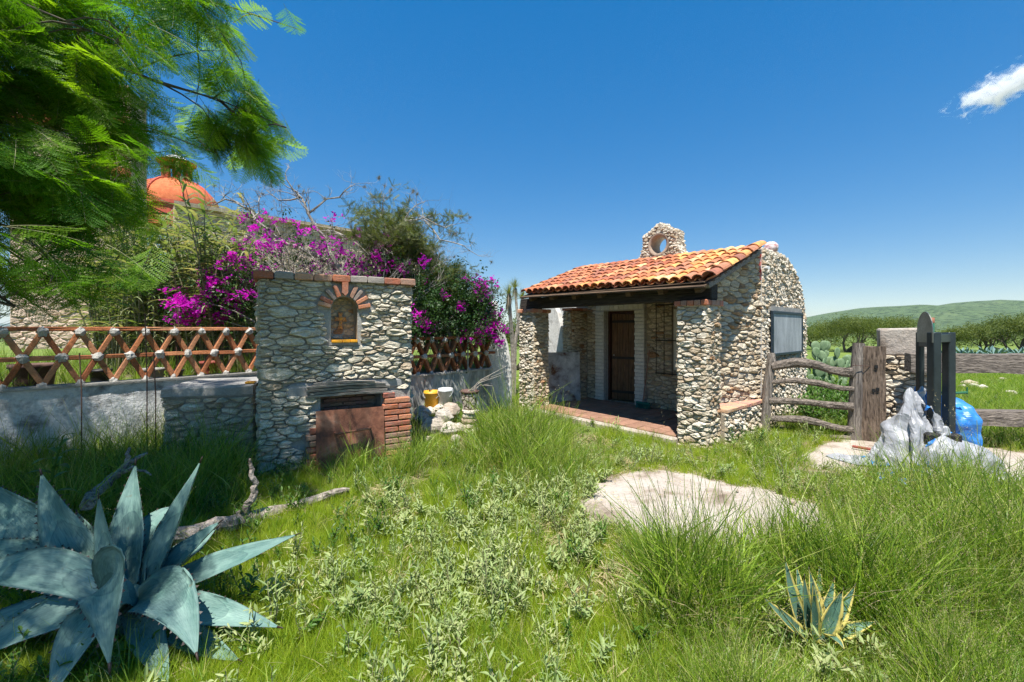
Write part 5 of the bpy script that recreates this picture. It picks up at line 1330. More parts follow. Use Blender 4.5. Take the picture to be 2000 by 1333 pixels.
def drape(label, nx, ny, size, M0, pins, balls, steps=260, seed=1, name='tarpaulin', mat=None):
    """let a square sheet fall and settle over round lumps and the ground (position based dynamics)"""
    Rn = np.random.default_rng(seed)
    gu, gv = np.meshgrid(np.linspace(-0.5, 0.5, nx), np.linspace(-0.5, 0.5, ny), indexing='ij')
    P = np.stack([gu*size[0], gv*size[1], np.zeros_like(gu)], -1)+Rn.normal(0, 0.004, (nx, ny, 3))
    Mm = np.array(M0.to_3x3()); T = np.array(M0.translation)
    P = P @ Mm.T+T
    rest = (size[0]/(nx-1), size[1]/(ny-1)); dg = math.hypot(*rest)
    pin = []
    for u, v, t in pins:
        i0, j0 = int(round((u+0.5)*(nx-1))), int(round((v+0.5)*(ny-1)))
        for di in range(-2, 3):
            for dj in range(-2, 3):
                i, j = min(nx-1, max(0, i0+di)), min(ny-1, max(0, j0+dj)); k = 0.75
                pin.append((i, j, np.array(t, float)+(P[i, j]-P[i0, j0])*k-np.array((0, 0, 0.010*(di*di+dj*dj)))))
    start = [P[i, j].copy() for i, j, t in pin]
    Q = P.copy()
    def solve(A, B, L, k=1.0):
        d = B-A; ln = np.linalg.norm(d, axis=-1, keepdims=True)+1e-9; c = d*((ln-L)/ln*0.5*k); return c
    for s in range(steps):
        vel = (P-Q)*0.975; Q = P.copy(); P = P+vel; P[..., 2] -= 0.0011
        for it in range(7):
            for par in (0, 1):
                A, B = P[par:-1:2], P[par+1::2]; n = min(len(A), len(B)); c = solve(A[:n], B[:n], rest[0]); P[par:-1:2][:n] += c; P[par+1::2][:n] -= c
                A, B = P[:, par:-1:2], P[:, par+1::2]; n = min(A.shape[1], B.shape[1]); c = solve(A[:, :n], B[:, :n], rest[1]); P[:, par:-1:2][:, :n] += c; P[:, par+1::2][:, :n] -= c
            c = solve(P[:-1, :-1], P[1:, 1:], dg, 0.22); P[:-1, :-1] += c; P[1:, 1:] -= c
            c = solve(P[1:, :-1], P[:-1, 1:], dg, 0.22); P[1:, :-1] += c; P[:-1, 1:] -= c
            c = solve(P[:-2], P[2:], rest[0]*2, 0.10); P[:-2] += c; P[2:] -= c
            c = solve(P[:, :-2], P[:, 2:], rest[1]*2, 0.10); P[:, :-2] += c; P[:, 2:] -= c
            for (cx, cy, cz_, r) in balls:
                d = P-np.array((cx, cy, cz_)); ln = np.linalg.norm(d, axis=-1, keepdims=True)+1e-9; hit = ln < r
                P = np.where(hit, np.array((cx, cy, cz_))+d/ln*r, P); Q = np.where(hit, Q*0.3+P*0.7, Q)
            low = P[..., 2] < 0.012
            P[..., 2] = np.where(low, 0.012, P[..., 2]); Q[..., :2] = np.where(low[..., None], Q[..., :2]*0.4+P[..., :2]*0.6, Q[..., :2])
            for (i, j, t), s0 in zip(pin, start):
                f = min(1.0, s/60); P[i, j] = s0*(1-f)+t*f
    t = thing(name, label, 'tarpaulin', (float(P[..., 0].mean()), float(P[..., 1].mean()), 0)); o_ = np.array(t.location)
    # sharp creases: facets of a cell pattern pushed out along the normal
    du = np.gradient(P, axis=0); dv = np.gradient(P, axis=1); nrm = np.cross(du, dv); nrm /= np.linalg.norm(nrm, axis=-1, keepdims=True)+1e-9
    cr = np.array([[mnoise.voronoi(V((i*size[0]/nx*6.5, j*size[1]/ny*6.5, seed)))[0][0]*0.068+mnoise.voronoi(V((i*size[0]/nx*15, j*size[1]/ny*15, seed+3)))[0][0]*0.017 for j in range(ny)] for i in range(nx)])
    P = P+nrm*(cr-cr.mean())[..., None]
    P[..., 2] = np.maximum(P[..., 2], 0.010)
    vs = [tuple(p) for p in (P-o_).reshape(-1, 3)]
    fs = [(i*ny+j, (i+1)*ny+j, (i+1)*ny+j+1, i*ny+j+1) for i in range(nx-1) for j in range(ny-1)]
    MB().add(vs, fs).build('sheet', mat or M['tarp_sheet'], t, False)
    return t
def flat_at(x, y, z, rz=0.0): return Matrix.Translation((x, y, z)) @ Matrix.Rotation(rz, 4, 'Z')
lb, lc, la = legs['b'], legs['c'], legs['a']
pk = PX(1772, 752, 5.0)
drape('crumpled silver tarpaulin hung from the machine legs and spread on the paving', 78, 70, (1.85, 1.6), flat_at(pk.x-0.05, pk.y-0.05, 0.95, 0.5),
      [(0.10, 0.10, (la.x-0.03, la.y-0.06, 0.92)), (0.02, -0.02, (pk.x-0.02, pk.y-0.05, 0.93)), (0.20, -0.06, (lb.x-0.06, lb.y-0.02, 0.74))],
      [(pk.x-0.10, pk.y-0.02, 0.36, 0.17), (pk.x+0.12, pk.y-0.12, 0.25, 0.20), (pk.x-0.22, pk.y-0.12, 0.10, 0.16)], 260, 4)
h2 = PX(1868, 925, 4.66)
drape('low heap of silver tarpaulin with blue lining on the paving below the machine', 56, 50, (1.15, 1.0), flat_at(h2.x, h2.y, 0.62, -0.4),
      [(-0.30, 0.35, (lb.x+0.03, lb.y-0.10, 0.52))], [(h2.x-0.08, h2.y+0.08, 0.16, 0.26), (h2.x+0.16, h2.y+0.02, 0.10, 0.24)], 200, 9)
h3 = PX(1872, 830, 5.32)
drape('bright blue side of a tarpaulin hanging behind the machine legs', 56, 50, (1.25, 1.05), flat_at(h3.x, h3.y, 0.95, 0.3) @ Matrix.Rotation(PI, 4, 'X'),
      [(-0.12, 0.0, (la.x+0.10, la.y+0.12, 0.93)), (0.15, 0.05, (lc.x+0.05, lc.y+0.16, 0.80))], [(h3.x+0.02, h3.y+0.08, 0.42, 0.30), (h3.x+0.14, h3.y+0.02, 0.24, 0.30)], 220, 14)
# blue plastic shreds in the grass
mb = MB(); R = random.Random(21)
for k in range(90):
    p = GR(R.gauss(1800, 40), R.uniform(925, 975)); s = R.uniform(0.012, 0.04); z_ = 0.03+R.uniform(0, 0.12)
    d1 = V((R.uniform(-1, 1), R.uniform(-1, 1), R.uniform(-0.6, 0.6))).normalized()*s; d2 = d1.cross(V((R.uniform(-1, 1), R.uniform(-1, 1), 1))).normalized()*s*0.5
    c = V((p.x, p.y, z_)); mb.add([c-d1-d2, c+d1-d2*0.6, c+d1*1.2+d2, c-d1*0.7+d2*1.2], [(0, 1, 2, 3)])
tag(mb.build('plastic_shreds', M['tarp_blue']), 'torn shreds of blue plastic caught in the grass', 'litter', None, 'stuff')
# small clay pipe lying by the gate
mb = MB(); a, b = GR(1665, 872, 0.04), GR(1712, 880, 0.04); mb.tube([a, b], 0.018, 8); tag(mb.build('clay_rod', M['pot_red']), 'thin orange rod lying on the paving below the wooden post', 'rod')

# ================================================================== AGAVES
def mat_agave(name, base, light, margin=None):
    m, nt, n, l = newmat(name)
    vec = coords(n, l, False)
    at = n.new('ShaderNodeAttribute'); at.attribute_name = 'luv'
    sp = n.new('ShaderNodeSeparateXYZ'); l.new(at.outputs['Vector'], sp.inputs[0])
    a = noise_t(n, l, vec, 5, 7, 0.6, 0.5); b = noise_t(n, l, at.outputs['Vector'], 3.0, 5, 0.6, 0.8, (7, 1.6, 1))
    r = ramp(n, [(0.3, base), (0.68, light)]); l.new(a, r.inputs[0])
    rb = ramp(n, [(0.36, (0.60, 0.66, 0.68)), (0.5, (1, 1, 1)), (0.66, (1.25, 1.22, 1.16))]); l.new(b, rb.inputs[0])
    c = mixc(n, l, 0.75, r.outputs[0], rb.outputs[0], 'MULTIPLY')
    # imprints left by the neighbouring leaves
    w_ = math_(n, l, 'ADD', math_(n, l, 'MULTIPLY', sp.outputs[1], 0.9), math_(n, l, 'MULTIPLY', math_(n, l, 'MULTIPLY', sp.outputs[0], sp.outputs[0]), 0.55))
    w_ = math_(n, l, 'FRACT', math_(n, l, 'ADD', w_, math_(n, l, 'MULTIPLY', a, 0.5)))
    rw_ = ramp(n, [(0.0, (0.72, 0.76, 0.78)), (0.04, (1.22, 1.2, 1.15)), (0.16, (1, 1, 1)), (0.97, (0.97, 0.97, 0.97)), (1.0, (0.72, 0.76, 0.78))]); l.new(w_, rw_.inputs[0])
    c = mixc(n, l, 1.0, c, rw_.outputs[0], 'MULTIPLY')
    sc_ = noise_t(n, l, vec, 16, 6, 0.7); rs_ = ramp(n, [(0.30, (1, 1, 1)), (0.37, (0, 0, 0))]); l.new(sc_, rs_.inputs[0])
    c = mixc(n, l, math_(n, l, 'MULTIPLY', rs_.outputs[0], 0.6), c, (0.16, 0.15, 0.10))
    if margin:
        e = math_(n, l, 'ABSOLUTE', sp.outputs[0]); e = math_(n, l, 'ADD', e, math_(n, l, 'MULTIPLY', math_(n, l, 'SUBTRACT', b, 0.5), 0.35))
        re = ramp(n, [(0.60, (0, 0, 0)), (0.70, (1, 1, 1))]); l.new(e, re.inputs[0]); c = mixc(n, l, re.outputs[0], c, margin)
    return finish(m, n, l, c, 0.6, math_(n, l, 'ADD', a, math_(n, l, 'MULTIPLY', b, 0.5)), 0.25, 0.012, 0.0, 0.35)
M['agave'] = mat_agave('agave', (0.065, 0.15, 0.135), (0.21, 0.325, 0.285))
M['agave_var'] = mat_agave('agave_var', (0.055, 0.14, 0.10), (0.12, 0.22, 0.16), (0.55, 0.46, 0.13))
M['spine'] = mat_plain('spine', (0.035, 0.02, 0.016), 0.5)
def agave_leaf(parent, b, c, t, w, mat, thick=0.022, trough=0.35, teeth=0.035, seed=0, upv=V((0, 0, 1)), wprof=None):
    R = random.Random(seed); b, c, t = V(b), V(c), V(t)
    NL, NC_ = 18, 8; top = []; cen = []
    for i in range(NL+1):
        u = i/NL; p = b*(1-u)**2+c*2*u*(1-u)+t*u*u; cen.append(p)
    vs = []; luv = []
    out_edge = [[], []]
    for i in range(NL+1):
        u = i/NL; tan = (cen[min(i+1, NL)]-cen[max(i-1, 0)]).normalized()
        sd = tan.cross(upv)
        if sd.length < 0.08: sd = tan.cross(V((0.3, -1, 0.2)))
        sd.normalize(); nr = sd.cross(tan).normalized()
        if u < 0.42: ww = 0.60+0.40*math.sin(u/0.42*PI/2)
        else: ww = max(0.0, 1-((u-0.42)/0.58)**1.45)
        if wprof: ww = wprof(u)
        ww *= w/2; th = thick*(1-u)**0.6*(1.5 if u < 0.15 else 1)+0.003
        for k in range(NC_+1):
            s = -1+2*k/NC_
            q = cen[i]+sd*(ww*s)+nr*(trough*ww*(abs(s)**1.7)+0.006*mnoise.noise(V((u*5, s*2, seed))))
            vs.append(q); luv.append((s, u*3, seed*1.7))
        for k in range(NC_+1):
            s = -1+2*k/NC_
            vs.append(cen[i]+sd*(ww*s*0.96)+nr*(trough*ww*(abs(s)**1.7)-th*(1-s*s*0.85))); luv.append((s, u*3, seed*1.7+5))
        out_edge[0].append((vs[-2*(NC_+1)], sd*-1, tan)); out_edge[1].append((vs[-NC_-2], sd, tan))
    m = NC_+1; st = 2*m; fs = []
    for i in range(NL):
        o, o2 = i*st, (i+1)*st
        for k in range(NC_): fs += [(o+k, o+k+1, o2+k+1, o2+k), (o+m+k, o2+m+k, o2+m+k+1, o+m+k+1)]
        fs += [(o, o2, o2+m, o+m), (o+NC_, o+m+NC_, o2+m+NC_, o2+NC_)]
    mb = MB(); mb.add(vs, fs, 0)
    L = sum((cen[i+1]-cen[i]).length for i in range(NL))
    if teeth:
        k = max(6, int(L/teeth))
        for e in out_edge:
            for q in range(1, k):
                u = q/k
                if u > 0.93: continue
                f = u*NL; i = int(f); g = f-i
                p = e[i][0].lerp(e[min(i+1, NL)][0], g); s, tn = e[i][1], e[i][2]; h = R.uniform(0.007, 0.012)*(w/0.2)
                mb.add([p-tn*h*0.7, p+tn*h*0.7, p+s*h+tn*h*0.5], [(0, 1, 2)], 1); luv += [(0, 0, 0)]*3
    tn = (cen[-1]-cen[-2]).normalized(); o0 = len(mb.v)
    mb.tube([cen[-1]-tn*0.02, cen[-1]+tn*0.012, cen[-1]+tn*0.022*(w/0.2)], [0.005*(w/0.2)+0.001, 0.004*(w/0.2), 0.0006], 5, 1); luv += [(0, 0, 0)]*(len(mb.v)-o0)
    me = mb.mesh('leaf', [mat, M['spine']], True)
    at = me.attributes.new('luv', 'FLOAT_VECTOR', 'POINT'); at.data.foreach_set('vector', np.array(luv, dtype=np.float32).ravel())
    return link('leaf', me, parent)
AC = V((-2.04, 2.25, 0.0))
ag = thing('blue_agave', 'big blue grey agave with broad toothed leaves in dappled shade', 'agave', AC)
def ap(x, y, d): return PX(x, y, d)-AC
# (tip pixel, depth), (bend pixel, depth), width, upper-side direction
cz0 = V((0, 0, 0.16))
LV = [
    ((80, 922), 2.45, (128, 1085), 2.36, 0.235, (0.25, -1, 0.35)),
    ((265, 903), 2.62, (250, 1060), 2.48, 0.215, (0.05, -1, 0.3)),
    ((192, 968), 2.34, (206, 1080), 2.32, 0.115, (0.0, -1, 0.2)),
    ((393, 898), 2.50, (318, 1075), 2.38, 0.185, (-0.45, -1, 0.45)),
    ((338, 990), 2.66, (262, 1030), 2.52, 0.215, (-0.2, -1, 0.6)),
    ((432, 1018), 2.42, (350, 1085), 2.34, 0.165, (-0.5, -0.9, 0.8)),
    ((424, 1030), 2.72, (350, 1100), 2.58, 0.26, (-0.4, -1, 0.5)),
    ((583, 1043), 2.40, (430, 1105), 2.36, 0.150, (-0.3, -0.8, 1)),
    ((548, 1226), 2.10, (400, 1190), 2.22, 0.165, (-0.1, -0.5, 1)),
    ((385, 1283), 1.93, (345, 1105), 2.06, 0.230, (0.1, -0.7, 1)),
    ((214, 1305), 1.80, (205, 1020), 1.94, 0.27, (0.0, -1.0, 0.35)),
    ((-50, 930), 2.55, (40, 1040), 2.42, 0.27, (0.4, -1, 0.5)),
    ((-120, 1075), 2.35, (30, 1075), 2.28, 0.215, (0.3, -0.8, 1)),
    ((-90, 1165), 2.12, (40, 1060), 2.18, 0.205, (0.2, -0.7, 1)),
    ((-110, 1240), 2.10, (60, 1195), 2.18, 0.17, (0.1, -0.6, 1)),
    ((-80, 1315), 1.96, (80, 1195), 2.08, 0.20, (0.1, -0.6, 1)),
    ((95, 1375), 1.78, (170, 1190), 1.98, 0.21, (0.1, -0.6, 1)),
    ((330, 1345), 1.86, (300, 1255), 2.06, 0.14, (0.0, -0.6, 1)),
    ((150, 1000), 2.75, (180, 1090), 2.55, 0.22, (0.0, -1, 0.4)),
    ((470, 1300), 2.0, (380, 1260), 2.14, 0.14, (0.0, -0.6, 1)),
]
for k, (t, td, c, cd, w, u) in enumerate(LV):
    tip = ap(t[0], t[1], td); cc = ap(c[0], c[1], cd)
    a = math.atan2(tip.y, tip.x)
    base = cz0+V((math.cos(a)*0.07, math.sin(a)*0.07, 0.02*math.sin(k*2.1)))
    if tip.z+AC.z < 0.02: tip.z = 0.03
    agave_leaf(ag, base, cc, tip, w, M['agave'], 0.026, 0.38, 0.036, k+1, V(u))
mb = MB(); mb.lathe([(0.11, -0.1), (0.13, 0.05), (0.10, 0.15), (0.04, 0.22), (0.001, 0.23)], (0, 0, 0), 14); mb.build('core', M['agave'], ag, True)
VC = GR(1592, 1262)
va = thing('variegated_agave', 'small agave with yellow edged green leaves in tall grass', 'agave', VC)
def vp(x, y, d): return PX(x, y, d)-VC
for k, (t, td, c, cd, w) in enumerate([((1533, 1090), 2.16, (1545, 1185), 2.15, 0.085), ((1556, 1105), 2.28, (1565, 1190), 2.2, 0.08), ((1571, 1125), 2.08, (1572, 1205), 2.1, 0.082), ((1580, 1112), 2.2, (1596, 1195), 2.18, 0.095), ((1588, 1140), 2.04, (1588, 1210), 2.08, 0.07),
                                       ((1630, 1130), 2.22, (1612, 1200), 2.18, 0.075), ((1646, 1152), 2.10, (1622, 1205), 2.12, 0.09), ((1670, 1143), 2.16, (1640, 1205), 2.15, 0.075), ((1712, 1215), 2.12, (1660, 1225), 2.13, 0.07), ((1490, 1165), 2.1, (1535, 1215), 2.12, 0.06), ((1520, 1185), 1.98, (1555, 1230), 2.06, 0.06), ((1650, 1270), 1.94, (1620, 1225), 2.04, 0.075), ((1600, 1105), 2.4, (1600, 1190), 2.25, 0.08)]):
    tip = vp(*t, td); cc = vp(*c, cd); a = math.atan2(tip.y, tip.x)
    agave_leaf(va, V((math.cos(a)*0.025, math.sin(a)*0.025, 0.02)), cc, tip, w, M['agave_var'], 0.012, 0.45, 0.022, 40+k, V((-tip.x*0.6, -tip.y-0.55, 0.35)))

# ================================================================== DEAD BRANCH
db = thing('dead_branch', 'weathered grey dead branch lying in the grass behind the agave', 'branch', PX(430, 1030, 3.3)*V((1, 1, 0)))
DO = V(db.location); R = random.Random(31)
def wood(pts, rad, nm, n=9):
    P = []; rr = []
    for i in range(len(pts)-1):
        for t in (0, 0.33, 0.66): P.append(V(pts[i]).lerp(V(pts[i+1]), t)+V((R.uniform(-1, 1), R.uniform(-1, 1), R.uniform(-1, 1)))*0.012); rr.append(rad[i]+(rad[i+1]-rad[i])*t)
    P.append(V(pts[-1])); rr.append(rad[-1]); mb = MB(); mb.tube([p-DO for p in P], rr, n, 0, 0.14); return mb.build(nm, M['dead_wood'], db)
wood([PX(180, 1085, 2.85), PX(300, 1055, 3.0), PX(400, 1036, 3.2), PX(470, 1020, 3.45), PX(560, 995, 3.75), PX(640, 968, 3.95), PX(682, 957, 4.05)], [0.05, 0.06, 0.066, 0.062, 0.052, 0.042, 0.022], 'limb', 10)
wood([PX(468, 1008, 3.45), PX(492, 975, 3.5), PX(500, 945, 3.5), PX(490, 918, 3.48), PX(488, 897, 3.47)], [0.036, 0.030, 0.024, 0.018, 0.008], 'fork')
wood([PX(540, 1005, 3.68), PX(548, 1016, 3.62), PX(520, 1012, 3.5)], [0.02, 0.014, 0.005], 'stub', 6)
wood([PX(172, 985, 3.1), PX(186, 962, 3.3), PX(215, 938, 3.5), PX(245, 910, 3.6), PX(288, 885, 3.7)], [0.045, 0.04, 0.034, 0.026, 0.010], 'limb')
wood([PX(245, 912, 3.6), PX(250, 892, 3.6), PX(253, 875, 3.62)], [0.026, 0.018, 0.010], 'fork', 7)
wood([PX(228, 930, 3.55), PX(262, 912, 3.5), PX(295, 928, 3.45)], [0.022, 0.016, 0.006], 'fork', 7)

# ================================================================== GRASS AND WEEDS
R = random.Random(41)
def fine_tuft(k):
    mb = MB()
    for i in range(46):
        a = R.uniform(0, 2*PI); r = R.uniform(0, 0.075); az = R.uniform(0, 2*PI); h = R.uniform(0.05, 0.13)
        blade(mb, (r*math.cos(a), r*math.sin(a), 0), az, h, R.uniform(0.01, 0.07), R.uniform(0.002, 0.004), 2, 0, 1.0, R.uniform(0, PI))
    return source('fine_tuft', mb, M['grass_fine'])
def tall_tuft(k, h0, h1, nb, w=0.0085, seed_heads=2, straw=2):
    mb = MB()
    for i in range(nb):
        a = R.uniform(0, 2*PI); r = R.uniform(0, 0.06); az = a+R.uniform(-1.2, 1.2); h = R.uniform(h0, h1)
        blade(mb, (r*math.cos(a), r*math.sin(a), 0), az, h, h*R.uniform(0.12, 0.75), R.uniform(0.6, 1.25)*w, 5, 0, R.uniform(0.8, 1.6), R.uniform(0, PI))
    for i in range(straw):
        a = R.uniform(0, 2*PI); h = R.uniform(h0*0.5, h1*0.8)
        blade(mb, (0.05*math.cos(a), 0.05*math.sin(a), 0), a, h, h*R.uniform(0.4, 1.0), w*0.8, 4, 1, 1.3, R.uniform(0, PI))
    for i in range(seed_heads):
        a = R.uniform(0, 2*PI); h = h1*R.uniform(0.95, 1.25); ln = h*R.uniform(0.1, 0.35); d = V((math.cos(a), math.sin(a), 0))
        P = [d*(ln*t**2)+V((0, 0, h*t)) for t in (0, 0.33, 0.66, 0.85)]; mb.tube(P, [0.0013]*3+[0.001], 3, 0, cap=False)
        tip = P[-1]
        for q in range(10):
            t = q/10; c = tip+(d*ln*0.5+V((0, 0, h*0.17)))*t
            s = V((R.uniform(-1, 1), R.uniform(-1, 1), R.uniform(0.1, 1))).normalized()*0.010
            mb.add([c, c+s+V((0.0018, 0, 0)), c+s*1.3], [(0, 1, 2)], 1)
    return source('tall_tuft', mb, [M['grass_tall'], M['grass_straw']])
def weed(k, h, nl, L, mat='weed_silver', wid=0.24, ns=3):
    mb = MB()
    for s in range(ns):
        a = R.uniform(0, 2*PI); hh = h*R.uniform(0.6, 1.1); ln = hh*R.uniform(0.1, 0.6); d = V((math.cos(a), math.sin(a), 0))
        P = [d*(ln*t**1.5)+V((R.uniform(-0.01, 0.01), R.uniform(-0.01, 0.01), hh*t)) for t in np.linspace(0, 1, 5)]
        mb.tube(P, [0.0032, 0.003, 0.0026, 0.002, 0.0012], 3, 1, cap=False)
        for i in range(nl):
            t = 0.12+0.88*(i+0.5)/nl; f = t*4; j = min(3, int(f)); p = P[j].lerp(P[j+1], f-j)
            az = i*2.4+R.uniform(-0.5, 0.5); el = R.uniform(-0.1, 0.9)+0.5*t
            dr = V((math.cos(az)*math.cos(el), math.sin(az)*math.cos(el), math.sin(el)))
            LL = L*R.uniform(0.6, 1.15)*(1-0.35*t)
            leafcard(mb, p, dr, V((0, 0, 1)), LL, LL*wid*R.uniform(0.8, 1.2), 0, 0.35, 3, LL*R.uniform(0, 0.35))
    return source('weed', mb, [M[mat], M['weed_stem']])
FT = [fine_tuft(k) for k in range(4)]
TT = [tall_tuft(k, 0.22, 0.50, 17) for k in range(4)]+[tall_tuft(9, 0.30, 0.62, 14, 0.012, 3, 3), tall_tuft(10, 0.25, 0.60, 11, 0.015, 2, 2), tall_tuft(11, 0.35, 0.72, 11, 0.013, 3, 3)]
ST = [tall_tuft(k, 0.10, 0.24, 18, 0.006, 0, 3) for k in range(3)]
WS = [weed(k, R.uniform(0.11, 0.25), R.randint(9, 16), R.uniform(0.045, 0.08), 'weed_silver', R.uniform(0.18, 0.3), R.randint(1, 5)) for k in range(8)]
GW = [weed(k, 0.20, 12, 0.055, 'leaf_green', 0.36, 4) for k in range(3)]
def blocked(x, y):
    if in_poly(x, y, SLAB1) or in_poly(x, y, SLAB2): return True
    if in_poly(x, y, TERR): return True
    a = (x-2.63)*math.cos(UA)+(y-5.72)*math.sin(UA); b = -(x-2.63)*math.sin(UA)+(y-5.72)*math.cos(UA)
    if -3.80 < a < 0.02 and -0.05 < b < 4.4 and not (a < -3.45 and b > 0.4): return True
    if -0.05 < a < 0.14 and 0.35 < b < 4.3: return True
    if -4.6 < a <= -3.4 and 0.85 < b < 4.4: return True
    s = (x+2.84)*0.873+(y-4.6)*0.488; d = -(x+2.84)*0.488+(y-4.6)*0.873
    if -0.02 < s < 1.76 and -0.05 < d < 0.6: return True
    s = (x+3.85)*math.cos(CA)+(y-4.7)*math.sin(CA); d = -(x+3.85)*math.sin(CA)+(y-4.7)*math.cos(CA)
    if -0.03 < s < 0.95 and -0.03 < d < 1.0: return True
    d = V((0.188, 0.211, 0)).normalized(); q = -(x+5.21)*d.y+(y-4.5)*d.x
    if x < -2.6 and q > -0.10: return True
    return False
def blob(x, y, cx, cy, rx, ry): return math.exp(-(((x-cx)/rx)**2+((y-cy)/ry)**2))
def tallness(x, y):                                 # where the grass stands high
    v = 0
    v = max(v, 1.0*sm(0.45, 1.0, x-0.15*(y-2))*sm(3.35, 2.7, y))                   # foreground right
    v = max(v, 1.7*blob(x, y, 0.10, 5.3, 0.75, 1.0), 0.75*blob(x, y, -0.45, 5.4, 0.45, 0.6))           # clump before the porch
    v = max(v, 0.9*sm(2.4, 3.2, x)*sm(4.6, 3.6, y), 0.9*blob(x, y, 4.6, 4.3, 1.0, 0.5))                           # right of the paving
    v = max(v, 0.9*sm(-2.2, -2.9, x)*sm(2.7, 3.3, y))                              # shaded strip by the wall
    v = max(v, 0.75*blob(x, y, -1.75, 4.75, 0.45, 0.4), 0.9*blob(x, y, -1.1, 5.0, 0.35, 0.5), 0.6*blob(x, y, 0.4, 7.4, 0.7, 0.5))
    v = max(v, 0.5*blob(x, y, 3.3, 5.3, 0.5, 0.5), 0.7*sm(5.2, 6.0, x)*sm(6.6, 5.6, y))
    return v
def silver(x, y):
    v = 0.10
    v = max(v, 0.95*blob(x, y, -0.45, 2.55, 0.75, 0.55), 0.75*blob(x, y, 0.15, 3.4, 1.1, 0.7), 0.95*blob(x, y, 0.45, 4.2, 0.5, 0.45), 0.8*blob(x, y, 1.35, 5.0, 0.9, 0.45))
    v = max(v, 0.9*blob(x, y, 3.5, 5.5, 0.75, 0.6), 0.7*blob(x, y, 2.0, 2.6, 1.6, 0.6), 0.6*blob(x, y, 3.0, 4.2, 0.8, 0.6))
    return v
pf, rf_, sf, jf = [], [], [], []
def put(L, x, y, z, s, i, tilt=0.12):
    L[0].append((x, y, z)); L[1].append((R.uniform(-tilt, tilt), R.uniform(-tilt, tilt), R.uniform(0, 2*PI))); L[2].append(s); L[3].append(i)
def inview(x, y, m=0.25): return y > 1.45 and abs(x) < 1.25*y+0.7
L1, L2, L3, L4, L5 = ([], [], [], []), ([], [], [], []), ([], [], [], []), ([], [], [], []), ([], [], [], [])
for k in range(60000):                              # carpet of fine grass, thinning with distance
    y = 1.5+13*R.random()**1.9; x = R.uniform(-1.3*y-0.5, 1.3*y+0.5)
    if R.random() > 1.0 or x < -7 or blocked(x, y): continue
    bare = mnoise.noise(V((x*1.3, y*1.3, 20)))
    if bare > 0.30 and R.random() < 0.8: continue
    if y > 6.5 and R.random() < 0.35: continue
    if y < 5 and R.random() < 0.85*tallness(x, y): continue
    if len(L1[0]) > 15000: break
    put(L1, x, y, gz(x, y), R.uniform(0.6, 1.15)*(1.15 if y > 6 else 1), R.randrange(4))
for k in range(40000):
    y = 1.55+8*R.random()**1.5; x = R.uniform(-1.25*y-0.3, 1.25*y+0.3)
    if blocked(x, y): continue
    t = tallness(x, y)
    if R.random() > t*0.85+0.012: continue
    if (x-1.50)**2/0.10+(y-1.98)**2/0.14 < 1 and (y < 2.16 or R.random() < 0.6): continue
    near = 0.62 if y < 2.2 else 1.0
    cl = mnoise.noise(V((x*1.9, y*1.9, 40)))
    if cl < -0.12 and R.random() < 0.75: continue
    put(L2, x, y, gz(x, y)-0.01, R.uniform(0.55, 1.1)*(0.45+0.6*t)*near*(1+0.45*cl), R.choice((0, 1, 2, 3, 4, 5, 6, 5, 6)), 0.25)
    if len(L2[0]) > 4200: break
for k in range(9000):
    y = 1.5+9*R.random()**1.4; x = R.uniform(-1.25*y-0.3, 1.25*y+0.3)
    if blocked(x, y) or R.random() > 0.35+0.5*tallness(x, y): continue
    put(L3, x, y, gz(x, y), R.uniform(0.6, 1.2), R.randrange(3), 0.2)
for k in range(14000):
    y = 1.7+5.5*R.random()**1.3; x = R.uniform(-1.0*y-0.3, 1.1*y)
    if blocked(x, y) or x < -1.6: continue
    if R.random() > silver(x, y)*0.55*(0.35+0.65*(mnoise.noise(V((x*2.2, y*2.2, 5))) > -0.1)): continue
    put(L4, x, y, gz(x, y)-0.005, R.uniform(0.5, 1.4), R.randrange(8), 0.45)
    if len(L4[0]) > 2100: break
for k in range(5000):                               # green leafy weeds: shade, gate, bed
    y = 1.7+8*R.random(); x = R.uniform(-1.25*y, 1.25*y)
    if blocked(x, y): continue
    v = max(0.08, 0.7*sm(-1.3, -2.2, x)*sm(5.2, 4.0, y), 0.9*blob(x, y, -0.9, 6.7, 0.6, 0.5), 0.8*blob(x, y, 3.4, 5.9, 0.6, 0.5), 0.8*blob(x, y, 0.5, 7.7, 0.5, 0.4), 0.5*blob(x, y, -1.0, 3.4, 0.6, 0.8))
    if R.random() > v*0.6: continue
    put(L5, x, y, gz(x, y), R.uniform(0.5, 1.3), R.randrange(3), 0.3)
for nm, L, S, lab in (('lawn_grass', L1, FT, 'fine bright green grass covering the yard'), ('tall_grass', L2, TT, 'tall green grass standing in clumps'), ('meadow_grass', L3, ST, 'short mixed grass blades between the weeds'), ('silvery_weeds', L4, WS, 'pale silvery green leafy weeds'), ('leafy_weeds', L5, GW, 'low dark green broad leaved weeds')):
    tag(scatter(nm, *L, S), lab, 'grass' if 'grass' in nm else 'weeds', None, 'stuff')
print('grass', len(L1[0]), len(L2[0]), len(L3[0]), len(L4[0]), len(L5[0]))
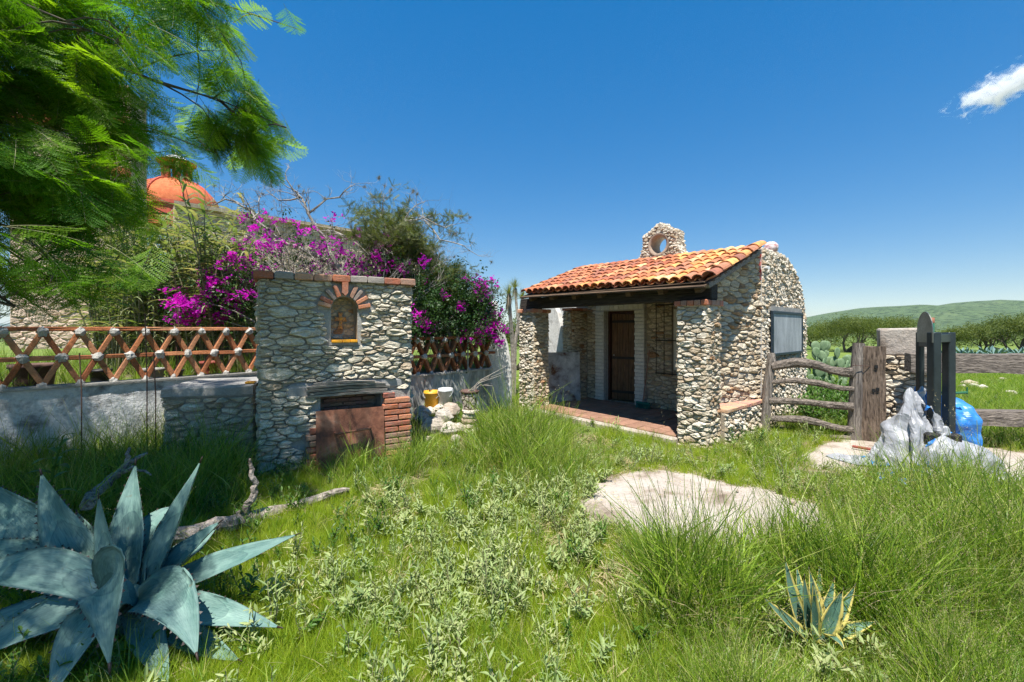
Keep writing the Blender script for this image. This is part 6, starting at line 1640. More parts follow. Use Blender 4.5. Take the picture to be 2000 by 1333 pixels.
# trampled dry straw in patches
DS = []
for q in range(3):
    mb = MB()
    for i in range(26):
        a = R.uniform(0, 2*PI); r = R.uniform(0, 0.12); d_ = V((math.cos(a*3.3), math.sin(a*3.3), R.uniform(-0.05, 0.35))).normalized(); p_ = V((r*math.cos(a), r*math.sin(a), R.uniform(0.005, 0.05)))
        leafcard(mb, p_, d_, V((0, 0, 1)), R.uniform(0.04, 0.12), R.uniform(0.003, 0.012), 0, 0.2, 2, 0.01)
    DS.append(source('straw', mb, M['grass_straw']))
L6 = ([], [], [], [])
for k in range(9000):
    y = 1.6+5*R.random()**1.2; x = R.uniform(-0.9*y, 1.1*y)
    if blocked(x, y): continue
    v = 0.04+0.9*max(0, mnoise.noise(V((x*1.3, y*1.3, 20)))-0.12)+0.5*blob(x, y, 1.0, 3.1, 0.35, 0.4)+0.35*blob(x, y, 1.3, 5.15, 0.6, 0.3)
    if R.random() > v*0.55: continue
    put(L6, x, y, gz(x, y)+0.005, R.uniform(0.6, 1.3), R.randrange(3), 0.1)
tag(scatter('dry_straw', *L6, DS), 'trampled dry straw lying between the weeds', 'straw', None, 'stuff')
# dry leaf litter and pebbles beside the paving
mb = MB()
for k in range(420):
    p = GR(R.choice((R.gauss(1150, 60), R.gauss(1450, 120), R.uniform(1130, 1640))), R.uniform(915, 1075)); s = R.uniform(0.004, 0.014)
    d1 = V((R.uniform(-1, 1), R.uniform(-1, 1), 0.1)).normalized()*s; d2 = V((-d1.y, d1.x, s*0.4))*R.uniform(0.3, 0.9); c = V((p.x, p.y, 0.022))
    mb.add([c-d1, c+d2*0.6+V((0, 0, s*0.5)), c+d1, c-d2*0.6], [(0, 1, 2), (0, 2, 3)])
tag(mb.build('leaf_litter', M['grass_straw']), 'scraps of dry straw and leaf on the concrete', 'litter', None, 'stuff')
mb = MB()
for k in range(900):
    i = R.randrange(len(SLAB1)); q = SLAB1[i]; cx_ = sum(p[0] for p in SLAB1)/len(SLAB1); cy_ = sum(p[1] for p in SLAB1)/len(SLAB1); kk = R.gauss(1.06, 0.06)
    c = V((cx_+(q[0]-cx_)*kk+R.gauss(0, 0.05), cy_+(q[1]-cy_)*kk+R.gauss(0, 0.05), 0.004)); s_ = R.uniform(0.003, 0.011)
    vs = [c+V((s_*math.cos(a)*R.uniform(0.7, 1.2), s_*math.sin(a)*R.uniform(0.7, 1.2), 0)) for a in (0, 1.57, 3.14, 4.71)]+[c+V((0, 0, s_*R.uniform(0.5, 0.9)))]
    mb.add(vs, [(0, 1, 4), (1, 2, 4), (2, 3, 4), (3, 0, 4)])
tag(mb.build('gravel', M['rock']), 'loose gravel along the edge of the concrete patch', 'gravel', None, 'stuff')
for k, (x_, y_, s_) in enumerate(((1593, 1034, 0.042), (1548, 987, 0.035), (1440, 963, 0.02), (1530, 978, 0.015), (1600, 1010, 0.018))):
    p = GR(x_, y_); tag(rock((p.x, p.y, 0.012+s_*0.5), (s_, s_*0.8, s_*0.65), 90+k, M['rock']), 'dark pebble lying at the edge of the concrete patch', 'pebble', 'pebbles on the concrete')
# tall leafy weed in the shade by the wall
wp2 = GR(75, 1010); wp2 = V((-3.35, 3.02, gz(-3.35, 3.02)))
tw = thing('leafy_plant', 'tall green weed with long drooping leaves in the shade beside the agave', 'plant', wp2)
mb = MB(); P = [V((0, 0, 0)), V((0.02, 0, 0.3)), V((0.06, 0.01, 0.62)), V((0.12, 0.02, 0.86))]; mb.tube(P, [0.012, 0.011, 0.009, 0.004], 7); mb.build('stem', M['leaf_green'], tw)
for i in range(22):
    t = 0.15+0.85*(i+0.5)/22; f = t*3; j = min(2, int(f)); p = P[j].lerp(P[j+1], f-j); az = i*2.4; el = 0.35+0.5*t
    dr = V((math.cos(az)*math.cos(el), math.sin(az)*math.cos(el), math.sin(el))); LL = 0.30*(1-0.55*t)*R.uniform(0.8, 1.1)
    mb = MB(); leafcard(mb, p, dr, V((0, 0, 1)), LL, LL*0.26, 0, 0.3, 6, LL*0.55); mb.build('leaf', M['leaf_green'], tw, True)

# ================================================================== FERN-LEAVED TREE OVERHEAD (left)
def frond(k, L=0.36, np_=12, nl=12):
    mb = MB(); Rr = random.Random(200+k)
    def rach(t): return V((0, L*t, -0.20*L*t*t*Rr_dr))
    Rr_dr = Rr.uniform(0.5, 1.6)
    pts = [rach(t) for t in np.linspace(0, 1, 7)]; mb.tube(pts, [0.0018, 0.0017, 0.0015, 0.0013, 0.001, 0.0008, 0.0005], 3, 1, cap=False)
    for i in range(np_):
        t = 0.14+0.86*(i+0.5)/np_; p = rach(t)
        PLn = 0.135*math.sin(PI*(0.18+0.80*t))**0.8+0.012
        for sgn in (-1, 1):
            d = V((sgn*0.93, 0.42+0.25*t, Rr.uniform(-0.25, 0.1))).normalized()
            tip = p+d*PLn+V((0, 0, -0.25*PLn)); q0 = p
            sd = V((-d.y, d.x, 0)).normalized()
            ll = 0.0135*(0.75+0.4*math.sin(PI*t))
            for j in range(nl):
                u = (j+0.6)/nl; c = q0.lerp(tip, u)+V((0, 0, -0.06*PLn*math.sin(PI*u)))
                lk = ll*math.sin(PI*(0.12+0.80*u))
                for s2 in (-1, 1):
                    e = c+sd*(s2*lk)+d*lk*0.45+V((0, 0, Rr.uniform(-0.3, 0.15)*lk)); hw = d*(PLn/nl*0.46)
                    mb.add([c-hw*0.3, (c+e)/2-hw, e, (c+e)/2+hw], [(0, 1, 2, 3)], 0)
    return source('frond', mb, [M['fern_leaf'], M['weed_stem']])
FR = [frond(k) for k in range(4)]
tr = thing('fern_leaved_tree', 'tree with feathery fern like leaves hanging over the yard', 'tree', (-6.6, 1.2, 0))
TO = V((-6.6, 1.2, 0)); R = random.Random(77)
def curve_path(a, b, sag, n=9):
    a, b = V(a), V(b); return [a.lerp(b, t)+V((0, 0, sag*math.sin(PI*t)))+V((R.uniform(-1, 1), R.uniform(-1, 1), R.uniform(-1, 1)))*0.14*math.sin(PI*t) for t in np.linspace(0, 1, n)]
mb = MB(); mb.tube([p-TO for p in [V((-6.6, 1.2, -0.1)), V((-6.5, 1.25, 0.9)), V((-6.3, 1.3, 1.8)), V((-6.1, 1.35, 2.7))]], [0.22, 0.19, 0.17, 0.15], 12, 0, 0.06); mb.build('trunk', M['bark'], tr)
fork = V((-6.1, 1.35, 2.65))
ends = [V((-2.4, 1.2, 3.0)), V((-2.9, 1.0, 2.9)), V((-2.0, 0.75, 3.1)), V((-3.2, 1.9, 3.1)), V((-1.9, 0.3, 3.4)), V((-3.0, 0.2, 3.0)), PX(60, 430, 2.9), PX(160, 380, 3.1), PX(30, 600, 2.6), PX(180, 600, 2.9), PX(330, 420, 3.9), PX(560, 250, 4.3), PX(420, 300, 4.2), PX(300, 280, 3.6), PX(590, 60, 4.4), PX(430, 60, 3.7), PX(250, 90, 3.0), PX(80, 200, 3.2), PX(220, 520, 3.0), PX(90, 560, 2.8), PX(380, 180, 3.4), V((-2.6, 0.6, 3.6)), V((-3.4, -0.6, 3.6)), V((-4.2, 1.6, 3.9)), V((-2.2, 1.5, 3.7)), V((-5.2, 2.9, 4.6)), V((-4.6, -1.2, 3.9))]
BR = []
for e in ends:
    P = curve_path(fork, e, 0.55 if e.z > 2.4 else 0.75, 10); BR.append(P)
    mb = MB(); mb.tube([p-TO for p in P], [0.045*(1-i/9)**1.2+0.003 for i in range(10)], 7, 0, 0.08); mb.build('branch', M['bark'], tr)
OUT = [(-400, -400), (585, -400), (590, 20), (575, 92), (535, 70), (505, 30), (470, 95), (490, 150), (545, 200), (595, 285), (590, 325), (520, 385), (470, 330), (430, 400), (380, 410), (330, 360), (290, 420), (270, 470), (320, 545), (285, 600), (200, 600), (150, 632), (60, 640), (-400, 660)]
LF = ([], [], [], []); TW = MB()
def canopy_ok(p):
    if p.z < 1.75: return False
    if p.y > 1.0:
        x, y = to_px(p)
        if ((x-346)/38)**2+((y-330)/34)**2 < 1: return False
    if p.y > 0.3:
        x, y = to_px(p)
        if x > -350:
            if p.y < 1.3: return False
            return in_poly(x, y, OUT)
    if p.y > -2 and p.y <= 0.3: return p.x < -1.6
    return True
for P in BR:
    inframe = P[-1].y > 2.2
    for k in range(64 if inframe else 14):
        t = 0.22+0.80*R.random()**0.8; f = min(8.99, t*9); i = int(f); c = P[i].lerp(P[i+1], f-i)
        off = V((R.gauss(0, 0.40), R.gauss(0, 0.40), R.gauss(0, 0.30))); q = c+off
        if not canopy_ok(q): continue
        if inframe and mnoise.noise(V((q.x*1.7, q.y*1.7, q.z*1.7))) < -0.03: continue   # gaps of sky
        if off.length < 0.75:
            TW.tube([c-TO, c.lerp(q, 0.35)+V((0, 0, 0.05))-TO, c.lerp(q, 0.7)+V((0.02, 0.01, 0.06))-TO, q-TO], [0.009, 0.007, 0.005, 0.003], 4, 0, cap=False)
        az0 = math.atan2(q.y-fork.y, q.x-fork.x)
        for w in range(R.randint(5, 9)):
            az = az0+R.gauss(0, 1.0); el = R.gauss(-0.62, 0.38)
            p = q+V((R.gauss(0, 0.05), R.gauss(0, 0.05), R.gauss(0, 0.05)))
            tip = p+V((math.cos(az)*math.cos(el), math.sin(az)*math.cos(el), math.sin(el)))*0.36
            if p.y > 0.3 and not canopy_ok(tip): continue
            LF[0].append(p-TO); LF[1].append((el, R.uniform(-0.5, 0.5), az-PI/2)); LF[2].append(R.uniform(0.75, 1.25)); LF[3].append(R.randrange(4))
tag(scatter('crown', *LF, FR, tr), kind='stuff')
tag(TW.build('twigs', M['bark'], tr), kind='stuff')
print('fronds', len(LF[0]))

# ================================================================== SHRUBS AND TREES BEHIND THE WALLS
R = random.Random(301)
def sprig(name, nleaf, L, wid, mat, r=0.10, n_=3, flat=False, mats=None):
    mb = MB()
    for i in range(nleaf):
        c = V((R.gauss(0, r*0.5), R.gauss(0, r*0.5), R.gauss(0, r*0.5))); d = V((R.uniform(-1, 1), R.uniform(-1, 1), R.uniform(-0.8, 0.9))).normalized()
        leafcard(mb, c, d, V((R.uniform(-0.5, 0.5), R.uniform(-0.5, 0.5), 1)), L*R.uniform(0.6, 1.2), L*wid, 0, 0.25, 2, 0)
    return source(name, mb, M[mat])
def feather(name, mat, L=0.13, n=9, twig='bark'):   # small bipinnate acacia spray
    mb = MB()
    for b in range(5):
        d = V((R.uniform(-1, 1), R.uniform(-1, 1), R.uniform(-0.4, 0.8))).normalized(); sd = d.cross(V((0, 0, 1))).normalized()
        mb.tube([V(), d*L], [0.002, 0.001], 3, 1, cap=False)
        for i in range(n):
            p = d*(L*(i+0.7)/n)
            for s in (-1, 1):
                e = p+sd*s*0.022+d*0.008+V((0, 0, R.uniform(-0.006, 0.006))); h = d*0.0045
                mb.add([p-h*0.4, (p+e)/2-h, e, (p+e)/2+h], [(0, 1, 2, 3)], 0)
    return source(name, mb, [M[mat], M[twig]])
AF = [feather('acacia_spray', 'acacia_leaf') for k in range(3)]
AB = [feather('dry_spray', 'acacia_brown', 0.12, 5) for k in range(2)]
def bract(k):
    mb = MB()
    for q in range(7):
        c = V((R.gauss(0, 0.028), R.gauss(0, 0.028), R.gauss(0, 0.028)))
        for j in range(3):
            a = j*2.1+R.uniform(-0.3, 0.3); d = V((math.cos(a)*0.8, math.sin(a)*0.8, R.uniform(0.1, 0.8))).normalized()
            leafcard(mb, c, d, V((0, 0, 1)), R.uniform(0.026, 0.038), 0.024, 0, 0.3, 2, 0)
    return source('bract', mb, M['bract'])
BRS = [bract(k) for k in range(3)]
BL = [sprig('bougain_leaf', 16, 0.05, 0.6, 'leaf_dark', 0.13) for k in range(3)]
MOSS = None
def tree(name, label, base, trunk_dirs, L, r, depth, seed, bark, leaf_src, leaf_n, spread, filt=None, group=None, scale=(0.8, 1.3), cat='tree', split=(2, 3), shrink=0.70, up=0.05, bend=0.45, tipspread=0.10, rk=(0.6, 0.85)):
    Rr = random.Random(seed); t = thing(name, label, cat, base, 0, group)
    mb = MB(); tips = []
    for d in trunk_dirs: grow(mb, V((0, 0, -0.05)), d, L, r, depth, tips, Rr, bend, split, shrink, up, 6, 0, 4, spread, rk)
    mb.build('trunk', bark, t)
    Lp = ([], [], [], [])
    B = V(base)
    for (p, d, path) in tips:
        for q in range(leaf_n):
            f = Rr.random()*(len(path)-1); i = int(f); c = path[i].lerp(path[i+1], f-i)+V((Rr.gauss(0, tipspread), Rr.gauss(0, tipspread), Rr.gauss(0, tipspread)))
            if filt and not filt(c+B): continue
            Lp[0].append(c); Lp[1].append((Rr.uniform(-1, 1), Rr.uniform(-1, 1), Rr.uniform(0, 6.28))); Lp[2].append(Rr.uniform(*scale)); Lp[3].append(Rr.randrange(len(leaf_src)))
    if Lp[0]: tag(scatter('crown', *Lp, leaf_src, t), kind='stuff')
    return t, tips
def box_px(x0, y0, x1, y1):
    def f(p):
        x, y = to_px(p); return x0 < x < x1 and y0 < y < y1
    return f
# green acacia with two lobes, behind the shrine
b1 = V((-2.42, 7.65, 0.80))
tree('acacia_tree', 'green thorny acacia with a feathery rounded crown above the shrine', b1, [(-0.22, 0.1, 1), (-0.05, 0.2, 1), (0.35, 0.1, 0.9)], 1.25, 0.06, 6, 311, M['bark'], AF, 3, 0.75, lambda p: (lambda x, y: (640 < x < 800 and 325 < y < 470) or (700 < x < 990 and 420 < y < 640 and y > 330+abs(x-760)*0.3))(*to_px(p)), up=0.06)
b2 = V((-1.35, 8.15, 0.80))
tree('acacia_tree', 'yellowish green acacia spreading towards the cottage porch', b2, [(0.35, 0.1, 0.9), (-0.2, 0.2, 0.9), (0.1, -0.1, 1)], 0.95, 0.05, 6, 317, M['bark'], AF, 4, 0.8, lambda p: (lambda x, y: 720 < x < 992 and y > 415+max(0, x-880)*0.75 and y < 645)(*to_px(p)), up=0.03)
# dead thorn bush with grey twigs and moss balls
b3 = V((-3.55, 7.6, 0.80))
dt, tips = tree('dead_thorn_bush', 'bare grey thorn bush tangled above the bougainvillea', b3, [(-0.25, 0, 0.9), (0.3, 0.1, 0.9), (0.05, -0.15, 1), (0.6, 0.1, 0.7)], 1.15, 0.05, 6, 323, M['bark_pale'], AB, 0, 0.9, None, scale=(0.3, 0.7), cat='bush', up=0.10, bend=0.6, rk=(0.72, 0.95))
b4 = V((-2.35, 7.2, 0.80))
tree('dead_thorn_bush', 'bare twisted thorn bush with pale lichen covered twigs behind the shrine top', b4, [(0.2, 0.1, 1), (-0.5, 0.1, 0.85), (0.55, 0, 0.8)], 1.05, 0.045, 6, 329, M['bark_pale'], AB, 0, 0.9, None, scale=(0.3, 0.7), cat='bush', up=0.10, bend=0.6, rk=(0.72, 0.95))
tree('dead_thorn_bush', 'bare thorn bush rising from the reeds beside the church wall', V((-4.3, 8.4, 0.80)), [(0.1, 0.1, 1), (-0.4, 0, 0.9), (0.5, 0.1, 0.9)], 1.25, 0.05, 6, 337, M['bark_pale'], AB, 1, 0.9, None, scale=(0.3, 0.7), cat='bush', up=0.10, bend=0.6, rk=(0.72, 0.95))
# crooked bare limbs standing out against the sky
cb = thing('dead_thorn_bush', 'crooked bare grey limbs reaching up to the sky left of the acacia', 'bush', V((-2.75, 7.0, 0.84))); CBO = V((-2.75, 7.0, 0.84)); Rc = random.Random(61)
limbs = [([(700, 600), (668, 530), (635, 470), (603, 418), (585, 385), (560, 352)], 7.0, 0.040), ([(603, 418), (640, 392), (676, 378), (694, 360)], 7.0, 0.020), ([(585, 385), (548, 392), (520, 372)], 7.0, 0.016),
         ([(668, 530), (600, 488), (545, 470), (500, 430), (470, 398), (440, 390), (415, 402)], 7.1, 0.034), ([(500, 430), (510, 395), (498, 372)], 7.1, 0.014), ([(545, 470), (490, 480), (450, 470), (425, 490)], 7.0, 0.018),
         ([(690, 560), (720, 500), (755, 455), (790, 432), (830, 428), (870, 445)], 7.15, 0.034), ([(755, 455), (745, 415), (760, 385)], 7.15, 0.018), ([(790, 432), (815, 400), (835, 392)], 7.15, 0.013),
         ([(660, 560), (600, 540), (550, 530), (500, 545), (450, 530), (420, 545)], 6.9, 0.024), ([(720, 500), (690, 470), (655, 455), (620, 452)], 6.9, 0.018), ([(830, 428), (860, 470), (905, 480), (935, 500)], 7.2, 0.015)]
for pts, d_, r_ in limbs:
    mb = MB(); P_ = []
    for i in range(len(pts)-1):
        for t_ in (0, 0.5): P_.append(PX(pts[i][0]+(pts[i+1][0]-pts[i][0])*t_, pts[i][1]+(pts[i+1][1]-pts[i][1])*t_, d_)-CBO+V((Rc.uniform(-0.025, 0.025), Rc.uniform(-0.10, 0.10), Rc.uniform(-0.025, 0.025))))
    P_.append(PX(*pts[-1], d_)-CBO); n_ = len(P_)
    mb.tube(P_, [r_*(1-0.75*i/(n_-1)) for i in range(n_)], 6, 0, 0.12); tp = []
    for i in range(2, n_):
        for q in range(2): grow(mb, P_[i], V((Rc.uniform(-1, 1), Rc.uniform(-0.6, 0.6), Rc.uniform(-0.4, 1))), Rc.uniform(0.16, 0.32), r_*0.36*(1-0.5*i/n_), 2, tp, Rc, 0.8, (2, 3), 0.7, 0.03, 4, 0, 3, 1.0, (0.7, 0.95))
    mb.build('limb', M['bark_pale'], cb)
    mbl = MB()
    for (p, d, path) in Rc.sample(tp, min(3, len(tp))):
        for k in range(40):
            dd_ = V((Rc.gauss(0, 1), Rc.gauss(0, 1), Rc.gauss(0, 1))).normalized(); s_ = dd_.cross(V((0.3, 0.5, 0.8))).normalized()*0.003
            mbl.add([p-s_, p+s_, p+dd_*Rc.uniform(0.04, 0.08)], [(0, 1, 2)])
    tag(mbl.build('ball_moss', M['moss_grey'], cb), kind='stuff')
# ball moss on the dead bush
mbm = MB(); Rm = random.Random(5)
def mossball(c, r):
    for k in range(46):
        d = V((Rm.gauss(0, 1), Rm.gauss(0, 1), Rm.gauss(0, 1))).normalized(); s = d.cross(V((0.3, 0.5, 0.8))).normalized()*0.003
        mbm.add([c-s, c+s, c+d*r*Rm.uniform(0.7, 1.2)], [(0, 1, 2)])
for (p, d, path) in Rm.sample(tips, min(26, len(tips))): mossball(p, Rm.uniform(0.04, 0.09))
tag(mbm.build('ball_moss', M['moss_grey'], dt), kind='stuff')
# bougainvillea: leaves and magenta bracts in clouds over arching stems
def bougain(label, base, clouds, seed, nl, nf):
    Rr = random.Random(seed); t = thing('bougainvillea', label, 'bougainvillea', base); B = V(base)
    mb = MB(); Ll, Lb = ([], [], [], []), ([], [], [], [])
    for (px_, py_, d_, rx, ry, wl, wb) in clouds:
        c = PX(px_, py_, d_); sx, sy = rx/F*d_, ry/F*d_
        for s in range(5):
            e = c+V((Rr.gauss(0, sx*0.6), Rr.gauss(0, 0.2), Rr.gauss(0, sy*0.6))); a = B+V((Rr.gauss(0, 0.12), Rr.gauss(0, 0.12), 0))
            m_ = (a+e)/2+V((0, 0, 0.35+Rr.uniform(0, 0.3)))
            mb.tube([(a*(1-t_)**2+m_*2*t_*(1-t_)+e*t_*t_)-B for t_ in np.linspace(0, 1, 9)], [0.014*(1-0.8*t_)+0.002 for t_ in np.linspace(0, 1, 9)], 5, 0, 0.1, False)
        for q in range(int(nl*wl)):
            p = c+V((Rr.gauss(0, sx*0.55), Rr.gauss(0, 0.30), Rr.gauss(0, sy*0.55)))
            if p.z < 0.9: continue
            Ll[0].append(p-B); Ll[1].append((Rr.uniform(-1, 1), Rr.uniform(-1, 1), Rr.uniform(0, 6.28))); Ll[2].append(Rr.uniform(0.6, 1.2)); Ll[3].append(Rr.randrange(3))
        k = 0
        while k < nf*wb:                            # bracts come in trusses near the outside
            p = c+V((Rr.gauss(0, sx*0.6), -abs(Rr.gauss(0.12, 0.18)), Rr.gauss(0, sy*0.6)))
            for q in range(Rr.randint(2, 7)):
                w = p+V((Rr.gauss(0, 0.055), Rr.gauss(0, 0.05), Rr.gauss(0, 0.055))); k += 1
                Lb[0].append(w-B); Lb[1].append((Rr.uniform(-0.8, 0.8), Rr.uniform(-0.8, 0.8), Rr.uniform(0, 6.28))); Lb[2].append(Rr.uniform(0.7, 1.25)); Lb[3].append(Rr.randrange(3))
    mb.build('stems', M['bark_pale'], t)
    tag(scatter('foliage', *Ll, BL, t), kind='stuff'); tag(scatter('bracts', *Lb, BRS, t), kind='stuff')
bougain('magenta bougainvillea sprawling over the lattice left of and above the shrine', (-3.1, 7.0, 0.82),
        [(560, 470, 7.2, 60, 40, 0.25, 0.7), (500, 510, 7.0, 60, 45, 0.35, 0.8), (620, 500, 7.3, 70, 45, 0.35, 1.0), (700, 505, 7.3, 60, 40, 0.35, 0.8), (470, 590, 6.9, 45, 50, 1.0, 0.9), (385, 605, 6.75, 32, 26, 0.35, 1.6), (760, 520, 7.5, 50, 40, 0.6, 0.5), (440, 545, 7.0, 50, 40, 0.5, 0.5)], 401, 120, 85)
bougain('dense dark bougainvillea with magenta flowers over the short lattice by the buttress', (-1.05, 7.85, 0.82),
        [(840, 600, 7.4, 45, 45, 1.6, 0.35), (890, 610, 7.7, 45, 50, 1.8, 0.4), (930, 590, 7.9, 35, 45, 1.3, 0.9), (955, 635, 8.0, 26, 30, 0.8, 2.0), (815, 640, 7.2, 22, 25, 0.9, 0.5), (860, 560, 7.8, 50, 40, 1.2, 0.25)], 403, 190, 65)

# ================================================================== REEDS
def reed(k):
    mb = MB(); h = R.uniform(1.7, 2.5); ln = R.uniform(0.05, 0.35); a = R.uniform(0, 6.28); d = V((math.cos(a), math.sin(a), 0))
    P = [d*ln*t*t+V((0, 0, h*t)) for t in np.linspace(0, 1, 6)]; mb.tube(P, [0.011, 0.011, 0.010, 0.008, 0.006, 0.002], 5, 1, cap=False)
    for i in range(17):
        t = 0.22+0.78*(i+0.5)/17; f = t*5; j = min(4, int(f)); p = P[j].lerp(P[j+1], f-j); az = i*PI+R.uniform(-0.6, 0.6)+a
        L = R.uniform(0.28, 0.5); up_ = R.uniform(0.4, 1.0); dd = V((math.cos(az), math.sin(az), 0))
        path = [p+dd*(L*u*math.cos(up_*(1-u*0.6)))+V((0, 0, L*u*math.sin(up_)*(1-1.0*u))) for u in np.linspace(0, 1, 6)]
        strip(mb, path, [0.020, 0.034, 0.032, 0.024, 0.013, 0.002], V((-dd.y, dd.x, 0.25)).normalized(), 0)
    return source('reed', mb, [M['reed_leaf'], M['reed_cane']])
RS = [reed(k) for k in range(5)]
LR = ([], [], [], []); R2 = random.Random(88)
for k in range(430):
    d = R2.uniform(6.8, 10.0); x = (R2.uniform(190, 500)-1000)/F*d
    q = V((0.188, 0.211, 0)).normalized(); off = -(x+5.21)*q.y+(d-4.5)*q.x
    if off < 0.75: continue
    LR[0].append((x, d, 0.8)); LR[1].append((R2.uniform(-0.12, 0.12), R2.uniform(-0.12, 0.12), R2.uniform(0, 6.28)))
    LR[2].append(R2.uniform(0.85, 1.4)*(1.1 if x < -4.2 else 0.9)); LR[3].append(R2.randrange(5))
tag(scatter('reed_bed', *LR, RS), 'tall green and straw coloured reeds behind the lattice wall', 'reeds', None, 'stuff')
# rough grass on the terrace
LT = ([], [], [], [])
for k in range(900):
    d = R2.uniform(4.2, 9.5); x = (R2.uniform(-80, 960)-1000)/F*d
    if not in_poly(x, d, TERR): continue
    put(LT, x, d, 0.84, R2.uniform(0.5, 0.95), R2.randrange(5), 0.2)
tag(scatter('terrace_grass', *LT, TT), 'long grass on the raised ground behind the lattice', 'grass', None, 'stuff')

# ================================================================== YUCCAS
def yucca(label, base, h, heads, seed, needle=0.32, dead=True):
    Rr = random.Random(seed); t = thing('yucca', label, 'yucca', base)
    tops = []
    for k in range(heads):
        a = 2*PI*k/heads+Rr.uniform(-0.3, 0.3); e = V((0.22*math.cos(a)*min(1, heads-1), 0.22*math.sin(a)*min(1, heads-1), h*Rr.uniform(0.82, 1.0)))
        mb = MB(); mb.tube([V((0, 0, -0.05)), V((e.x*0.15, e.y*0.15, h*0.45)), V((e.x*0.7, e.y*0.7, h*0.7)), e], [0.06, 0.05, 0.04, 0.035], 7, 0, 0.1); mb.build('trunk', M['bark_pale'], t); tops.append(e)
    for e in tops:
        mb = MB(); m2 = MB()
        for q in range(90):
            az = Rr.uniform(0, 6.28); el = Rr.uniform(-0.1, 1.5); d = V((math.cos(az)*math.cos(el), math.sin(az)*math.cos(el), math.sin(el))); sd = V((-d.y, d.x, 0.2)).normalized()
            L = needle*Rr.uniform(0.7, 1.1); strip(mb, [e, e+d*L*0.5, e+d*L], [0.012, 0.012, 0.001], sd)
        for q in range(60):
            az = Rr.uniform(0, 6.28); d = V((math.cos(az)*0.35, math.sin(az)*0.35, -1)).normalized(); sd = V((-math.sin(az), math.cos(az), 0)); s = e-V((0, 0, Rr.uniform(0, 0.12)))
            L = needle*Rr.uniform(0.5, 0.95); strip(m2, [s, s+V((math.cos(az), math.sin(az), -0.3))*0.06, s+d*L], [0.012, 0.012, 0.003], sd)
        mb.build('leaf_rosette', M['yucca_leaf'], t)
        if dead: m2.build('dead_leaf_skirt', M['yucca_dead'], t)
yucca('yucca with drooping dead leaf skirts between buttress and porch', ((1003-1000)/F*10.2, 10.2, 0), 2.75, 3, 7, 0.30)
yucca('spiky yucca on a stalk behind the porch corner', ((1022-1000)/F*11.0, 11.0, 0), 2.75, 2, 9, 0.30)
yucca('dark spiky yucca leaning in beside the lattice wall', (-4.25, 3.25, 0.0), 1.62, 1, 12, 0.62, False)

# ================================================================== CHURCH BEHIND
ch = thing('stone_church', 'large pinkish stone church with red dome and lantern behind the trees', 'church', (-17.6, 22, 0))
CO = V((-17.6, 22, 0))
def wallbox(a, b, h, th, name, mat, sub=True, seed=1):
    a, b = V((*a, 0)), V((*b, 0)); d = (b-a).normalized(); nrm = V((d.y, -d.x, 0))
    mb = MB(); vs = [p-CO+o+V((0, 0, z)) for z in (-0.3, h) for p, o in ((a, V()), (b, V()), (b, -nrm*th), (a, -nrm*th))]
    mb.add(vs, [(0, 1, 5, 4), (1, 2, 6, 5), (2, 3, 7, 6), (3, 0, 4, 7), (4, 5, 6, 7)]); w = mb.build(name, mat, ch)
    return w, a, d, nrm, (b-a).length
w, a, d, nrm, L = wallbox((-17.6, 22), (-6.6, 32), 8.05, 0.8, 'nave_wall', M['stone_church'])
CB = []
def put_st(w, a, d, nrm, L, h0, h1, seed, smin=0.17, smax=0.36):
    lay_stones(w, rubble(L, h1-h0, smin, smax, 1.9, seed, None, 0.4, 0, h0), lambda s, t, q: a-CO+d*s+nrm*q+V((0, 0, t)), M['stone_church'], 0.02, 0.07, seed, 1, False, CB)
put_st(w, a, d, nrm, L, 1.5, 8.0, 501)
mb = MB(); p, q = a-CO+V((0, 0, 8.12))+nrm*0.1, a+d*L-CO+V((0, 0, 8.12))+nrm*0.1
mb.bar(p, q, 0.5, 0.16, jit=0.03); mb.build('cornice', M['stone_church'], ch)
w2, a2, d2, n2, L2_ = wallbox((-24.0, 20.2), (-18.6, 20.6), 13.2, 1.0, 'tower_wall', M['stone_church'])
put_st(w2, a2, d2, n2, L2_, 0.6, 13.5, 503, 0.20, 0.40)
commit_stones(CB, 300)
for (z_, h_) in ((9.2, 0.35), (11.6, 0.3)):
    mb = MB(); mb.bar(a2-CO+n2*0.15+V((0, 0, z_)), a2+d2*L2_-CO+n2*0.15+V((0, 0, z_)), 0.4, h_); mb.build('band', M['dome_paint'], ch)
mb = MB(); mb.box(V((-26.5, 21.5, 9.3))-CO, (4.2, 2.0, 0.8)); mb.build('side_roof', M['dome_tile'], ch)
dc = V(((345-1000)/F*26, 26.0, 0))-CO
mb = MB(); prof = [(2.2, 7.6), (2.2, 8.75), (2.3, 8.8), (2.3, 9.0)]; mb.lathe(prof, dc, 24); mb.build('drum', M['dome_paint'], ch, False)
mb = MB(); prof = [(2.2*math.cos(t), 9.0+1.75*math.sin(t)) for t in np.linspace(0, 1.25, 9)]; mb.lathe(prof, dc, 24); dome = mb.build('dome', M['dome_tile'], ch, True)
for k in range(8):
    t_ = 2*PI*k/8; mb = MB(); mb.tube([dc+V((r*1.01*math.cos(t_), r*1.01*math.sin(t_), z+0.03)) for r, z in prof], 0.07, 5); mb.build('rib', M['dome_paint'], dome)
lan = MB()
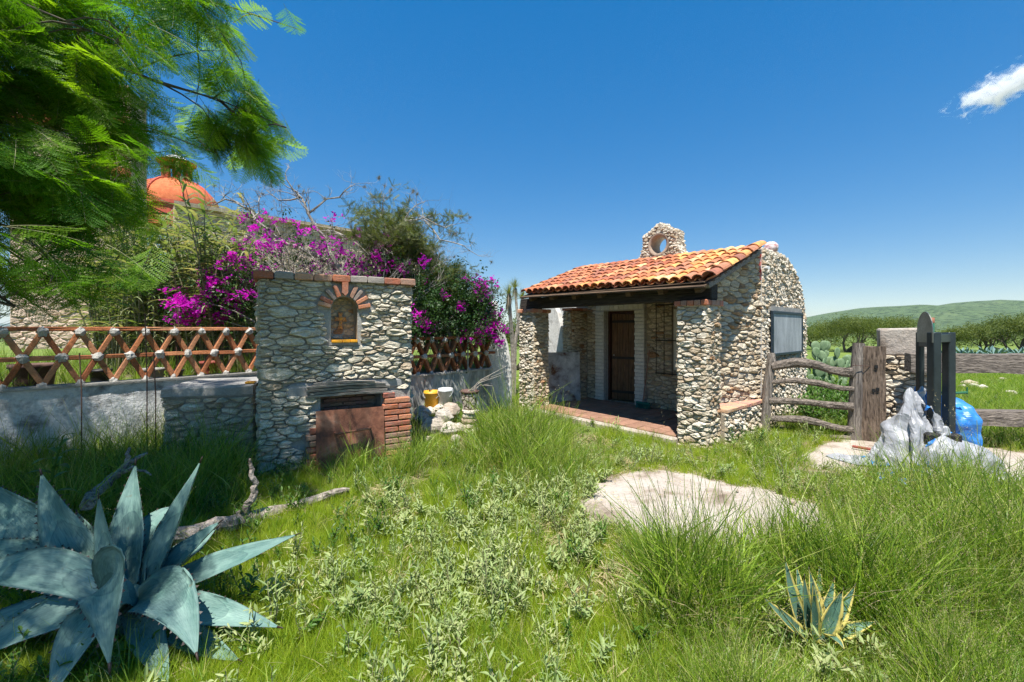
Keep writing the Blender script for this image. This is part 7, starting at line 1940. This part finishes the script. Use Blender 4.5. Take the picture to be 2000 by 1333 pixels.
for k in range(8):
    t0_, t1_ = 2*PI*k/8-0.17, 2*PI*k/8+0.17
    for (r0_, z0_, r1_, z1_) in ((0.72, 10.68, 0.78, 11.58), ):
        vs = [dc+V((r*math.cos(t), r*math.sin(t), z)) for (r, z) in ((0.72, 10.68), (0.80, 11.63)) for t in (t0_, t1_)]+[dc+V((r*0.78*math.cos(t), r*0.78*math.sin(t), z)) for (r, z) in ((0.72, 10.68), (0.80, 11.63)) for t in (t0_, t1_)]
        lan.add(vs, [(0, 1, 3, 2), (5, 4, 6, 7), (0, 2, 6, 4), (1, 5, 7, 3)])
lan.lathe([(0.001, 10.70), (0.86, 10.70), (0.86, 10.53)], dc, 16); lan.lathe([(0.78, 11.60), (0.98, 11.72), (1.02, 11.82), (0.72, 11.82), (0.70, 11.60)], dc, 16)
lan = lan.build('lantern', M['dome_paint'], ch)
mb = MB(); mb.lathe([(0.74, 11.82), (0.66, 12.00), (0.42, 12.16), (0.12, 12.24), (0.10, 12.30), (0.14, 12.38), (0.001, 12.48)], dc, 16); mb.build('cap', M['plaster'], lan, True)

# ================================================================== COUNTRY BEYOND THE FENCE
def pad_mesh(k):
    mb = MB(); n = 14; vs = []; rr = random.Random(k)
    for z_, s_ in ((0.0, 0.18), (0.05, 0.62), (0.12, 0.92), (0.20, 1.0), (0.28, 0.88), (0.335, 0.5), (0.35, 0.05)):
        for j in range(n):
            a_ = 2*PI*j/n; vs.append((0.125*s_*math.cos(a_)*(1+rr.uniform(-0.03, 0.03)), 0.022*s_**0.5*math.sin(a_), z_))
    mb.add(vs, [(i*n+j, i*n+(j+1) % n, (i+1)*n+(j+1) % n, (i+1)*n+j) for i in range(6) for j in range(n)]); return mb.mesh('pad', M['cactus'], True)
PM = [pad_mesh(k) for k in range(3)]
def nopal(label, base, n, seed, s=0.72):
    rr = random.Random(seed); t = thing('prickly_pear', label, 'cactus', base); tops = [(V((rr.uniform(-0.5, 0.5), rr.uniform(-0.3, 0.3), 0)), 0.0) for _ in range(6)]
    out = 0
    while out < n and tops:
        p, lvl = tops.pop(rr.randrange(min(3, len(tops))))
        o = link('pad', rr.choice(PM), t); rz = rr.uniform(-0.9, 0.9); ty = rr.uniform(-0.55, 0.55); k = s*rr.uniform(0.85, 1.2)
        m_ = Matrix.Translation(p) @ Matrix.Rotation(rz, 4, 'Z') @ Matrix.Rotation(ty, 4, 'Y') @ Matrix.Scale(k, 4); o.matrix_local = m_; out += 1
        for q in range(rr.randint(1, 2)):
            e = m_ @ V((rr.choice((-0.08, 0.0, 0.09)), 0, 0.31))
            if e.z < 1.45: tops.append((e, lvl+1))
nopal('prickly pear cactus with round pads behind the pole gate', (7.35, 10.2, -0.02), 44, 5); nopal('prickly pear clump with grey green pads nearest the wooden post', (8.15, 10.6, -0.02), 44, 6); nopal('low prickly pear against the cottage end', (6.75, 10.0, -0.02), 22, 8, 0.66)
# far agaves in a row
fa = MB(); rr = random.Random(3)
for k in range(16):
    az = k*2.4; el = 0.35+0.05*k; d_ = V((math.cos(az)*math.cos(el), math.sin(az)*math.cos(el), math.sin(el))); leafcard(fa, V((0, 0, 0.05)), d_, V((0, 0, 1)), 0.75, 0.14, 0, 0.3, 4, 0.05)
FAM = fa.mesh('agave_rosette', M['agave'], True)
for k in range(15):
    d_ = 21+4.5*rr.random(); px_ = 1805+k*17+rr.uniform(-6, 6); o = link('agave_plant', FAM); x_ = (px_-1000)/F*d_; o.location = (x_, d_, gz(x_, d_)-0.03); o.rotation_euler = (0, 0, rr.uniform(0, 6)); k_ = rr.uniform(0.7, 1.1); o.scale = (k_,)*3
    tag(o, 'small grey green agave in the row beyond the timber fence', 'agave', 'agaves in the far row')
BUSH = [sprig('scrub_tuft', 60, 0.16, 0.5, 'scrub', 0.55) for k in range(3)]
SPR = [sprig('mesquite_spray', 40, 0.10, 0.35, 'acacia_leaf', 0.32) for k in range(3)]
def mesquite(label, px_, d_, h, w, seed, n=420):
    rr = random.Random(seed); x_ = (px_-1000)/F*d_; base = V((x_, d_, gz(x_, d_))); t = thing('mesquite_tree', label, 'tree', base)
    mb = MB(); tips = []
    for q in range(4): grow(mb, V((rr.uniform(-0.2, 0.2), rr.uniform(-0.2, 0.2), -0.05)), (rr.uniform(-1, 1), rr.uniform(-0.6, 0.6), 0.75), h*0.42, 0.10, 3, tips, rr, 0.4, (2, 3), 0.72, 0.02, 5, 0, 3, 0.8)
    mb.build('trunk', M['bark'], t); L = ([], [], [], [])
    lob = [(rr.uniform(-0.42, 0.42)*w, rr.uniform(-0.3, 0.3)*w, h*rr.uniform(0.55, 0.80), w*rr.uniform(0.14, 0.26), h*rr.uniform(0.14, 0.26)) for _ in range(13)]
    for q in range(n):
        lx, ly, lz, lr, lh = rr.choice(lob); a_, b_ = rr.uniform(0, 6.28), rr.uniform(-0.5, 1); u = rr.random()**0.4; c = math.sqrt(max(0, 1-b_*b_))
        L[0].append((lx+lr*u*c*math.cos(a_), ly+lr*u*c*math.sin(a_), max(0.25, lz+lh*u*b_))); L[1].append((rr.uniform(-1, 1), rr.uniform(-1, 1), rr.uniform(0, 6))); L[2].append(rr.uniform(0.7, 1.3)); L[3].append(rr.randrange(3))
    tag(scatter('crown', *L, SPR, t), kind='stuff')
mesquite('broad olive green mesquite tree beyond the gate', 1655, 29, 2.35, 5.0, 3); mesquite('wide mesquite tree behind the stone pillar', 1735, 31, 2.45, 5.2, 4); mesquite('dark low mesquite beside the cottage end wall', 1590, 33, 1.9, 3.6, 5, 260)
mesquite('grey brown mesquite bush beyond the agave row', 1925, 27, 1.85, 3.6, 6, 300); mesquite('tall green mesquite at the edge of the field', 1995, 26, 2.45, 4.4, 7); mesquite('dense mesquite further along the field edge', 2140, 26, 2.6, 5.0, 8, 320)
mesquite('mesquite tree seen between buttress and porch', 1008, 17, 2.2, 3.0, 9, 260)
L = ([], [], [], []); rr = random.Random(12)
for k in range(2600):
    d_ = 36*math.exp(rr.random()*math.log(12)); px_ = rr.uniform(-200, 2300); x_ = (px_-1000)/F*d_
    if rr.random() < 0.25 and d_ < 80: continue
    put(L, x_, d_, gz(x_, d_)+0.2, rr.uniform(0.9, 2.0)*(1+d_/300), rr.randrange(3), 0.4)
tag(scatter('distant_scrub', *L, BUSH), 'far scrubland of green bushes below the hills', 'scrub', None, 'stuff')
# short pasture tufts beyond the fence
L = ([], [], [], [])
for k in range(7000):
    y = 6.2+16*rr.random()**1.2; x = rr.uniform(0.50*y, 1.35*y)
    if blocked(x, y) or x < 4.4: continue
    put(L, x, y, gz(x, y), rr.uniform(0.6, 1.3), rr.randrange(3), 0.2)
tag(scatter('pasture_grass', *L, ST), 'bright short pasture beyond the gate and fence', 'grass', None, 'stuff')
L = ([], [], [], [])
for k in range(420):
    y = rr.uniform(7.0, 10.2); x = rr.uniform(0.62*y, 0.86*y)
    if blocked(x, y) or x < 4.9: continue
    put(L, x, y, gz(x, y), rr.uniform(1.2, 2.6), rr.randrange(3), 0.2)
tag(scatter('gate_weeds', *L, GW), 'tall green weeds growing behind the pole gate', 'weeds', None, 'stuff')
for k, (x_, y_, s_) in enumerate(((1893, 752, 0.14), (1905, 757, 0.10), (1918, 760, 0.12), (1880, 756, 0.08), (1958, 742, 0.07), (1975, 770, 0.09))):
    p = GR(x_, y_); tag(rock((p.x, p.y, s_*0.35), (s_*1.4, s_, s_*0.7), 190+k, M['stone_pale']), 'pale stone lying in the pasture beyond the timber fence', 'rock', 'stones in the pasture')

# ================================================================== CLOUD
def cloud(label, ctr, size, rot, dens, seed):
    t = None; mb = MB(); n, m = 20, 12; vs = []
    for i in range(m+1):
        th = PI*i/m
        for j in range(n): vs.append((math.sin(th)*math.cos(2*PI*j/n), math.sin(th)*math.sin(2*PI*j/n), math.cos(th)))
    mb.add(vs, [(i*n+j, (i+1)*n+j, (i+1)*n+(j+1) % n, i*n+(j+1) % n) for i in range(m) for j in range(n)])
    m_ = bpy.data.materials.new('cloud'); m_.use_nodes = True; nt = m_.node_tree; nt.nodes.clear(); n_, l = nt.nodes, nt.links
    out = n_.new('ShaderNodeOutputMaterial'); pv = n_.new('ShaderNodeVolumePrincipled'); pv.inputs['Color'].default_value = (1, 1, 1, 1); pv.inputs['Anisotropy'].default_value = 0.2
    tc = n_.new('ShaderNodeTexCoord'); ln = n_.new('ShaderNodeVectorMath'); ln.operation = 'LENGTH'; l.new(tc.outputs['Object'], ln.inputs[0])
    ns = noise_t(n_, l, tc.outputs['Object'], 1.9, 9, 0.62, 0.7, (2.6, 1.5, 1.3))
    v = math_(n_, l, 'SUBTRACT', math_(n_, l, 'ADD', math_(n_, l, 'MULTIPLY', ns, 2.7), -0.92), ln.outputs['Value'])
    v = math_(n_, l, 'MULTIPLY', math_(n_, l, 'MAXIMUM', v, 0.0), dens); l.new(v, pv.inputs['Density']); l.new(pv.outputs[0], out.inputs['Volume'])
    o = mb.build('cloud', m_); o.location = ctr; o.scale = size; o.rotation_euler = rot
    return tag(o, label, 'cloud')
D = 2500
cloud('small white wispy cloud alone in the blue sky', PX(1965, 168, D), (140/F*D, 260, 52/F*D), (0, -0.42, 0), 0.12, 1)

# ================================================================== AIR
hz = MB(); hz.box((0, 0, 70), (19000, 19000, 150))
mh = bpy.data.materials.new('haze'); mh.use_nodes = True; nt = mh.node_tree; nt.nodes.clear()
ho = nt.nodes.new('ShaderNodeOutputMaterial'); hv = nt.nodes.new('ShaderNodeVolumePrincipled')
hv.inputs['Color'].default_value = (0.80, 0.88, 1.0, 1); hv.inputs['Density'].default_value = 0.00008; hv.inputs['Anisotropy'].default_value = 0.0
nt.links.new(hv.outputs[0], ho.inputs['Volume'])
tag(hz.build('haze', mh), 'thin bluish air over the country', 'haze', None, 'stuff')
